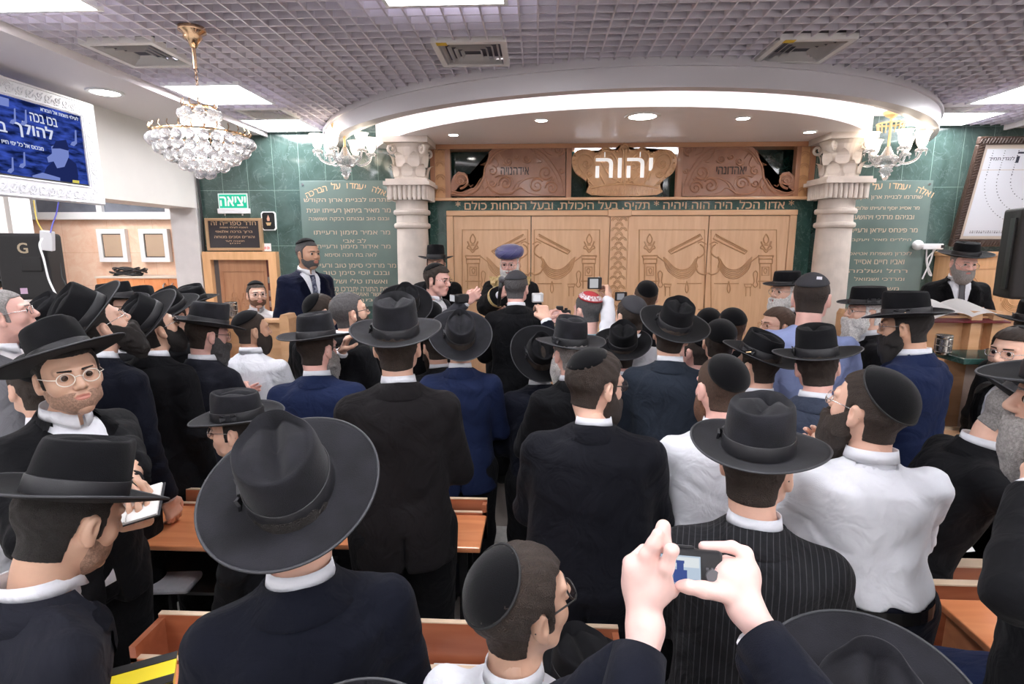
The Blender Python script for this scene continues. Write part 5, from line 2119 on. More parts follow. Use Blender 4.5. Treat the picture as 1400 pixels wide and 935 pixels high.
p21 = person('man with a dark beard gazing upward, hat brim tipped almost upright', 137, 446, 2.32, -76, body=-45, hp=-26, cloth='navydark', beard='full', hcol='black', hat=fed(tilt=26, tall=.125, brim=.165), glasses='silver', eyes=True, seed=46)
person('man in glasses and black hat with white shirt front, facing right', 160, 420, 3.35, -122, body=-118, cloth='black', beard='trim', hcol='dark', hat=fed(tilt=2, tall=.10), glasses='black', gshape='rect', eyes=True, seed=47, skin='fair')
person('man with trimmed beard gazing up, brim of his hat behind his neck', 212, 450, 2.72, -68, body=-40, hp=-20, cloth='black', beard='short', hcol='black', hat=fed(tilt=30, tall=.11, brim=.172), glasses='silver', eyes=True, seed=48, skin='olive')
p24 = person('bald heavy man in a grey vest over a white shirt at the left edge', 6, 432, 2.38, -98, body=-120, hp=-10, garment='jacket', open_front=True, cloth='greyvest', vest='offwhite', hair='buzz', hcol='grey', glasses='silver', gshape='rect', eyes=True, skin='pink', fat=.05, sw=1.05, seed=49)
person('man bent over a book at the far left, behind the loudspeaker', 4, 396, 5.25, -84, body=-84, hp=24, lean=14, cloth='black', beard='short', hcol='dark', hat=fed(tall=.11, brim=.155), seed=50, sw=.92, arms=('book', 'book'), fl=0, eyes=True)
person('man facing the viewer, only forehead and black hat brim above the crowd', 197, 423, 4.0, -168, cloth='black', hat=fed(tilt=6), hcol='dark', seed=51, sw=.92, eyes=True, fl=0)
person('man behind the grey-bearded man at left, only the black hat in view', 265, 420, 3.9, -40, cloth='black', hat=fed(tall=.10, tilt=8), hcol='dark', seed=52, sw=.92)
person('man behind the upward-gazing bearded man, back of his black hat in view', 82, 446, 3.0, -60, hp=-14, cloth='black', hat=fed(tilt=24), hcol='dark', seed=53, sw=.92)
person('dark-haired man between two hats left of centre, only the back of his cap in view', 184, 452, 3.1, -30, cloth='black', kippah=kip(m=M_knit), hcol='dark', seed=54, sw=.92)
person('man with hat brim raised, half hidden behind the tall grey-bearded man', 238, 432, 3.5, -50, hp=-10, cloth='black', hat=fed(tilt=16), hcol='dark', seed=55, sw=.92)
person('man in a white shirt hidden behind the young man in white-framed glasses', 52, 528, 2.0, 20, garment='shirt', cloth='white', hcol='dark', kippah=kip(), seed=56, sw=.92)
person('man right of centre in a black jacket with round black hat, behind the coated man', 851, 482, 3.15, 0, hp=-4, cloth='black', hat=fed(tilt=20, tall=.11, brim=.160), hcol='dark', seed=60, sw=.92, hair='buzz', skin='pink')
person('white-bearded man with wide greyish hat, left of the skullcapped stout man', 779, 484, 2.78, 32, body=20, hp=2, cloth='black', beard='full', bcol='white', hcol='grey', hat=fed(tilt=4, tall=.135, felt=M_felt2, brim=.170, pin=False), seed=61, arms=('front', 'front'), skin='pink')
p40 = person('man in a blue-black jacket with hat pushed far back, raising a white pocket camera', 737, 494, 3.15, 14, body=8, hp=-16, cloth='navydark', hat=fed(tilt=34, tall=.10, brim=.172), hcol='dark', seed=62,
       arms=('belly', (745, 432, 3.42)), hposes=('relaxed', 'hold'), palms=(None, (-.4, 1, 0)), elbow=(None, (.4, 0, -1)))
p33 = person('grey-haired man in a red embroidered skullcap and sky blue shirt', 803, 425, 3.6, 42, body=14, garment='tshirt', cloth='skyblue', hair='buzz', hcol='salt', kippah=kip(m=M_red, tilt=24, size=56, pattern=M_pat), seed=63, skin='pink',
       arms=((746, 446, 3.82), (786, 448, 3.82)), hposes=('hold', 'hold'), palms=((1, .2, 0), (-1, .2, 0)), hp=6)
p35 = person('man in a white shirt holding a camera high above the crowd, black skullcap', 862, 433, 3.25, 34, body=10, garment='shirt', cloth='white', hair='short', hcol='dark', beard='trim', kippah=kip(m=M_knit, tilt=34, size=60), seed=64,
       arms=((832, 406, 3.64), 'belly'), hposes=('hold', 'relaxed'), palms=((-.8, .6, 0), None), elbow=((.6, 0, -1), None))
p36 = person('man in a velvet skullcap at far centre raising a black camera to his face', 883, 407, 4.0, 12, cloth='black', hair='short', hcol='brown', kippah=kip(tilt=46, size=55), seed=65, fl=PLAT * 2 / 3,
       arms=((864, 418, 4.22), 'front'), hposes=('hold', 'relaxed'), palms=((0, 1, 0), None))
person('man in a dark skullcap just right of the tilted black hat, far left of three', 969, 446, 3.75, -10, cloth='black', hcol='dark', kippah=kip(), seed=66, sw=.92, hair='short')
person('man in a velvet skullcap, rightmost of three beside the tilted black hat', 1000, 448, 3.45, 16, cloth='black', hcol='brown', kippah=kip(tilt=30), seed=67, sw=.92, hair='short')
person('young man in a large skullcap, nearest of three beside the tilted black hat', 984, 468, 2.92, 6, cloth='black', hcol='dark', kippah=kip(tilt=40, size=60), seed=68, sw=.92, hair='short')
person('man in a violet shirt half hidden behind the slate grey jacket', 950, 480, 3.3, 60, garment='shirt', cloth='violet', hcol='dark', kippah=kip(), seed=69, sw=.92, skin='pink')
person('man with a crowned hat seen from behind, under the left column', 555, 426, 3.5, 6, hp=-14, cloth='black', hat=fed(tilt=26, tall=.11), hcol='dark', seed=70, sw=.92)
person('man in a velvet skullcap just below the video camera man', 589, 436, 3.85, 0, cloth='black', kippah=kip(tilt=34, size=62), hcol='dark', seed=71, sw=.92, hair='short')
person('man in black with white collar between the two central hats', 597, 474, 3.4, 16, hp=4, cloth='black', hat=fed(tilt=-2, tall=.09), hcol='dark', beard='full', seed=73, sw=.92, s=.95)

# ---------------------------------------------------------------- at the ark
person('bearded man in navy suit and patterned tie standing before the marble wall', 421, 348, 4.35, -140, body=-152, hp=2, cloth='navy', beard='stubble', bcol='salt', hcol='salt', hair='buzz',
       kippah=kip(tilt=14, size=50), tie=M_tie_blue, eyes=True, seed=80, skin='tan', arms=('down', 'down'), sw=1.05, fat=.03, res=.010)
person('man in a black hat standing at the foot of the left column', 596, 362, 4.95, 176, cloth='black', hat=fed(tall=.125, tilt=0, brim=.155), beard='short', hcol='dark', seed=81, eyes=True)
p30 = person('man in thin glasses and grey suit holding a small video camera', 598, 383, 4.15, -122, body=-128, hp=8, cloth='greysuit', hcol='dark', hair='full', kippah=kip(tilt=30, size=56), glasses='silver', gshape='rect', eyes=True, seed=82, skin='pink',
       arms=('front', (636, 414, 3.85)), hposes=('relaxed', 'hold'), palms=(None, (0, 1, .2)), s=.95)
p31 = person('white-bearded old man in gold-trimmed black robe and round blue turban, speaking', 697, 360, 4.75, 168, body=176, hp=14, garment='robe', cloth='black', hem=-1.0, beard='full', bcol='white', hcol='white', hair='buzz',
       glasses='silver', gshape='rect', eyes=True, seed=83, skin='pink', sw=1.12, fat=.05, sleeve=1.6, arms=('front', (683, 404, 4.42)), hposes=('relaxed', 'grip'), palms=(None, (.9, .5, 0)), elbow=(None, (-.6, 0, -1)), collar=False)
p32 = person('man in black jacket and dark grey skullcap standing right before the speaker', 706, 394, 3.85, -14, body=0, cloth='black', hair='short', hcol='salt', kippah=kip(m=M_knit, tilt=14, size=62, trim=M_trimv, e=.010), skin='pink', seed=84,
       sw=1.0, hp=4, arms=('front', 'front'))
p49 = person('grey-bearded man in black hat and grey tie reading an open book at the right', 1317, 359, 4.25, -150, body=-160, hp=16, lean=6, cloth='black', beard='short', bcol='grey', hcol='grey', hair='buzz', hat=fed(tilt=8, tall=.105, brim=.172, style='soft'),
       glasses='silver', gshape='rect', eyes=True, tie=M_tie_grey, seed=85, skin='pink', arms=('front', 'front'), gdrop=.012, res=.010)
person('young man in a white shirt peering through the wooden doorway', 351, 403, 5.0, -166, body=-172, garment='shirt', cloth='offwhite', hair='short', hcol='dark', beard='stubble', bcol='ginger', kippah=kip(tilt=8, size=50), eyes=True, seed=86, fl=0, arms=('down', 'down'), glasses='silver')

# ---- turban, gold collar and sleeve bands of the speaker
def turban(P):
    root = P['root']
    Rz = P['Rz']; Rh = P['Rh']; C = P['C'] - root.location
    Ri = Rz.transposed()
    def T(p):
        return Ri @ (C + Rh @ Vector(p))
    M_turb = mat('blue_satin_turban', (.045, .045, .16), .35, bump=.2, bscale=60, sheen=.3)
    prof = []
    for k in range(13):
        a = -PI / 2 + PI * k / 12
        prof.append((.088 + .036 * math.cos(a), .098 + .040 * math.sin(a)))
    prof = [(.070, .056)] + prof + [(.075, .150), (.03, .156), (.0001, .157)]
    bm = lathe(prof, 48)
    for v in bm.verts:
        v.co = T((v.co.x, v.co.y * 1.10 - .008, v.co.z))
    t = obj('turban', bm, M_turb, root, smooth=True)
    bm = bmesh.new()
    for k in range(10):
        a0 = k * .62
        pts = [T(((.088 + .037 * math.cos(b)) * math.cos(a0 + b * .5), (.088 + .037 * math.cos(b)) * 1.1 * math.sin(a0 + b * .5) - .008, .098 + .041 * math.sin(b))) for b in [-1.2 + 2.4 * q / 10 for q in range(11)]]
        bmtube(bm, pts, .0025, 5)
    obj('turban_fold', bm, M_turb, t, smooth=True)
turban(p31)
M_goldemb = mat('gold_embroidery', (.62, .42, .16), .55, metal=.2, bump=.8, bscale=90, col2=(.80, .66, .38), vscale=45)
root = p31['root']; fy = p31['front_y']
zN = (p31['N'] - root.location).z
for sd in (-1, 1):
    bm = bmesh.new(); rows = []
    for i in range(14):
        t = i / 13
        z = zN + .02 - 1.05 * t
        w0 = .075 * (1 - min(1, t * 3)) + .012; w1 = w0 + .10 - .03 * min(1, t * 3)
        if t > .95: z = zN - .98
        rows.append([bm.verts.new((sd * x, fy(x, min(z, zN - .03), .012), z)) for x in (w0, (w0 + w1) / 2, w1)])
    for i in range(13):
        for j in range(2):
            bm.faces.new((rows[i][j], rows[i][j + 1], rows[i + 1][j + 1], rows[i + 1][j]))
    bmesh.ops.solidify(bm, geom=list(bm.faces), thickness=.006)
    obj('gold_band', bm, M_goldemb, root)
bm = bmesh.new(); rows = []
nyy = (p31['N'] - root.location); nl = p31['Rz'].transposed() @ nyy
for i in range(25):
    ph = -2.3 + 4.6 * i / 24
    rows.append([bm.verts.new((r * math.sin(ph), nl.y - r * math.cos(ph), z)) for r, z in ((.068, zN + .035), (.10, zN + .028), (.175, zN - .03), (.177, zN - .045))])
for i in range(24):
    for j in range(3):
        bm.faces.new((rows[i][j], rows[i + 1][j], rows[i + 1][j + 1], rows[i][j + 1]))
obj('gold_collar', bm, M_goldemb, root)
S_, E_, W_ = [p31['Rz'].transposed() @ (v - root.location) for v in p31['arms'][1]]
fd = (W_ - E_).normalized()
obj('gold_cuff', tube([W_ - fd * .05, W_ - fd * .02], .086, 20), M_goldemb, root)
# white undersleeve
# ---- tzitzit strings on the white-shirted man
root = p_wr['root']; zp = p_wr['zP']
M_str = mat('white_string', (.8, .8, .8), .8)
for k, x in enumerate((-.188, -.182, -.176)):
    obj('fringe_string', tube([(x, .02 + .01 * k, zp - .02), (x - .01, .03, zp - .10), (x - .006 + .006 * k, .02, zp - .22), (x - .004, .026, zp - .30)], .0022, 5), M_str, root)
# white label on the dark skullcap of the T-shirt man
P = p_buzz
C = P['C'] - P['root'].location; Ri = P['Rz'].transposed()
bm = bmesh.new()
vs = [(.022, -.092, .082), (.044, -.084, .082), (.043, -.077, .096), (.022, -.085, .096)]
bm.faces.new([bm.verts.new(Ri @ (C + P['Rh'] @ (Vector(v) * 1.165))) for v in vs])
obj('label_patch', bm, mat('white_label', (.8, .8, .85), .6), P['root'])

# ================================================================== things people hold
M_cam = mat('camera_black', (.014, .014, .016), .35)
M_silver = mat('camera_silver', (.65, .65, .66), .3, metal=.4)
M_scr = emis('camera_screen', (.42, .40, .44), .3)
def compact(label, pos, rotz, body=M_cam, w=.10, h=.062, dslr=False, scr=M_scr, tilt=0):
    t = thing('camera', label, 'camera', pos, rotz)
    t.rotation_euler = (tilt, 0, rotz)
    bm = box(-w / 2, w / 2, -.014, .014, -h / 2, h / 2, bev=.006)
    obj('body', bm, body, t)
    sw_ = w * (.62 if not dslr else .55)
    obj('screen', box(-w / 2 + .008, -w / 2 + .008 + sw_, -.0165, -.014, -h / 2 + .008, h / 2 - .010), scr, t)
    bm = bmesh.new()
    r0 = bmesh.ops.create_cone(bm, segments=24, radius1=.022 if not dslr else .033, radius2=.020 if not dslr else .031, depth=.03 if not dslr else .075, cap_ends=True)
    for v in bm.verts:
        v.co = Vector((v.co.x, v.co.z + (.029 if not dslr else .05), v.co.y))
    obj('lens_barrel', bm, M_cam, t)
    if dslr:
        obj('viewfinder_hump', box(-.025, .025, -.022, .02, h / 2 - .004, h / 2 + .026, bev=.006), body, t)
        obj('grip', box(w / 2 - .022, w / 2 + .006, -.012, .030, -h / 2, h / 2 - .004, bev=.006), body, t)
        obj('mode_dial', lathe([(.011, h / 2 - .002), (.011, h / 2 + .010), (.009, h / 2 + .012)], 20, cx=.045), body, t)
    else:
        obj('shutter_button', lathe([(.006, h / 2 - .001), (.006, h / 2 + .004)], 16, cx=w * .3), M_silver, t)
    return t
def vidscreen(name, c): return emis(name, c, .30)
compact('black single-lens camera held up by the man in the red skullcap', D(765, 433, 3.85), 0, w=.145, h=.10, dslr=True, scr=vidscreen('screen_pink', (.75, .45, .42)))
compact('white pocket camera raised left of the big black camera', D(735, 407, 3.44), .15, body=MATS['camera_silver'], w=.072, h=.058, scr=vidscreen('screen_white', (.9, .9, .95)))
compact('black camera held highest above the crowd, near the fish-scale pilaster', D(813, 387, 3.66), .25, w=.095, h=.078, scr=vidscreen('screen_mono', (.55, .55, .57)))
compact('small black camera raised beside the velvet skullcap at centre', D(849, 405, 4.22), .3, w=.095, h=.066, scr=vidscreen('screen_dark', (.3, .3, .33)))
t = thing('video_camera', 'small black video camera with a lit side screen held by the man in grey', 'video camera', D(634, 408, 3.83), -.9)
obj('body', box(-.03, .03, -.06, .07, -.032, .032, bev=.012), M_cam, t)
bm = bmesh.new(); bmesh.ops.create_cone(bm, segments=24, radius1=.03, radius2=.026, depth=.05, cap_ends=True)
for v in bm.verts: v.co = Vector((v.co.x, v.co.z + .09, v.co.y))
obj('lens_barrel', bm, M_cam, t)
fl_ = obj('flip_screen', box(-.105, -.032, -.052, -.044, -.026, .026, bev=.002), M_cam, t)
obj('screen', box(-.100, -.038, -.0545, -.052, -.022, .022), vidscreen('screen_side', (.62, .62, .66)), fl_)
# microphone in the speaker's hand
hp_ = D(684, 398, 4.36)
t = thing('microphone', 'black hand microphone with a mesh head held to the white beard', 'microphone', hp_)
t.rotation_euler = (math.radians(14), math.radians(8), 0)
obj('handle', lathe([(.012, -.13), (.015, -.10), (.016, .0), (.021, .075)], 20), M_black, t, smooth=True)
bm = bmesh.new(); bmesh.ops.create_uvsphere(bm, u_segments=20, v_segments=12, radius=.027)
for v in bm.verts: v.co.z += .098
obj('mesh_head', bm, mat('grey_mesh', (.22, .22, .25), .4, metal=.7, bump=.8, bscale=300), t, smooth=True)
# booklet in the hands of the young man
bk = D(178, 694, 1.44)
t = thing('booklet', 'open white booklet held by the young man in white-framed glasses', 'book', bk, math.radians(18))
t.rotation_euler = (math.radians(24), math.radians(-12), math.radians(20))
bm = bmesh.new(); B(bm, -.075, .0, -.055, .055, 0, .010)
obj('pages', bm, mat('paper', (.80, .79, .78), .7), t)
obj('cover', box(-.078, .078, -.058, .058, -.003, -.0), mat('dark_cover', (.02, .02, .025), .5), t)
obj('leaf', box(.0, .072, -.055, .055, 0, .006), MATS['paper'], t)

# ================================================================== raised hands of the photographer in front
def chainhand(name_pts, g, d, r0):
    return d
def photographer():
    d0 = .70
    hd = D(955, 1010, .55)
    lab = 'photographer below the frame, two bare hands raised with navy cuffs'
    info = person(lab, 955, 1090, .74, 0, body=0, cloth='navydark', arms=((870, 905, .77), (1040, 885, .77)), hposes=(None, None), s=.84, seed=90, hat=None, kippah=kip(), sleeve=.95, palms=(None, None), legs=True)
    root = info['root']
    org = Vector(root.location)
    Ri = info['Rz'].transposed()
    def L(px, py, d):
        return np.array(Ri @ (D(px, py, d) - org))
    g = None
    pts = []
    # every finger as pixel + distance joints, (px, py, d, r)
    LEFT = {
        'arm': [(872, 925, 0.756, .025), (882, 868, 0.792, .023)],
        'palm': [(882, 850, 0.798, .026), (876, 800, 0.816, .024), (896, 800, 0.810, .022), (890, 780, 0.816, .020), (868, 775, 0.810, .017)],
        'index': [(884, 775, 0.804, .0115), (896, 745, 0.804, .0100), (907, 720, 0.810, .0092), (912, 749, 0.802, .0085)],
        'f1': [(905, 800, 0.798, .0115), (911, 775, 0.786, .0105), (918, 752, 0.780, .0090), (921, 752, 0.780, .0082)],
        'f2': [(878, 790, 0.804, .0115), (884, 758, 0.797, .0105), (893, 744, 0.792, .0090), (899, 730, 0.792, .008)],
        'thumb': [(868, 800, 0.828, .0125), (862, 770, 0.846, .0110), (880, 752, 0.858, .0095)],
        'small': [(905, 812, 0.804, .011), (918, 808, 0.816, .009), (926, 802, 0.828, .008)],
    }
    RIGHT = {
        'arm': [(1055, 880, 0.768, .024), (1023, 838, 0.792, .0215)],
        'palm': [(1017, 826, 0.798, .0235), (1005, 795, 0.816, .0235), (993, 786, 0.822, .017), (1019, 786, 0.822, .020)],
        'index': [(1025, 778, 0.828, .0115), (1019, 757, 0.840, .0105), (1001, 748, 0.846, .0092), (962, 747, 0.846, .0082)],
        'mid': [(1017, 786, 0.840, .0105), (1005, 772, 0.858, .0095), (993, 766, 0.866, .0085)],
        'ring': [(1013, 796, 0.840, .010), (1003, 784, 0.858, .0088), (993, 780, 0.866, .008)],
        'thumb': [(997, 812, 0.798, .0135), (962, 806, 0.798, .0115), (940, 802, 0.806, .0095), (930, 801, 0.811, .008)],
    }
    VV, FF, nv = [], [], 0
    for Hn in (LEFT, RIGHT):
        P = {k: [(L(a, b, c), r) for a, b, c, r in v] for k, v in Hn.items()}
        allp = np.array([p for v in P.values() for p, _ in v])
        g = Grid(allp.min(0) - .04, allp.max(0) + .04, .0024)
        d = None
        for k, v in P.items():
            part = None
            for (a, ra), (b, rb) in zip(v[:-1], v[1:]):
                c = cap(g, a, b, ra, rb)
                part = c if part is None else smin(part, c, .006 if k not in ('palm', 'arm') else .02)
            kk = {'palm': .022, 'arm': .02}.get(k, .009)
            d = part if d is None else smin(d, part, kk)
        # knuckle unevenness
        d = d + .0006 * nz3(g, 130, 3)
        V, Q = nets(d, g)
        V = relax(V, Q, 1, .3)
        VV.append(V); FF.append(Q + nv); nv += len(V)
    body = [c for c in root.children if c.name.startswith('body')][0]
    me = body.data
    n0 = len(me.vertices)
    co = np.zeros(n0 * 3, np.float32); me.vertices.foreach_get('co', co); co = co.reshape(-1, 3)
    q0 = np.zeros(len(me.loops), np.int32); me.loops.foreach_get('vertex_index', q0); q0 = q0.reshape(-1, 4)
    me2 = quads_mesh('body', np.concatenate([co] + VV), np.concatenate([q0] + [f + n0 for f in FF]))
    me2.materials.append(skinmat('pale'))
    body.data = me2
    # navy cuffs and a pale shirt edge
    for a, b, nm in (((866, 938, .745), (874, 893, .775), 0), ((1064, 908, .745), (1038, 872, .775), 1)):
        pa, pb = Vector(L(*a)), Vector(L(*b))
        dd = (pb - pa).normalized()
        bm = bmesh.new()
        bmtube(bm, [pa - dd * .10, pa, pb, pb + dd * .002, pb - dd * .006], .04, 28, radii=[.045, .040, .038, .036, .030], cap=False)
        obj('sleeve_end', bm, clothmat('navydark'), root, smooth=True)
    return info
SKINS['pale'] = (0.76, 0.51, 0.46)
photographer()
# the compact camera between the hands
t = thing('camera', 'black compact camera in the raised hands, its screen showing the speaker', 'camera', D(938, 778, .83))
zax = (CAM - D(938, 778, .83)).normalized()
t.rotation_euler = (math.radians(-26), math.radians(2), math.radians(-3))
w, h = .104, .060
obj('body', box(-w / 2, w / 2, -.012, .014, -h / 2, h / 2, bev=.005), M_cam, t)
sx0, sx1 = -w / 2 + .012, -w / 2 + .070
scr = obj('screen', box(sx0, sx1, -.0145, -.012, -h / 2 + .010, h / 2 - .010), emis('cam_lcd', (.42, .50, .60), .40), t)
obj('picture', box(sx0 + .002, sx1 - .002, -.0147, -.0145, .004, h / 2 - .012), emis('lcd_wall', (.62, .66, .68), .40), scr)
bm = bmesh.new()
B(bm, -.022, -.002, -.0155, -.0148, -.018, .000); B(bm, -.017, -.007, -.0155, -.0148, .0, .010); B(bm, -.018, -.006, -.0158, -.0150, .009, .013)
obj('figure', bm, emis('lcd_robe', (.05, .08, .25), .4), scr)
for i in range(3):
    for j in range(3):
        if (i, j) != (1, 1):
            obj('button', box(.026 + .007 * i, .030 + .007 * i, -.0145, -.012, -.014 + .008 * j, -.010 + .008 * j, bev=.001), mat('grey_button', (.10, .10, .11), .4), t)
bm = bmesh.new(); bmesh.ops.create_cone(bm, segments=20, radius1=.010, radius2=.010, depth=.010, cap_ends=True)
for v in bm.verts: v.co = Vector((v.co.x + .035, v.co.z - .014, v.co.y - .006))
obj('dial', bm, mat('grey_button', (.1, .1, .11), .4), t)
obj('shutter_button', lathe([(.007, h / 2 - .001), (.007, h / 2 + .004), (.005, h / 2 + .005)], 18, cx=-.030), M_silver, t)
obj('flash_hump', box(-.016, .012, -.006, .008, h / 2 - .001, h / 2 + .004, bev=.002), M_cam, t)
bm = bmesh.new(); bmesh.ops.create_cone(bm, segments=28, radius1=.024, radius2=.021, depth=.03, cap_ends=True)
for v in bm.verts: v.co = Vector((v.co.x - .012, v.co.z + .028, v.co.y))
obj('lens_barrel', bm, M_cam, t)
for r in []:
    print('ZH', r)

person('stooping person in a blue jacket cut off by the bottom right corner', 1740, 962, 1.06, -95, lean=58, cloth='midblue', hcol='dark', kippah=kip(), seed=91, s=.95, arms=('down', 'down'))
# ================================================================== side room on the left
M_cab = wood('cherry_cabinet', (0.72, 0.24, 0.08), (0.82, 0.33, 0.13), 0.35, scale=(10, 10, 1.5))
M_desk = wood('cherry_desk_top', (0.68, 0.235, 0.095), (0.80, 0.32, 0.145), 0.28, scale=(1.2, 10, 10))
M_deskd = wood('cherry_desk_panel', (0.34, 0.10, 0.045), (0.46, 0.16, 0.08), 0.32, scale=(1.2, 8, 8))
M_edge = mat('pale_edge_band', (0.66, 0.50, 0.36), 0.5)
M_metal = mat('black_steel', (0.015, 0.015, 0.016), 0.4)
M_pew = wood('pew_wood', (0.58, 0.33, 0.17), (0.70, 0.43, 0.24), 0.3, scale=(1.2, 8, 8))
M_paper = mat('paper', (.80, .79, .78), .7)
struct(obj('wall_side_room', box(-8.2, XL - .0, 6.9, 7.1, 0, 3.6), M_orange))
struct(obj('wall_side_left', box(-8.2, -8.0, YF, 6.9, 0, 3.6), M_cream))
struct(obj('ceiling_side_room', box(-8.2, XL - .36, YF, 6.9, 3.05, 3.2), M_white))
struct(obj('wall_partition', box(-8.0, atY(20, 300, 6.2).x, 6.1, 6.25, 0, 3.05), M_cream))
xt = atY(20, 300, 6.1).x
struct(obj('trim_1', box(xt, xt + .05, 6.06, 6.27, 0, 3.05), M_white))
for i, (x, y) in enumerate(((-5.2, 5.9), (-5.2, 4.5), (-5.2, 2.2), (-6.8, 5.4), (-6.8, 3.2))):  # unseen lights, their number raised to brighten the orange wall
    t = thing('ceiling_light', 'unseen square ceiling light added to brighten the side room', 'ceiling light', (x, y, 3.05), 0, 'added side room lights')
    obj('frame', box(-.31, .31, -.31, .31, -.012, .0), M_alu, t)
    obj('diffuser', box(-.28, .28, -.28, .28, -.016, -.012), M_panel, t)
# window strip
W0 = atY(42, 270, 6.88); W1 = atY(300, 300, 6.88)
zb_ = W1.z; zt_ = zb_ + .62
bm = bmesh.new()
wx0, wx1 = W0.x, XL
B(bm, wx0, wx1, 6.80, 6.90, zb_, zb_ + .09, bev=.004)
obj_w = thing('window_1', 'long white-framed window strip high on the orange marble wall', 'window', (0, 0, 0)); del obj_w['category']; del obj_w['label']; obj_w['kind'] = 'structure'
obj('window_sill', bm, M_alu, obj_w)
obj('window_frame', box(wx0, wx1, 6.82, 6.90, zt_ - .06, zt_), M_alu, obj_w)
n = 3
for i in range(n + 1):
    x = wx0 + (wx1 - wx0) * i / n
    if i == n: x -= .05
    obj('window_mullion', box(x, x + .07, 6.82, 6.90, zb_ + .09, zt_ - .06), M_alu, obj_w)
obj('window_pane', box(wx0, wx1, 6.868, 6.876, zb_ + .09, zt_ - .06), mat('grey_frosted_glass', (.16, .17, .20), .15, var=.2, vscale=3), obj_w)

def picture(px0, px1, py0, py1, Y, label, m_in, depth=.03, fw=.035):
    a = atY(px0, py1, Y); b = atY(px1, py0, Y)
    t = thing('picture_frame', label, 'picture', ((a.x + b.x) / 2, Y, a.z))
    w, h = (b.x - a.x) / 2, b.z - a.z
    bm = bmesh.new()
    B(bm, -w, w, -depth, 0, 0, fw); B(bm, -w, w, -depth, 0, h - fw, h); B(bm, -w, -w + fw, -depth, 0, fw, h - fw); B(bm, w - fw, w, -depth, 0, fw, h - fw)
    obj('frame', bm, M_alu, t)
    obj('mount', box(-w + fw, w - fw, -depth * .5, 0, fw, h - fw), m_in, t)
    return t
M_tan = mat('tan_sheet', (.50, .36, .25), .3, var=.05, vscale=4)
for a, lab in ((139, 'left one of two white-framed tan pictures on the orange wall'), (196, 'right one of two white-framed tan pictures on the orange wall')):
    t = thing('picture_frame', lab, 'picture', atY(a + 20, 358, 6.88))
    s_ = 6.88 / 750
    w, h = 20 * s_ * 1.02, 45 * s_ * 1.0
    bm = bmesh.new(); f = .058
    B(bm, -w, w, -.04, .018, 0, f); B(bm, -w, w, -.04, .018, h - f, h); B(bm, -w, -w + f, -.04, .018, f, h - f); B(bm, w - f, w, -.04, .018, f, h - f)
    obj('frame', bm, M_alu, t)
    obj('dark_slip', box(-w + f, w - f, -.022, .018, f, h - f), M_black, t)
    obj('mount', box(-w + f + .012, w - f - .012, -.026, -.022, f + .012, h - f - .012), M_tan, t)

# tall cabinet with double doors and a coil of cables on top
c0 = atY(131, 378, 6.45); c1 = XL - .38
zt2 = c0.z
t = thing('cabinet', 'long cherry wood cabinet with steel handles below the framed pictures', 'cabinet', (c0.x, 6.45, 0))
W_ = c1 - c0.x
obj('carcass', box(0, W_, .02, .44, 0, zt2 - .02), M_cab, t)
obj('top', box(-.01, W_, -.01, .44, zt2 - .02, zt2), mat('pale_top', (.72, .60, .50), .4), t)
nd = 4
for i in range(nd):
    dd = obj('door', box(W_ * i / nd + .003, W_ * (i + 1) / nd - .003, 0, .02, .06, zt2 - .025), M_cab, t)
    hx = W_ * (i + 1) / nd - .05 if i % 2 == 0 else W_ * i / nd + .05
    obj('handle', tube([(hx, 0, zt2 - .26), (hx, -.03, zt2 - .24), (hx, -.035, zt2 - .17), (hx, -.03, zt2 - .10), (hx, 0, zt2 - .08)], .010, 8), mat('steel', (.6, .6, .6), .25, metal=1.0), dd)
pc = atY(177, 377, 6.6)
bm = bmesh.new()
for k in range(9):
    r = .10 + .06 * random.random(); cx_, cy_ = pc.x + random.uniform(-.05, .05), 6.62 + random.uniform(-.03, .03)
    bmtube(bm, [(cx_ + r * 1.5 * math.cos(a), cy_ + r * .7 * math.sin(a), zt2 + .012 + .010 * k + .012 * math.sin(3 * a + k)) for a in [2 * PI * q / 24 for q in range(24)]], .009, 5, closed=True)
o = obj('cable_coil', bm, M_black); tag(o, 'coil of black cables lying on top of the cherry wood cabinet', 'cable')

# red chair with wooden back frame
rc = atY(108, 402, 5.3)
t = thing('chair', 'wooden armchair with a red upholstered back in the side room', 'chair', (rc.x, 5.3, 0), PI)
zt3 = rc.z
bm = bmesh.new()
obj('back_cushion', box(-.16, .16, -.01, .05, zt3 - .42, zt3 - .05, bev=.02), mat('red_velvet', (.20, .012, .02), .8), t)
for sx in (-1, 1):
    obj('back_post', box(sx * .20 - .022, sx * .20 + .022, -.02, .03, 0, zt3, bev=.006), M_cab, t)
    obj('front_leg', box(sx * .20 - .022, sx * .20 + .022, .42, .465, 0, .50, bev=.006), M_cab, t)
obj('top_rail', box(-.22, .22, -.02, .03, zt3 - .045, zt3 + .01, bev=.008), M_cab, t)
obj('seat', box(-.23, .23, -.02, .48, .44, .52, bev=.02), MATS['red_velvet'], t)

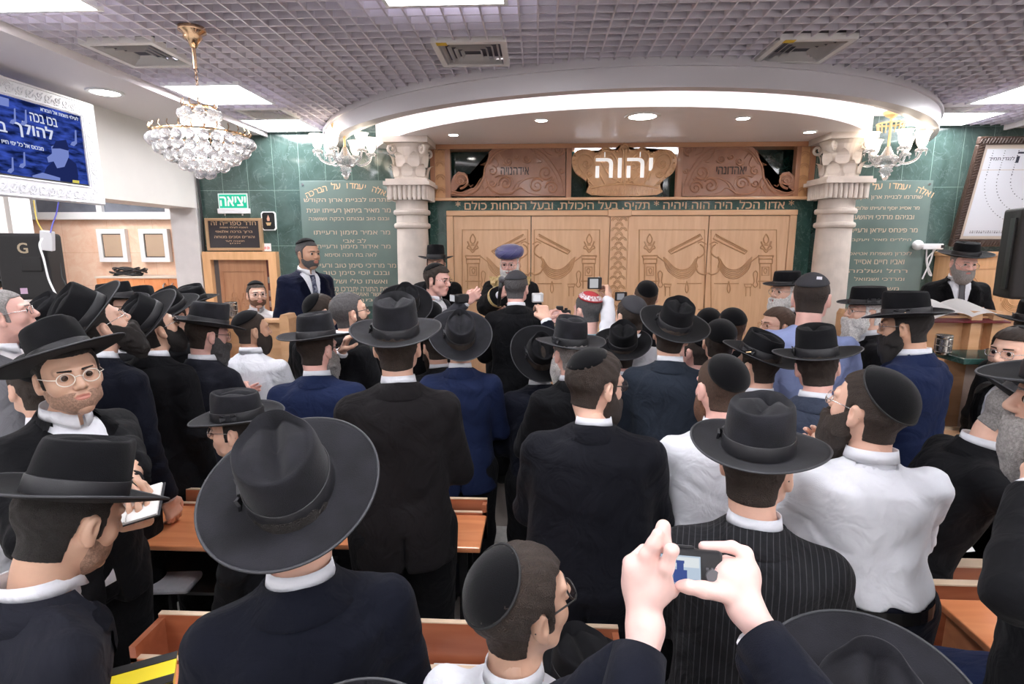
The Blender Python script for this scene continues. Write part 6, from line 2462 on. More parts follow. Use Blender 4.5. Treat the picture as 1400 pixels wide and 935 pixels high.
# reading counter with stone piers, left and right
M_facet = mat('faceted_stone', (.62, .53, .47), .5, var=.12, vscale=7)
def counter(x0, x1, y0, y1, z, piers, label, zf=0.0):
    t = thing('reading_counter', label, 'counter', (x0, y0, zf))
    z -= zf
    L_, Dp = x1 - x0, y1 - y0
    obj('marble_top', box(0, L_, 0, Dp, z - .035, z, bev=.006), M_green_plain, t)
    for px_ in piers:
        bm = bmesh.new()
        w = .13
        nz_ = int((z - .035) / .13)
        for k in range(nz_):
            za, zb2 = (z - .035) * k / nz_, (z - .035) * (k + 1) / nz_
            zm = (za + zb2) / 2
            for fy_, sg in ((.02, -1),):
                c = [bm.verts.new(v) for v in ((px_ - x0 - w, fy_, za), (px_ - x0 + w, fy_, za), (px_ - x0 + w, fy_, zb2), (px_ - x0 - w, fy_, zb2))]
                ap = bm.verts.new((px_ - x0 + (.04 if k % 2 else -.04), fy_ - .05, zm))
                for e in range(4):
                    bm.faces.new((c[e], c[(e + 1) % 4], ap))
            B(bm, px_ - x0 - w, px_ - x0 + w, .02, Dp - .03, za, zb2)
        obj('stone_pier', bm, M_facet, t)
    obj('wood_panel', box(.02, L_ - .02, Dp * .55, Dp * .6, 0, z - .035), M_cab if x0 < 0 else M_pew, t)
    return t
ctz = atY(60, 424, 4.2).z
counter(-5.6, -3.75, 4.10, 4.50, ctz, [-4.45, -4.05], 'green marble topped counter with stone piers under the left loudspeaker')
rtz = atY(1340, 484, 3.35).z
counter(2.45, 4.2, 3.20, 3.50, rtz, [2.72], 'green marble topped counter with faceted stone pier at the right', zf=0.0)
pp = atZ(70, 424, ctz)
for i, (dx, dy, rz, lab) in enumerate(((-.30, .05, .3, 'loose white papers at the left end of the left counter'), (.02, .02, -.2, 'loose white papers on the left counter beneath the loudspeaker'))):
    bm = bmesh.new()
    for k in range(4):
        B(bm, -.14, .14, -.09, .09, ctz + .001 + .003 * k, ctz + .003 + .003 * k, rot=Matrix.Rotation(rz + .25 * k, 3, 'Z'))
    for v in bm.verts: v.co += Vector((-4.35 + dx, 4.3 + dy, 0))
    tag(obj('papers', bm, M_paper), lab, 'papers')

def cup(px, py, z, Y, label):
    p = atY(px, py, Y)
    t = thing('metal_cup', label, 'cup', (p.x, Y, z))
    t.scale = (.82, .82, .95)
    prof = [(.033, 0), (.046, .005), (.050, .02), (.050, .10), (.054, .11), (.054, .122), (.050, .125), (.046, .02), (.001, .02)]
    obj('vessel', lathe(prof, 30, caps=False), mat('hammered_silver', (.55, .53, .50), .25, metal=1.0, bump=.15, bscale=50), t, smooth=False)
    bm = bmesh.new()
    for k in range(12):
        a = 2 * PI * k / 12
        bmtube(bm, [(.051 * math.cos(a), .051 * math.sin(a), .02), (.051 * math.cos(a), .051 * math.sin(a), .10)], .003, 4)
    for zz in (.02, .06, .10):
        bmtube(bm, [(.052 * math.cos(2 * PI * q / 24), .052 * math.sin(2 * PI * q / 24), zz) for q in range(24)], .003, 4, closed=True)
    obj('embossed_ribs', bm, MATS['hammered_silver'], t)
cup(1290, 470, rtz, 3.33, 'silver washing cup on the green marble counter at right')

# pews on the edge of the platform
def pew(x0, x1, Y, z, posts, label, open_end=None):
    t = thing('pew', label, 'pew', (x0, Y, PLAT if Y > 3.85 else 0))
    zz = z - t.location.z
    L_ = x1 - x0
    obj('back_panel', box(.03, L_ - .03, .03, .06, .05, zz - .03), M_pew, t)
    obj('top_rail', box(0, L_, 0, .09, zz - .03, zz, bev=.008), M_pew, t)
    for p in posts:
        bm = bmesh.new()
        poly = [(p - .035 - x0, 0), (p + .035 - x0, 0), (p + .035 - x0, zz + .01), (p + .02 - x0, zz + .04), (p - .02 - x0, zz + .04), (p - .035 - x0, zz + .01)]
        prism(bm, poly, -.04, .10)
        obj('post', bm, M_pew, t)
    obj('seat', box(.03, L_ - .03, .06, .38, .42, .45), M_pew, t)
    obj('lower_rail', box(.03, L_ - .03, .01, .03, .45, .50), M_pew, t)
    return t
zpw = atY(1340, 432, 3.92).z
pew(2.15, 4.35, 3.90, zpw, [2.17, 3.0, 3.14, 4.33], 'light wood pew on the platform edge in front of the reading man')
zpl = atY(345, 436, 3.92).z
pew(atY(305, 436, 3.92).x, atY(396, 436, 3.92).x, 3.90, zpl, [atY(307, 436, 3.92).x, atY(393, 436, 3.92).x], 'light wood pew below the doorway and the suited man')
cup(319, 455, zpl + .002, 3.955, 'silver washing cup standing on the left pew')
# open book of the reading man
bk = atZ(1335, 427, zpw + .04)
t = thing('book', 'large open book with dark red cover propped on the right pew', 'book', (bk.x, 3.99, zpw + .002), 0)
t.rotation_euler = (math.radians(12), 0, 0)
for sx in (-1, 1):
    bm = bmesh.new(); rows = []
    for i in range(9):
        u = i / 8
        rows.append([bm.verts.new((sx * .24 * u, y, .045 * math.sin(PI * min(1, u * .9 + .1)) + .022)) for y in (-.16, .16)])
    for i in range(8):
        bm.faces.new((rows[i][0], rows[i + 1][0], rows[i + 1][1], rows[i][1]))
    bmesh.ops.solidify(bm, geom=list(bm.faces), thickness=.012)
    obj('pages', bm, M_paper, t)
obj('cover', box(-.26, .26, -.17, .17, -.004, .004, bev=.002), mat('dark_red_cover', (.12, .01, .02), .4), t)

# ------------------------------------------------------------------ desks of the hall
def desk(x0, x1, y0, y1, z, label, trough=.14, items=True):
    t = thing('desk', label, 'desk', (x0, y0, 0))
    L_, Dp = x1 - x0, y1 - y0
    obj('desk_top', box(0, L_, 0, Dp - trough, z - .025, z, bev=.006), M_desk, t)
    # trough on the far side: three rails and a floor
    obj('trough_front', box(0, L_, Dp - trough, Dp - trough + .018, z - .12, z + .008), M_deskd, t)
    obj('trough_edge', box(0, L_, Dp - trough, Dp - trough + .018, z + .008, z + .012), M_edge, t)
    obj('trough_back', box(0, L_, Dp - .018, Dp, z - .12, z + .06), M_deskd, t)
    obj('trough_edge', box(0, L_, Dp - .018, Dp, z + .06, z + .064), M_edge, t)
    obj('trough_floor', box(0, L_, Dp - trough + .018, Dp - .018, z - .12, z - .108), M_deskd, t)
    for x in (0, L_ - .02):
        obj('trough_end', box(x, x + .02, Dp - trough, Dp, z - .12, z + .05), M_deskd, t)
    obj('shelf', box(.03, L_ - .03, .06, Dp - .05, z - .27, z - .255), M_metal, t)
    for x in (.06, L_ - .10):
        for y in (.06, Dp - .10):
            obj('leg', box(x, x + .035, y, y + .035, 0, z - .12 if y > .1 else z - .025), M_metal, t)
        obj('foot_bar', box(x, x + .035, .02, Dp - .02, 0.0, .03), M_metal, t)
    obj('cross_bar', box(.08, L_ - .08, Dp / 2 - .015, Dp / 2 + .015, .16, .19), M_metal, t)
    return t
def hx(px, Y): return atY(px, 700, Y).x
desk(hx(176, 2.3), hx(452, 2.3), 2.06, 2.48, .85, 'orange wood desk behind the boy in the black hat', trough=.06)
desk(hx(475, 2.3), hx(662, 2.3), 2.12, 2.46, .84, 'orange wood desk with rounded corner beside the bright navy jacket', trough=.05)
desk(-1.22, .26, 1.12, 1.56, .86, 'long orange wood desk with a trough behind the nearest hats', trough=.15)
# box desk at right
def boxdesk():
    z = .92
    a = atZ(1240, 773, z); b = atZ(1268, 799, z)
    t = thing('box_desk', 'cherry wood desk with an open box top at the right', 'desk', (a.x, b.y, 0))
    L_, Dp = 1.0, a.y - b.y + .02
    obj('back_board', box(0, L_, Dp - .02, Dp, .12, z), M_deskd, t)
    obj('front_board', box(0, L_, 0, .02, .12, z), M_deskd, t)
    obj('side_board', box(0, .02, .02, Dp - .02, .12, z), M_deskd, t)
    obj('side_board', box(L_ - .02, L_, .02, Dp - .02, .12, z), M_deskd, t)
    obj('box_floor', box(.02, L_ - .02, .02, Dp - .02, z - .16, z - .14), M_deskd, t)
    obj('rail_edge', box(-.004, L_, -.006, .026, z, z + .006), M_edge, t)
    obj('rail_edge', box(-.004, L_, Dp - .026, Dp + .03, z, z + .006), M_edge, t)
    obj('rail_edge', box(-.004, .026, .026, Dp - .026, z, z + .006), M_edge, t)
    for x in (.03, L_ - .07):
        for y in (.03, Dp - .07):
            obj('leg', box(x, x + .04, y, y + .04, 0, .12), M_metal, t)
    p = thing('papers', 'white papers lying inside the open box desk', 'papers', (a.x + .10, b.y + .06, z - .139))
    obj('sheet', box(0, .22, 0, .03, 0, .10, bev=.002), M_paper, p)
    obj('sheet', box(.05, .30, .035, .06, 0, .085, bev=.002), M_paper, p)
    e = atZ(1278, 818, .93)
    q = thing('side_table', 'small orange wood table in front of the box desk', 'table', (e.x, 0, 0))
    q.location = (e.x, e.y - .36, 0)
    obj('table_top', box(0, .8, 0, .36, .905, .93, bev=.005), M_desk, q)
    obj('side_panel', box(.03, .05, .02, .34, 0, .905), M_desk, q)
    obj('side_panel', box(.75, .77, .02, .34, 0, .905), M_desk, q)
    obj('back_panel', box(.05, .75, .32, .34, .2, .905), M_deskd, q)
    sp_ = atZ(1292, 770, z)
    s = thing('paper_sheet', 'single white sheet standing up at the back edge of the box desk', 'paper', (atY(1302, 770, a.y + .05).x, a.y + .075, z + .007))
    s.rotation_euler = (math.radians(-50), 0, .2)
    obj('sheet', box(-.10, .12, -.001, .001, 0, .22), M_paper, s)
boxdesk()
# tilted light table behind the white-shirted man
e = atZ(1237, 587, 1.0)
t = thing('lectern', 'light wood lectern top with a glass on it, behind the white-shirted man', 'lectern', (atY(1232, 600, 2.98).x, 2.80, 0))
bm = box(0, .62, 0, .42, 1.0, 1.025, bev=.004)
obj('lectern_top', bm, wood('light_desk', (.70, .40, .22), (.80, .50, .30), .3), t)
obj('front_edge', box(0, .62, .42, .44, .99, 1.04), M_edge, t)
obj('stand', box(.05, .57, .05, .37, .02, 1.0), M_pew, t)
g_ = thing('glass', 'small blue-grey glass standing on the light wood lectern', 'glass', (atY(1247, 600, 3.05).x, 3.08, 1.026))
obj('tumbler', lathe([(.025, 0), (.032, .002), (.038, .07), (.034, .07), (.028, .008), (.001, .008)], 24, caps=False), mat('blue_glass', (.35, .48, .60), .08, trans=.5), g_, smooth=True)
obj('rim', lathe([(.0375, .068), (.040, .071), (.0375, .074), (.034, .071)], 24, caps=False), MATS['hammered_silver'], g_)

# things lying about on the desks
def on(px, py, z): return atZ(px, py, z)
def bag(name, label, cat, c, sz, m, rz=0):
    g0 = Grid((-sz[0] / 2 - .03, -sz[1] / 2 - .03, -.01), (sz[0] / 2 + .03, sz[1] / 2 + .03, sz[2] + .04), .008)
    d = rbox(g0, (0, 0, sz[2] / 2), (sz[0] / 2, sz[1] / 2, sz[2] / 2), .03)
    d = d + .004 * nz3(g0, 25, 4)
    V, Q = nets(np.maximum(d, -g0.Z), g0)
    t = thing(name, label, cat, c, rz)
    link_mesh('body', quads_mesh('body', V, Q), m, t)
    return t
b1 = bag('shoulder_bag', 'black padded bag lying on the desk beside the boy', 'bag', (.10, 1.14, .861), (.22, .20, .12), mat('black_nylon', (.013, .014, .018), .55, bump=.3, bscale=400), .1)
obj('zip_line', tube([(-.11, -.105, .10), (.11, -.105, .10)], .003, 5), mat('zip_black', (.03, .03, .03), .3), b1)
obj('strap', tube([(-.10, .06, .115), (-.05, .08, .135), (.05, .08, .135), (.10, .06, .115)], .008, 6), MATS['zip_black'], b1)
# black hat resting beside the bag
t = thing('black_hat', 'black felt hat left on the desk beside the boy', 'hat', (.13, 1.34, .872), .3)
V, F, VB, FB, rim = hat_arrays('fedora', 56, .16, .10, .01)
from_arrays('felt_body', V, F, M_felt, t)
from_arrays('hat_band', VB, FB, M_ribbon, t)
t.location.z = .93
# yellow and black parcel bag
c = on(205, 925, .87)
b2 = thing('gift_bag', 'yellow and black patterned bag on the near desk at left', 'bag', (c.x + .02, 1.18, .861), .5)
bm = bmesh.new(); prism(bm, [(-.13, 0), (.13, 0), (.15, .13), (-.11, .13)], -.06, .06)
obj('bag_body', bm, mat('bright_yellow', (.85, .68, .02), .4), b2)
for k, zz in enumerate((.0, .10)):
    obj('black_border', box(-.13 + k * .02, .13 + k * .02, -.0625, -.0605, zz, zz + .03), M_black, b2)
    obj('black_top_border', box(-.11, .15, -.06 + k * .09, -.03 + k * .09, .1302, .132), M_black, b2)
# ornate dark book
c = on(598, 925, .87)
t = thing('prayer_book', 'dark book with an ornate silver border on the near desk', 'book', (c.x - .02, 1.17, .861), .25)
obj('pages', box(-.062, .062, -.087, .087, .003, .020), M_paper, t)
cv = obj('cover', box(-.066, .066, -.092, .092, .020, .024, bev=.001), M_black, t)
obj('back_cover', box(-.066, .066, -.092, .092, -.0, .003), M_black, t)
bm = bmesh.new()
for k, f in enumerate((.90, .80)):
    P_ = [(-.066 * f, -.092 * f, .0246), (.066 * f, -.092 * f, .0246), (.066 * f, .092 * f, .0246), (-.066 * f, .092 * f, .0246)]
    bmtube(bm, P_ , .0015, 4, closed=True)
for k in range(40):
    a = 2 * PI * k / 40
    sx, sy = .056 * math.copysign(min(1, abs(math.cos(a)) * 1.4), math.cos(a)), .079 * math.copysign(min(1, abs(math.sin(a)) * 1.4), math.sin(a))
    bmtube(bm, [(sx + .004 * math.cos(q), sy + .004 * math.sin(q), .0246) for q in [k * 1.0 + j for j in range(6)]], .0009, 4)
prism(bm, [(-.02, 0), (.02, 0), (.0, .001)], -.02, .03)
for v in bm.verts:
    if v.co.z < .01: v.co.z += .0246
obj('silver_border', bm, mat('silver_foil', (.55, .55, .57), .35, metal=.7), cv)
# papers in the trough
for i, (x, lab) in enumerate(((-.42, 'folded white printed sheets in the desk trough left of the boy'), (-.20, 'white folded paper in the desk trough nearest the boy'))):
    t = thing('papers', lab, 'papers', (x, 1.48, .755))
    obj('sheet', box(-.12, .08, -.045, .045, 0, .03 + .01 * i, bev=.003), M_paper, t)
    obj('printed_lines', box(-.10, .05, -.03, .03, .031 + .01 * i, .0318 + .01 * i), mat('printed_grey', (.35, .35, .38), .8, col2=(.7, .7, .7), vscale=300), t)
# papers under the middle desk
p_ = on(225, 795, .60)
t = thing('papers', 'soft white quilted envelope on the shelf under the middle desk', 'papers', (p_.x, 2.14, .596), .1)
obj('envelope', box(-.16, .16, -.06, .08, 0, .035, bev=.015), mat('quilted_paper', (.70, .70, .76), .6, bump=.8, bscale=40), t)
t = thing('papers', 'thin white printed sheets on the shelf under the middle desk', 'papers', (p_.x - .26, 2.2, .596), .1)
obj('sheet', box(-.09, .09, -.06, .06, 0, .012), M_paper, t)
# row of books and a yellow plastic bag on the rear desk
desk(hx(160, 2.8), hx(300, 2.8), 2.60, 2.86, .90, 'dark desk behind the orange one at left, books on it', trough=.05)
p_ = atY(224, 618, 2.66)
for k in range(4):
    t = thing('book', ['white-spined book leaning on the rear desk, outermost', 'thin black book between two white ones on the rear desk', 'thin white book leaning beside the yellow plastic bag', 'small black book at the inner end of the leaning row'][k], 'book', (p_.x - .028 * k, 2.66, .901), 0, 'books leaning on the rear desk')
    t.rotation_euler = (0, math.radians(14), 0)
    hgt = .20 - .01 * k
    obj('pages', box(-.009, .009, -.055, .055, .004, hgt - .004), M_paper, t)
    for sx in (-1, 1):
        obj('cover', box(sx * .0105 - .0018, sx * .0105 + .0018, -.06, .06, 0, hgt), M_black if k % 2 else mat('white_cover', (.75, .76, .80), .4), t)
    obj('spine', box(-.0123, .0123, -.0625, -.059, 0, hgt), M_black if k % 2 else MATS['white_cover'], t)
g0 = Grid((-.09, -.07, -.01), (.09, .07, .28), .006)
d = rbox(g0, (0, 0, .08), (.06, .04, .08), .03) + .007 * nz3(g0, 45, 8)
V, Q = nets(np.maximum(d, .001 - g0.Z), g0)
t = thing('plastic_bag', 'crumpled yellow plastic bag with loop handles on the rear desk', 'bag', (p_.x - .15, 2.68, .901))
link_mesh('bag_body', quads_mesh('bag_body', V, Q), mat('yellow_plastic', (.75, .60, .12), .3, var=.2, vscale=20), t)
obj('handle', tube([(-.04, 0, .14), (-.05, 0, .24), (.0, 0, .26), (.05, 0, .20), (.04, 0, .14)], .008, 6), MATS['yellow_plastic'], t)

# ================================================================== television with carved white frame
TX = -3.56
tr = atX(127, 143, TX); br = atX(126, 279, TX)
ty1 = tr.y; tz1, tz0 = tr.z, br.z
ty0 = ty1 - 1.55
t = thing('television', 'wall television in a carved white frame showing a blue picture with Hebrew words', 'television', (TX, ty0, tz0))
Wt, Ht = ty1 - ty0, tz1 - tz0
si = atX(111, 159, TX); sb = atX(110, 253, TX)
fr = ty1 - si.y; ft = tz1 - si.z; fb = sb.z - tz0
M_fw = mat('carved_white_frame', (.80, .80, .84), .45)
bm = bmesh.new()
B(bm, -.05, 0, 0, Wt, 0, fb); B(bm, -.05, 0, 0, Wt, Ht - ft, Ht)
B(bm, -.05, 0, 0, fr, fb, Ht - ft); B(bm, -.05, 0, Wt - fr, Wt, fb, Ht - ft)
fo = obj('frame', bm, M_fw, t)
bm = bmesh.new()
def rel_line(pts, r=.008):
    bmtube(bm, [(.002, a, b) for a, b in pts], r, 5)
for (a0, b0, a1, b1) in ((.01, .01, Wt - .01, .01), (Wt - .01, .01, Wt - .01, Ht - .01), (Wt - .01, Ht - .01, .01, Ht - .01)):
    rel_line([(a0, b0), (a1, b1)], .007)
rel_line([(fr - .02, fb - .01), (Wt - fr + .01, fb - .01), (Wt - fr + .01, Ht - ft + .01), (fr - .02, Ht - ft + .01)], .006)
k = 0
y = .08
while y < Wt - .05:
    for zc, hh in ((fb * .5, fb * .28), (Ht - ft * .5, ft * .28)):
        pts = spiral(y, zc, hh, hh * .2, (PI if k % 2 else 0), 1.2, 16, 1 if k % 2 else -1)
        rel_line(pts, .006)
        rel_line([(y - .03, zc - hh), (y, zc - hh * .4), (y + .035, zc + hh * .8)], .005)
    y += .075; k += 1
z = .12
while z < Ht - .05:
    pts = spiral(Wt - fr * .5, z, fr * .28, fr * .06, (PI / 2 if k % 2 else -PI / 2), 1.2, 16, 1 if k % 2 else -1)
    rel_line(pts, .006)
    z += .07; k += 1
# shell crest in the middle of the top rail
for q in range(5):
    rel_line([(Wt / 2 + (.02 + .014 * q) * math.cos(a), Ht - ft * .5 + (.018 + .010 * q) * math.sin(a)) for a in [PI * j / 10 for j in range(11)]], .005)
obj('carving', bm, M_fw, fo)
M_tv = bpy.data.materials.new('television_picture'); M_tv.use_nodes = True
nt = M_tv.node_tree; nt.nodes.remove(nt.nodes['Principled BSDF'])
tc = nt.nodes.new('ShaderNodeTexCoord'); mp = nt.nodes.new('ShaderNodeMapping'); mp.inputs['Scale'].default_value = (1, 2.2, 9)
nz_ = nt.nodes.new('ShaderNodeTexNoise'); nz_.inputs['Scale'].default_value = 3.5; nz_.inputs['Detail'].default_value = 4
cr = nt.nodes.new('ShaderNodeValToRGB'); e = cr.color_ramp.elements
e[0].position = .35; e[0].color = (.006, .012, .06, 1); e[1].position = .7; e[1].color = (.05, .10, .55, 1)
em = nt.nodes.new('ShaderNodeEmission'); em.inputs[1].default_value = .32
nt.links.new(tc.outputs['Object'], mp.inputs['Vector']); nt.links.new(mp.outputs['Vector'], nz_.inputs['Vector']); nt.links.new(nz_.outputs['Fac'], cr.inputs['Fac'])
nt.links.new(cr.outputs['Color'], em.inputs[0]); nt.links.new(em.outputs[0], nt.nodes['Material Output'].inputs[0])
sc_ = obj('screen', box(-.03, -.012, fr, Wt - fr, fb, Ht - ft), M_tv, t)
obj('bezel', box(-.02, -.008, fr, Wt - fr, fb - .004, fb + .012), M_black, t)
def S2(px, py):
    v = atX(px, py, TX)
    return v.y - ty0, v.z - tz0
M_tvw = emis('television_words', (.75, .80, 1.0), .30)
M_tvb = emis('television_mid_blue', (.20, .26, .62), .32)
M_tvd = emis('television_dark_blue', (.015, .025, .12), .3)
def tvtext(s, pxc, pyc, pxw, hpx, m=M_tvw, bold=.02):
    a = S2(pxc - pxw / 2, pyc); b = S2(pxc + pxw / 2, pyc + pxw * .1)
    y_, z_ = S2(pxc, pyc)
    hh = abs(S2(pxc, pyc - hpx / 2)[1] - S2(pxc, pyc + hpx / 2)[1])
    text_mesh('screen_words', heb(s), width=abs(b[0] - a[0]), height=hh, m=m, parent=sc_, loc=(-.0115, y_, z_), rot=(PI / 2, 0, PI / 2), thick=.001, bold=bold)
tvtext('להולך', 49, 180, 52, 21, bold=.03)
tvtext('ב', 5, 173, 12, 13, bold=.03)
tvtext('בכו בכה', 62, 164, 36, 11, bold=.02)
tvtext('לעילוי נשמת אל הבורא', 84, 156, 50, 5)
tvtext('מבכוס אל כל ימי חייו', 34, 198, 56, 6)
def tvshape(pts, m, x=-.0112, nm='screen_figure'):
    bm = bmesh.new()
    bm.faces.new([bm.verts.new((x, *S2(*p))) for p in pts])
    r_ = bmesh.ops.extrude_face_region(bm, geom=list(bm.faces))
    for g_ in r_['geom']:
        if isinstance(g_, bmesh.types.BMVert): g_.co.x += .0006
    obj(nm, bm, m, sc_)
tvshape([(58, 246), (66, 228), (78, 218), (96, 216), (106, 224), (109, 240), (108, 251), (60, 243)], M_tvd)
tvshape([(72, 200), (86, 194), (95, 200), (96, 214), (90, 228), (80, 230), (74, 218)], M_tvb, -.0108)
tvshape([(73, 203), (78, 193), (92, 191), (96, 203), (95, 206), (84, 203)], M_tvd, -.0104)
tvshape([(66, 215), (74, 209), (82, 212), (78, 220), (68, 222)], M_tvb, -.0102)
tvshape([(46, 240), (60, 236), (84, 243), (84, 250), (48, 246)], M_tvb, -.0100)
tvshape([(101, 246), (110, 247), (110, 252), (101, 251)], emis('television_yellow', (.8, .7, .15), .3), -.0100)
tvshape([(0, 131), (14, 135), (14, 146), (0, 143)], M_tvb, -.0100)
for (x_, y_) in ((12, 215), (28, 208), (15, 148), (30, 150), (98, 178)):
    tvshape([(x_ + 6, y_), (x_ + 8, y_), (x_ + 9, y_ + 18), (x_ + 5, y_ + 22), (x_, y_ + 20), (x_ + 2, y_ + 16), (x_ + 6, y_ + 15)], M_tvb, -.0106)
bm = box(-.21, -.05, Wt * .4, Wt * .6, Ht * .3, Ht * .7)
obj('wall_bracket', bm, M_black, t)

# speaker on a stand under the television
def loudspeaker(pos, rz, label, glab, stand=True, w=.36, h=.46, dpt=.32):
    t = thing('loudspeaker', label, 'loudspeaker', pos, rz)
    g0 = Grid((-w / 2 - .02, -dpt / 2 - .02, -.02), (w / 2 + .02, dpt / 2 + .02, h + .02), .009)
    d = rbox(g0, (0, 0, h / 2), (w / 2, dpt / 2, h / 2), .022) + .0022 * nz3(g0, 22, 2)
    V, Q = nets(d, g0)
    link_mesh('cover', quads_mesh('cover', V, Q), mat('speaker_cover', (.016, .015, .016), .6, bump=.2, bscale=300), t)
    return t
sp = D(52, 408, 3.85)
t = loudspeaker((sp.x, sp.y, sp.z), math.radians(22), 'black covered loudspeaker on a pole below the television', 'G')
t.scale = (.78, .8, .97)
text_mesh('logo', 'G', width=.07, height=.07, m=mat('tan_print', (.45, .36, .25), .6), parent=t, loc=(.01, -.162, .36), thick=.002, bold=.03)
obj('sticker', box(-.05, .0, -.1635, -.161, .045, .085), mat('pink_sticker', (.62, .42, .58), .5), t)
obj('grille', box(-.1865, -.181, -.13, .12, .04, .42), mat('grille_grey', (.10, .10, .11), .5, bump=.8, bscale=250), t)
obj('handle_pad', box(-.02, .13, -.172, -.155, .20, .30, bev=.008), MATS['speaker_cover'], t)
t2 = thing('speaker_stand', 'black pole stand carrying the left loudspeaker', 'stand', (sp.x, sp.y, 0))
obj('pole', tube([(0, 0, .15), (0, 0, sp.z + .005)], .018, 12), M_metal, t2)
for k in range(3):
    a = 2 * PI * k / 3 + .4
    obj('leg', tube([(0, 0, .62), (.42 * math.cos(a), .42 * math.sin(a), .012)], .012, 8), M_metal, t2)
obj('collar', lathe([(.03, .58), (.03, .66)], 16), M_metal, t2)
# right loudspeaker at the frame edge
sp = D(1410, 408, 4.6)
t = loudspeaker((sp.x, sp.y, sp.z), math.radians(-20), 'black covered loudspeaker cut off at the right edge', '', w=.42, h=.74, dpt=.36)
obj('strap', box(-.228, -.212, -.12, -.03, .08, .66), M_black, t)
t2 = thing('speaker_stand', 'black pole stand carrying the right loudspeaker', 'stand', (sp.x, sp.y, 0))
t2.location.z = PLAT
obj('pole', tube([(0, 0, .1), (0, 0, sp.z - PLAT + .005)], .018, 12), M_metal, t2)
for k in range(3):
    a = 2 * PI * k / 3 + .4
    obj('leg', tube([(0, 0, .62), (.36 * math.cos(a), .36 * math.sin(a), .012)], .012, 8), M_metal, t2)
# hanging adapter and cables from the television
wp = D(65, 329, 3.66)
t = thing('hanging_power_adapter', 'white power adapter hanging on cables below the television', 'adapter', wp, .3)
t.rotation_euler = (.1, .15, .3)
obj('casing', box(-.036, .036, -.022, .022, -.065, .065, bev=.006), mat('white_plastic', (.75, .75, .77), .35), t)
def cable(pts, r, m, label):
    P_ = [tuple(v) for v in catmull([D(*p) for p in pts], 6)]
    tag(obj('cable', tube(P_, r, 6), m), label, 'cable')
M_blue = mat('blue_cable', (.10, .10, .55), .5); M_yel = mat('yellow_cable', (.80, .55, .10), .5); M_wc = mat('white_cable', (.75, .75, .76), .5)
cable([(80, 276, 3.66), (77, 292, 3.66), (72, 306, 3.64), (69, 318, 3.62)], .004, M_blue, 'blue-violet cable from the television down to the white adapter')
cable([(46, 274, 3.7), (50, 300, 3.7), (56, 312, 3.68), (60, 318, 3.64)], .004, M_yel, 'yellow cable from the television down to the white adapter')
cable([(58, 326, 3.6), (54, 335, 3.55), (60, 355, 3.5), (66, 380, 3.5), (74, 398, 3.5), (82, 412, 3.5)], .006, M_wc, 'white cable hanging across the loudspeaker')
cable([(83, 360, 3.8), (85, 378, 3.8), (90, 390, 3.8), (97, 405, 3.8)], .004, M_black, 'black cable hanging beside the left loudspeaker')

# ================================================================== doorway, signs
dx0, dx1 = -3.74, -2.90
dzt = atY(320, 344, 6.05).z
t = thing('door_1', '', '', (0, 0, 0)); del t['label']; del t['category']; t['kind'] = 'structure'
M_oakd = wood('doorway_oak', (.66, .36, .17), (.78, .46, .24), .3, scale=(8, 8, 1))
obj('door_jamb', box(dx0, dx0 + .09, 6.02, YB - .001, 0, dzt - .09), M_oakd, t)
obj('door_jamb', box(dx1 - .09, dx1, 6.02, YB - .001, 0, dzt - .09), M_oakd, t)
obj('door_head', box(dx0, dx1, 6.02, YB - .001, dzt - .09, dzt), M_oakd, t)
leaf = obj('door_leaf', box(dx0 + .15, dx1 - .14, 6.075, YB - .0015, 0, dzt - .09), wood('doorway_leaf', (.36, .17, .09), (.46, .24, .13), .35, scale=(8, 8, 1)), t)
obj('door_gap', box(dx0 + .09, dx0 + .15, 6.085, YB - .0012, 0, dzt - .09), mat('grey_gap', (.10, .09, .09), .6), t)
obj('lock_strip', box(dx1 - .14, dx1 - .09, 6.07, YB - .0012, 0, dzt - .09), mat('dark_red_wood', (.10, .025, .02), .4), t)
bm = bmesh.new()
for zz in (dzt - .35, dzt - .50, dzt - .62):
    B(bm, dx1 - .13, dx1 - .10, 6.055, 6.07, zz, zz + .07)
obj('lock', bm, MATS['steel'], t)
bm = bmesh.new()
lx0, lx1 = dx0 + .15, dx1 - .14
def rl(pts, r=.006): bmtube(bm, [(x, 6.073, z) for x, z in pts], r, 5)
rl([(lx0 + .04, .1), (lx0 + .04, dzt - .22), (lx1 - .04, dzt - .22), (lx1 - .04, .1)])
for cx_ in (lx0 + .15, (lx0 + lx1) / 2, lx1 - .15):
    for k in range(3):
        rl([(cx_ + (.03 + .02 * k) * math.cos(a), dzt - .50 - .06 * k + (.05) * math.sin(a)) for a in [2 * PI * q / 14 for q in range(15)]], .005)
    rl([(cx_, dzt - .36), (cx_, dzt - .85)], .006)
rl([(lx0 + .08, dzt - .72), (lx1 - .08, dzt - .72)])
obj('leaf_carving', bm, MATS['doorway_leaf'], leaf)

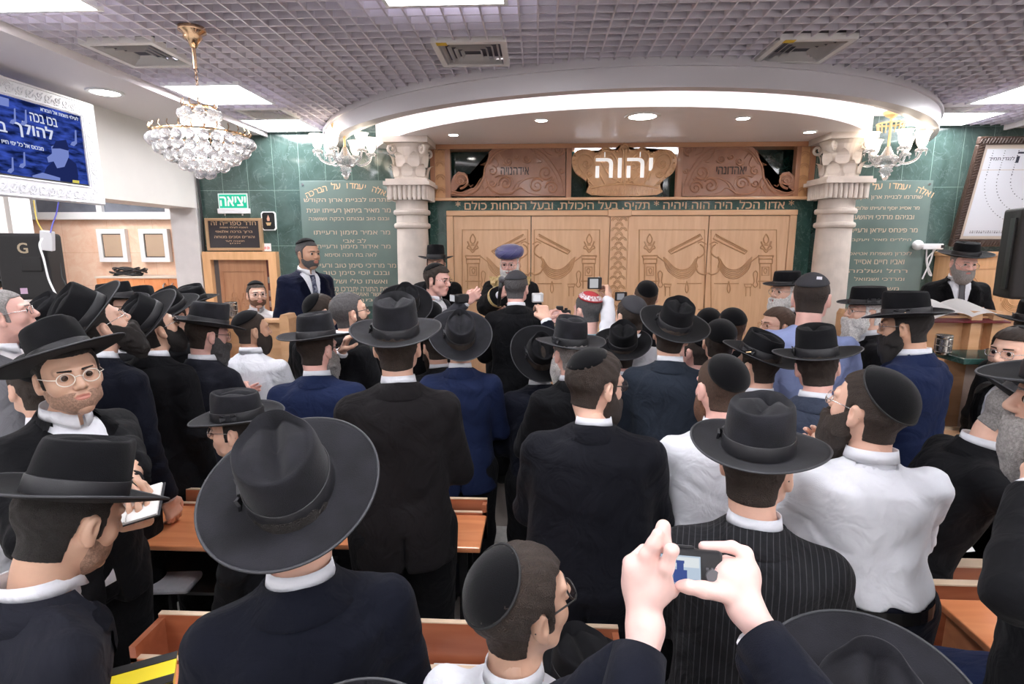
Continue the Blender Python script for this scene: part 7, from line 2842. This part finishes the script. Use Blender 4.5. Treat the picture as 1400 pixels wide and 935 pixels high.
# dark plaque over the door
a = atY(283, 340, 6.05); b = atY(356, 298, 6.05)
t = thing('wall_plaque', 'dark plaque with gold Hebrew lines above the doorway', 'plaque', ((a.x + b.x) / 2, 6.09, dzt + .012))
w, h = (b.x - a.x) / 2, b.z - dzt - .012
bm = bmesh.new()
f = .03
B(bm, -w, w, -.04, 0, 0, f, bev=.003); B(bm, -w, w, -.04, 0, h - f, h, bev=.003); B(bm, -w, -w + f, -.04, 0, f, h - f); B(bm, w - f, w, -.04, 0, f, h - f)
obj('frame', bm, mat('brass_frame', (.62, .42, .25), .3, metal=.6), t)
obj('plate', box(-w + f, w - f, -.025, 0, f, h - f), mat('dark_plate', (.035, .03, .035), .35), t)
for s_, fz_, ww, hh in (('חדר ספרייה זה', .84, .80, .042), ('הונצח לעילוי נשמת', .72, .50, .020), ('ברוך ברכה אלגאזי', .58, .66, .035), ('והורים וסבים מנוחה', .42, .72, .024), ('תנצבה לעד', .30, .34, .018), ('אמן', .22, .2, .014)):
    text_mesh('plaque_line', heb(s_), width=ww * w * 2, height=hh, m=M_goldtxt, parent=t, loc=(0, -.0255, fz_ * h), thick=.0015, bold=.01)
# exit sign
a = atY(298, 292, 6.05); b = atY(336, 264, 6.05)
t = thing('exit_sign', 'lit green and white Hebrew exit sign above the dark plaque', 'sign', ((a.x + b.x) / 2, 6.09, a.z))
w, h = (b.x - a.x) / 2, b.z - a.z
obj('panel', box(-w, w, -.012, -.006, .05, h), emis('exit_white', (.80, .90, .86), .38), t)
obj('green_field', box(-w + .012, w - .012, -.0135, -.012, .062, h - .012), emis('exit_green', (.04, .62, .38), .36), t)
text_mesh('exit_letters', heb('יציאה'), width=w * 1.72, height=(h - .06) * .62, m=emis('exit_letter', (.88, .95, .92), .4), parent=t, loc=(0, -.0135, (h + .05) / 2), thick=.001, bold=.04)
obj('base_box', box(-w - .01, w + .02, -.03, -.0, 0, .055, bev=.004), mat('white_plastic', (.75, .75, .77), .35), t)
for sx in (-.6, .6):
    obj('bracket', box(sx * w - .01, sx * w + .01, -.02, 0, -.02, 0), MATS['steel'], t)
# little memorial lamp plaque
a = atY(358, 315, 6.08); b = atY(376, 289, 6.08)
t = thing('lamp_plaque', 'small black octagonal plaque with a flame-shaped lamp right of the dark plaque', 'plaque', ((a.x + b.x) / 2, 6.098, a.z))
w, h = (b.x - a.x) / 2, b.z - a.z
c_ = .02
oct_ = [(-w + c_, 0), (w - c_, 0), (w, c_), (w, h - c_), (w - c_, h), (-w + c_, h), (-w, h - c_), (-w, c_)]
bm = bmesh.new(); prism(bm, oct_, -.012, 0); obj('white_rim', bm, M_alu, t)
bm = bmesh.new(); prism(bm, [(x * .84, h / 2 + (z - h / 2) * .90) for x, z in oct_], -.016, -.012); obj('plate', bm, M_black, t)
bm = bmesh.new(); prism(bm, [(0, h * .82), (-.015, h * .62), (-.012, h * .5), (.012, h * .5), (.015, h * .62)], -.02, -.016); obj('flame', bm, mat('pink_flame', (.65, .35, .25), .4), t)
bm = bmesh.new(); prism(bm, [(-.03, h * .42), (.03, h * .42), (.018, h * .26), (-.018, h * .26)], -.02, -.016)
obj('lamp_bowl', bm, M_gold, t)
a = atY(358, 341, 6.08)
t = thing('small_sign', 'little white sign with red marks at the top right of the door frame', 'sign', (a.x + .05, 6.098, dzt + .005))
obj('board', box(-.05, .05, -.006, 0, 0, .085, bev=.002), mat('white_plastic', (.75, .75, .77), .35), t)
text_mesh('red_mark', '»»', width=.07, height=.03, m=mat('red_print', (.6, .03, .03), .5), parent=t, loc=(0, -.006, .035), thick=.001, bold=.02)
# dark conduit down the corner
tag(obj('cable', tube([(XL + .03, 6.07, 2.95), (XL + .04, 6.07, 2.4), (XL + .03, 6.07, dzt)], .014, 8), M_black), 'dark conduit running down the corner behind the chandelier', 'cable')

# ================================================================== framed menorah print, carved cupboard, wall camera
bl = atY(1297, 336, 6.0); tl = atY(1340, 186, 5.80)
t = thing('framed_print', 'large dark-framed white print with a menorah of tiny letters, leaning forward', 'picture', (bl.x, 6.02, bl.z))
hh = math.hypot(tl.z - bl.z, .2)
t.rotation_euler = (math.atan2(.2, tl.z - bl.z), 0, 0)
Wp = 1.35
f = .075
M_dfr = mat('dark_carved_frame', (.05, .028, .02), .35, bump=.6, bscale=60)
bm = bmesh.new()
B(bm, 0, Wp, -.05, 0, 0, f, bev=.01); B(bm, 0, Wp, -.05, 0, hh - f, hh, bev=.01); B(bm, 0, f, -.05, 0, f, hh - f, bev=.01); B(bm, Wp - f, Wp, -.05, 0, f, hh - f, bev=.01)
fr_ = obj('frame', bm, M_dfr, t)
bm = bmesh.new()
for k in range(40):
    bmtube(bm, [(.015, -.052, hh * (k + .2) / 40), (f - .015, -.052, hh * (k + .8) / 40)], .006, 4)
for k in range(46):
    bmtube(bm, [(Wp * (k + .2) / 46, -.052, .015), (Wp * (k + .8) / 46, -.052, f - .015)], .006, 4)
    bmtube(bm, [(Wp * (k + .2) / 46, -.052, hh - f + .015), (Wp * (k + .8) / 46, -.052, hh - .015)], .006, 4)
obj('frame_rope', bm, M_dfr, fr_)
obj('mat_border', box(f, Wp - f, -.02, 0, f, hh - f), mat('cream_mount', (.62, .54, .46), .6), t)
pw0, pw1, pz0, pz1 = f + .04, Wp - f - .04, f + .03, hh - f - .04
pr_ = obj('print', box(pw0, pw1, -.022, -.02, pz0, pz1), mat('white_print', (.72, .74, .80), .4), t)
M_ink = mat('ink', (.03, .035, .06), .6)
bm = bmesh.new()
cxp = (pw0 + pw1) / 2
rr_ = random.Random(5)
def ink(x, z, w=.008, h=.006):
    if pw0 + .02 < x < pw1 - .02: B(bm, x - w / 2, x + w / 2, -.0232, -.0222, z - h / 2, z + h / 2)
for R_ in (.13, .26, .39, .50):
    n = int(R_ * 90)
    for k in range(n + 1):
        a = PI + PI * k / n
        ink(cxp + R_ * math.cos(a), pz0 + .60 + R_ * 1.05 * math.sin(a) * .9, rr_.uniform(.006, .012), rr_.uniform(.004, .009))
    for k in range(int(.26 / .022)):
        for s_ in (-1, 1):
            ink(cxp + s_ * R_, pz0 + .61 + k * .022, rr_.uniform(.006, .013), rr_.uniform(.004, .009))
for k in range(36):
    ink(cxp + rr_.uniform(-.003, .003), pz0 + .09 + k * .021, rr_.uniform(.008, .014), .006)
for k in range(46):
    ink(pw0 + .06 + k * .022, pz0 + .035, .014, rr_.uniform(.004, .010))
    ink(pw0 + .06 + k * .022, pz0 + .05, .012, rr_.uniform(.004, .008))
obj('tiny_lettering', bm, M_ink, pr_)
obj('header_line', box(pw0, pw1, -.0228, -.0222, pz1 - .20, pz1 - .194), mat('cream_mount', (.62, .54, .46), .6), pr_)
text_mesh('header_letters', heb('יהוה'), width=.42, height=.10, m=M_ink, parent=pr_, loc=(cxp - .05, -.0225, pz1 - .08), thick=.001, bold=.03)
text_mesh('header_small', heb('לנגדי תמיד'), width=.24, height=.035, m=M_ink, parent=pr_, loc=(pw0 + .16, -.0225, pz1 - .09), thick=.001, bold=.01)
text_mesh('header_small', heb('שויתי'), width=.14, height=.035, m=M_ink, parent=pr_, loc=(pw1 - .12, -.0225, pz1 - .09), thick=.001, bold=.01)
text_mesh('header_small', heb('תשלום'), width=.16, height=.03, m=M_ink, parent=pr_, loc=(cxp - .06, -.0225, pz1 - .165), thick=.001, bold=.01)
# carved cupboard below the print
zc1 = atY(1350, 344, 5.95).z
c0 = atY(1290, 400, 5.9).x
t = thing('carved_cupboard', 'light oak cupboard with carved swags below the menorah print', 'cupboard', (c0, 5.85, PLAT))
h_ = min(zc1, bl.z - .01) - PLAT
Wc = 5.6 - c0
obj('carcass', box(0, Wc, .03, .24, 0, h_ - .05), M_oakd, t)
obj('cornice', box(-.02, Wc, -.0, .24, h_ - .05, h_, bev=.01), M_oakd, t)
obj('frieze', box(0, Wc, .015, .03, h_ - .17, h_ - .15), M_oakd, t)
nd = 3
for i in range(nd):
    dd = obj('door', box(Wc * i / nd + .004, Wc * (i + 1) / nd - .004, .01, .03, .04, h_ - .18), M_oakd, t)
    xc = Wc * (i + .5) / nd
    bm = bmesh.new()
    def q_(pts, r=.007): bmtube(bm, [(xc + x, .008, h_ - .25 + z) for x, z in pts], r, 5)
    q_([(-.12, -.08), (0, .02), (.12, -.12), (.10, -.15), (0, -.03), (-.10, -.12)])
    for k in range(5):
        q_([(.15 * math.cos(a) * (1 - .1 * k), -.20 + .16 * math.sin(a) * (1 - .1 * k)) for a in [PI + PI * j / 14 for j in range(15)]], .006)
    q_([(-.16, -.14), (-.12, -.20), (-.15, -.28)]); q_([(.16, -.14), (.12, -.20), (.15, -.28)])
    q_([(-.18, -.42), (.18, -.42)])
    obj('door_carving', bm, M_oakd, dd)
cable([(1384, 395, 5.75), (1374, 405, 5.75), (1362, 424, 5.75)], .006, M_black, 'black wire hanging in front of the carved cupboard')
# white wall camera with looped cable
p_ = atY(1272, 337, 6.05)
t = thing('wall_camera', 'small white wall camera with looped white wires on the green marble', 'camera', (p_.x, 6.02, p_.z))
obj('bracket_bar', box(-.10, .11, -.01, .02, -.03, .03, bev=.008), mat('white_plastic', (.75, .75, .77), .35), t)
bm = bmesh.new(); bmesh.ops.create_uvsphere(bm, u_segments=20, v_segments=12, radius=.052)
for v in bm.verts: v.co += Vector((-.15, 0, .015))
obj('dome', bm, MATS['white_plastic'], t, smooth=True)
obj('lens_window', box(.08, .115, -.014, -.008, -.015, .015), M_black, t)
obj('looped_wire', tube(catmull([(-.04, .02, -.03), (-.02, .03, -.16), (.02, .03, -.28), (.05, .03, -.30), (.0, .03, -.20), (-.01, .03, -.12), (.05, .02, -.03)], 6), .007, 6), M_wc, t)
obj('wire', tube(catmull([(.03, .02, -.03), (.02, .03, -.15), (-.04, .03, -.34)], 6), .007, 6), M_wc, t)

# ================================================================== chandeliers
M_cry = clearmat('crystal', gloss=.38, tint=.93)
M_crw = mat('milky_crystal', (.85, .85, .87), .06, trans=.75)
M_bulb = emis('warm_bulb', (1.0, .88, .70), 8.0)
cpos = atZ(262, 36, 3.3)
def crystal_ball(r=.024):
    bm = bmesh.new(); bmesh.ops.create_uvsphere(bm, u_segments=10, v_segments=7, radius=r)
    me = bpy.data.meshes.new('crystal_ball'); bm.to_mesh(me); bm.free(); me.shade_smooth(); me.materials.append(M_crw)
    return me
ballme = crystal_ball(.030)
cx_, cy_ = cpos.x, cpos.y
def czz(py): return atY(270, py, cy_).z
t = thing('crystal_chandelier', 'crystal ball chandelier hanging on a chain at left of the hall', 'chandelier', (cx_, cy_, CEIL))
obj('ceiling_cup', lathe([(.001, .0), (.07, -.005), (.072, -.03), (.045, -.045), (.05, -.06), (.028, -.085), (.016, -.11)][::-1], 32), M_brass, t, smooth=True)
z_top = czz(148) - CEIL; z_m = czz(190) - CEIL; z_b = czz(240) - CEIL
obj('stem', tube([(0, 0, -.10), (0, 0, -.22)], .010, 10), M_brass, t)
bm = bmesh.new()
nl = int((abs(z_top) - .22) / .03)
for k in range(nl):
    zz = -.22 - k * .03
    pts = [((.008 * math.cos(a)) * (k % 2), (.008 * math.cos(a)) * (1 - k % 2), zz - .018 + .019 * math.sin(a)) for a in [2 * PI * q / 10 for q in range(10)]]
    bmtube(bm, pts, .0022, 4, closed=True)
obj('chain', bm, M_brass, t)
obj('inner_stem', tube([(0, 0, z_top + .02), (0, 0, z_b + .10)], .010, 10), M_crw, t)
for (zr, rr_, nn) in ((z_top, .085, 12), (z_m + .02, .245, 26)):
    obj('ring', tube([(rr_ * math.cos(2 * PI * k / 36), rr_ * math.sin(2 * PI * k / 36), zr) for k in range(36)], .006, 6, closed=True), M_brass, t)
    for k in range(4):
        a = k * PI / 2
        obj('spoke', tube([(0, 0, zr + .01), (rr_ * math.cos(a), rr_ * math.sin(a), zr)], .005, 6), M_brass, t)
    for k in range(nn):
        a = 2 * PI * k / nn
        bm = bmesh.new()
        bmtube(bm, [(rr_ * math.cos(a), rr_ * math.sin(a), zr), (rr_ * 1.06 * math.cos(a), rr_ * 1.06 * math.sin(a), zr + .02), (rr_ * 1.03 * math.cos(a), rr_ * 1.03 * math.sin(a), zr + .038)], .0035, 4)
        obj('hook', bm, M_brass, t)
cnt = 0
def ball(x, y, z, s_=1.0):
    global cnt
    cnt += 1
    o = bpy.data.objects.new('crystal_ball', ballme); COL.objects.link(o); o.parent = t; o.location = (x, y, z); o.scale = (s_, s_, s_)
for r_, nn, zz in ((.09, 8, z_top - .035), (.075, 6, z_top - .075)):
    for k in range(nn):
        a = 2 * PI * k / nn + zz * 9
        ball(r_ * math.cos(a), r_ * math.sin(a), zz)
rows = 5
for j in range(rows):
    u = j / (rows - 1)
    zz = z_m - .02 + (z_b - z_m + .03) * u
    rr_ = .255 * (1 - u**1.4 * .86)
    nn = max(4, int(2 * PI * rr_ / .062))
    for k in range(nn):
        a = 2 * PI * (k + .5 * (j % 2)) / nn
        ball(rr_ * math.cos(a), rr_ * math.sin(a), zz)
print('balls', cnt)
for k in range(5):
    a = 2 * PI * k / 5
    bm = bmesh.new(); bmesh.ops.create_uvsphere(bm, u_segments=12, v_segments=8, radius=.028)
    for v in bm.verts: v.co = Vector((v.co.x + .11 * math.cos(a), v.co.y + .11 * math.sin(a), v.co.z * 1.3 + z_m + .03))
    obj('bulb', bm, emis('chandelier_bulb', (1.0, .95, .88), 16.0), t, smooth=True)

def arm_chandelier(px, label):
    Yc = 5.45
    x = atY(px, 215, Yc).x
    def Z(py): return atY(px, py, Yc).z
    t = thing('glass_chandelier', label, 'chandelier', (x, Yc, CEIL - .0), 0, 'tulip-shade chandeliers beside the canopy')
    zc_ = Z(216) - CEIL
    obj('ceiling_rose', lathe([(.012, -.06), (.05, -.04), (.075, -.015), (.07, -.002)], 28), M_gold, t, smooth=True)
    obj('stem', tube([(0, 0, -.05), (0, 0, zc_)], .012, 10), M_gold, t)
    for k in range(18):
        a = 2 * PI * k / 18
        bm = bmesh.new()
        bmtube(bm, [(.11 * math.cos(a), .11 * math.sin(a), zc_ + .30), (.10 * math.cos(a), .10 * math.sin(a), zc_ + .24)], .006, 5)
        obj('pendant', bm, M_gold, t)
    obj('upper_ring', tube([(.11 * math.cos(2 * PI * k / 30), .11 * math.sin(2 * PI * k / 30), zc_ + .30) for k in range(30)], .008, 6, closed=True), M_gold, t)
    obj('centre_bowl', lathe([(.012, zc_ - .20), (.022, zc_ - .185), (.03, zc_ - .165), (.045, zc_ - .155), (.035, zc_ - .135), (.06, zc_ - .12), (.045, zc_ - .10), (.075, zc_ - .06), (.10, zc_ - .03), (.095, zc_), (.05, zc_ + .03), (.02, zc_ + .10)], 28), M_crw, t, smooth=True)
    for k in range(6):
        a = 2 * PI * k / 6 + .45
        d_ = Vector((math.cos(a), math.sin(a), 0))
        arm = obj('arm', tube(catmull([d_ * .05 + Vector((0, 0, zc_ + .01)), d_ * .13 + Vector((0, 0, zc_ - .06)), d_ * .22 + Vector((0, 0, zc_ - .03)), d_ * .25 + Vector((0, 0, zc_ + .04))], 6), .011, 8), M_crw, t, smooth=True)
        c_ = d_ * .25 + Vector((0, 0, zc_ + .05))
        def L_(prof): 
            b_ = lathe(prof, 20, caps=False)
            for v in b_.verts: v.co += c_
            return b_
        obj('drip_pan', L_([(.01, -.02), (.05, -.012), (.046, .004), (.02, .02)]), M_crw, t, smooth=True)
        obj('tulip_shade', L_([(.022, .02), (.036, .04), (.044, .07), (.048, .10), (.060, .135), (.072, .150)]), mat('lit_shade_glass', (.9, .86, .80), .3, trans=.3, emit=(1.0, .86, .70), estr=1.2), t, smooth=True)
        b_ = bmesh.new(); bmesh.ops.create_uvsphere(b_, u_segments=10, v_segments=8, radius=.020)
        for v in b_.verts: v.co = Vector((v.co.x, v.co.y, v.co.z * 1.5 + .075)) + c_
        obj('bulb', b_, M_bulb, t, smooth=True)
        for q in range(3):
            a2 = 2 * PI * q / 3
            b_ = bmesh.new(); bmesh.ops.create_cone(b_, segments=6, radius1=.001, radius2=.008, depth=.035, cap_ends=True)
            for v in b_.verts: v.co += c_ + Vector((.042 * math.cos(a2), .042 * math.sin(a2), -.035))
            obj('crystal_drop', b_, M_crw, t)
arm_chandelier(472, 'glass tulip-shade chandelier at the left end of the canopy')
arm_chandelier(1213, 'glass tulip-shade chandelier at the right end of the canopy')
# ================================================================== render look
scene.view_settings.view_transform = 'Standard'
scene.view_settings.look = 'None'
scene.view_settings.gamma = 1.0
scene.view_settings.use_curve_mapping = False
scene.view_settings.exposure = 1.55
w = bpy.data.worlds.new('world')
scene.world = w
w.use_nodes = True
w.node_tree.nodes['Background'].inputs[0].default_value = (0.9, 0.92, 1.0, 1)
w.node_tree.nodes['Background'].inputs[1].default_value = 0.3
scene.cycles.max_bounces = 8
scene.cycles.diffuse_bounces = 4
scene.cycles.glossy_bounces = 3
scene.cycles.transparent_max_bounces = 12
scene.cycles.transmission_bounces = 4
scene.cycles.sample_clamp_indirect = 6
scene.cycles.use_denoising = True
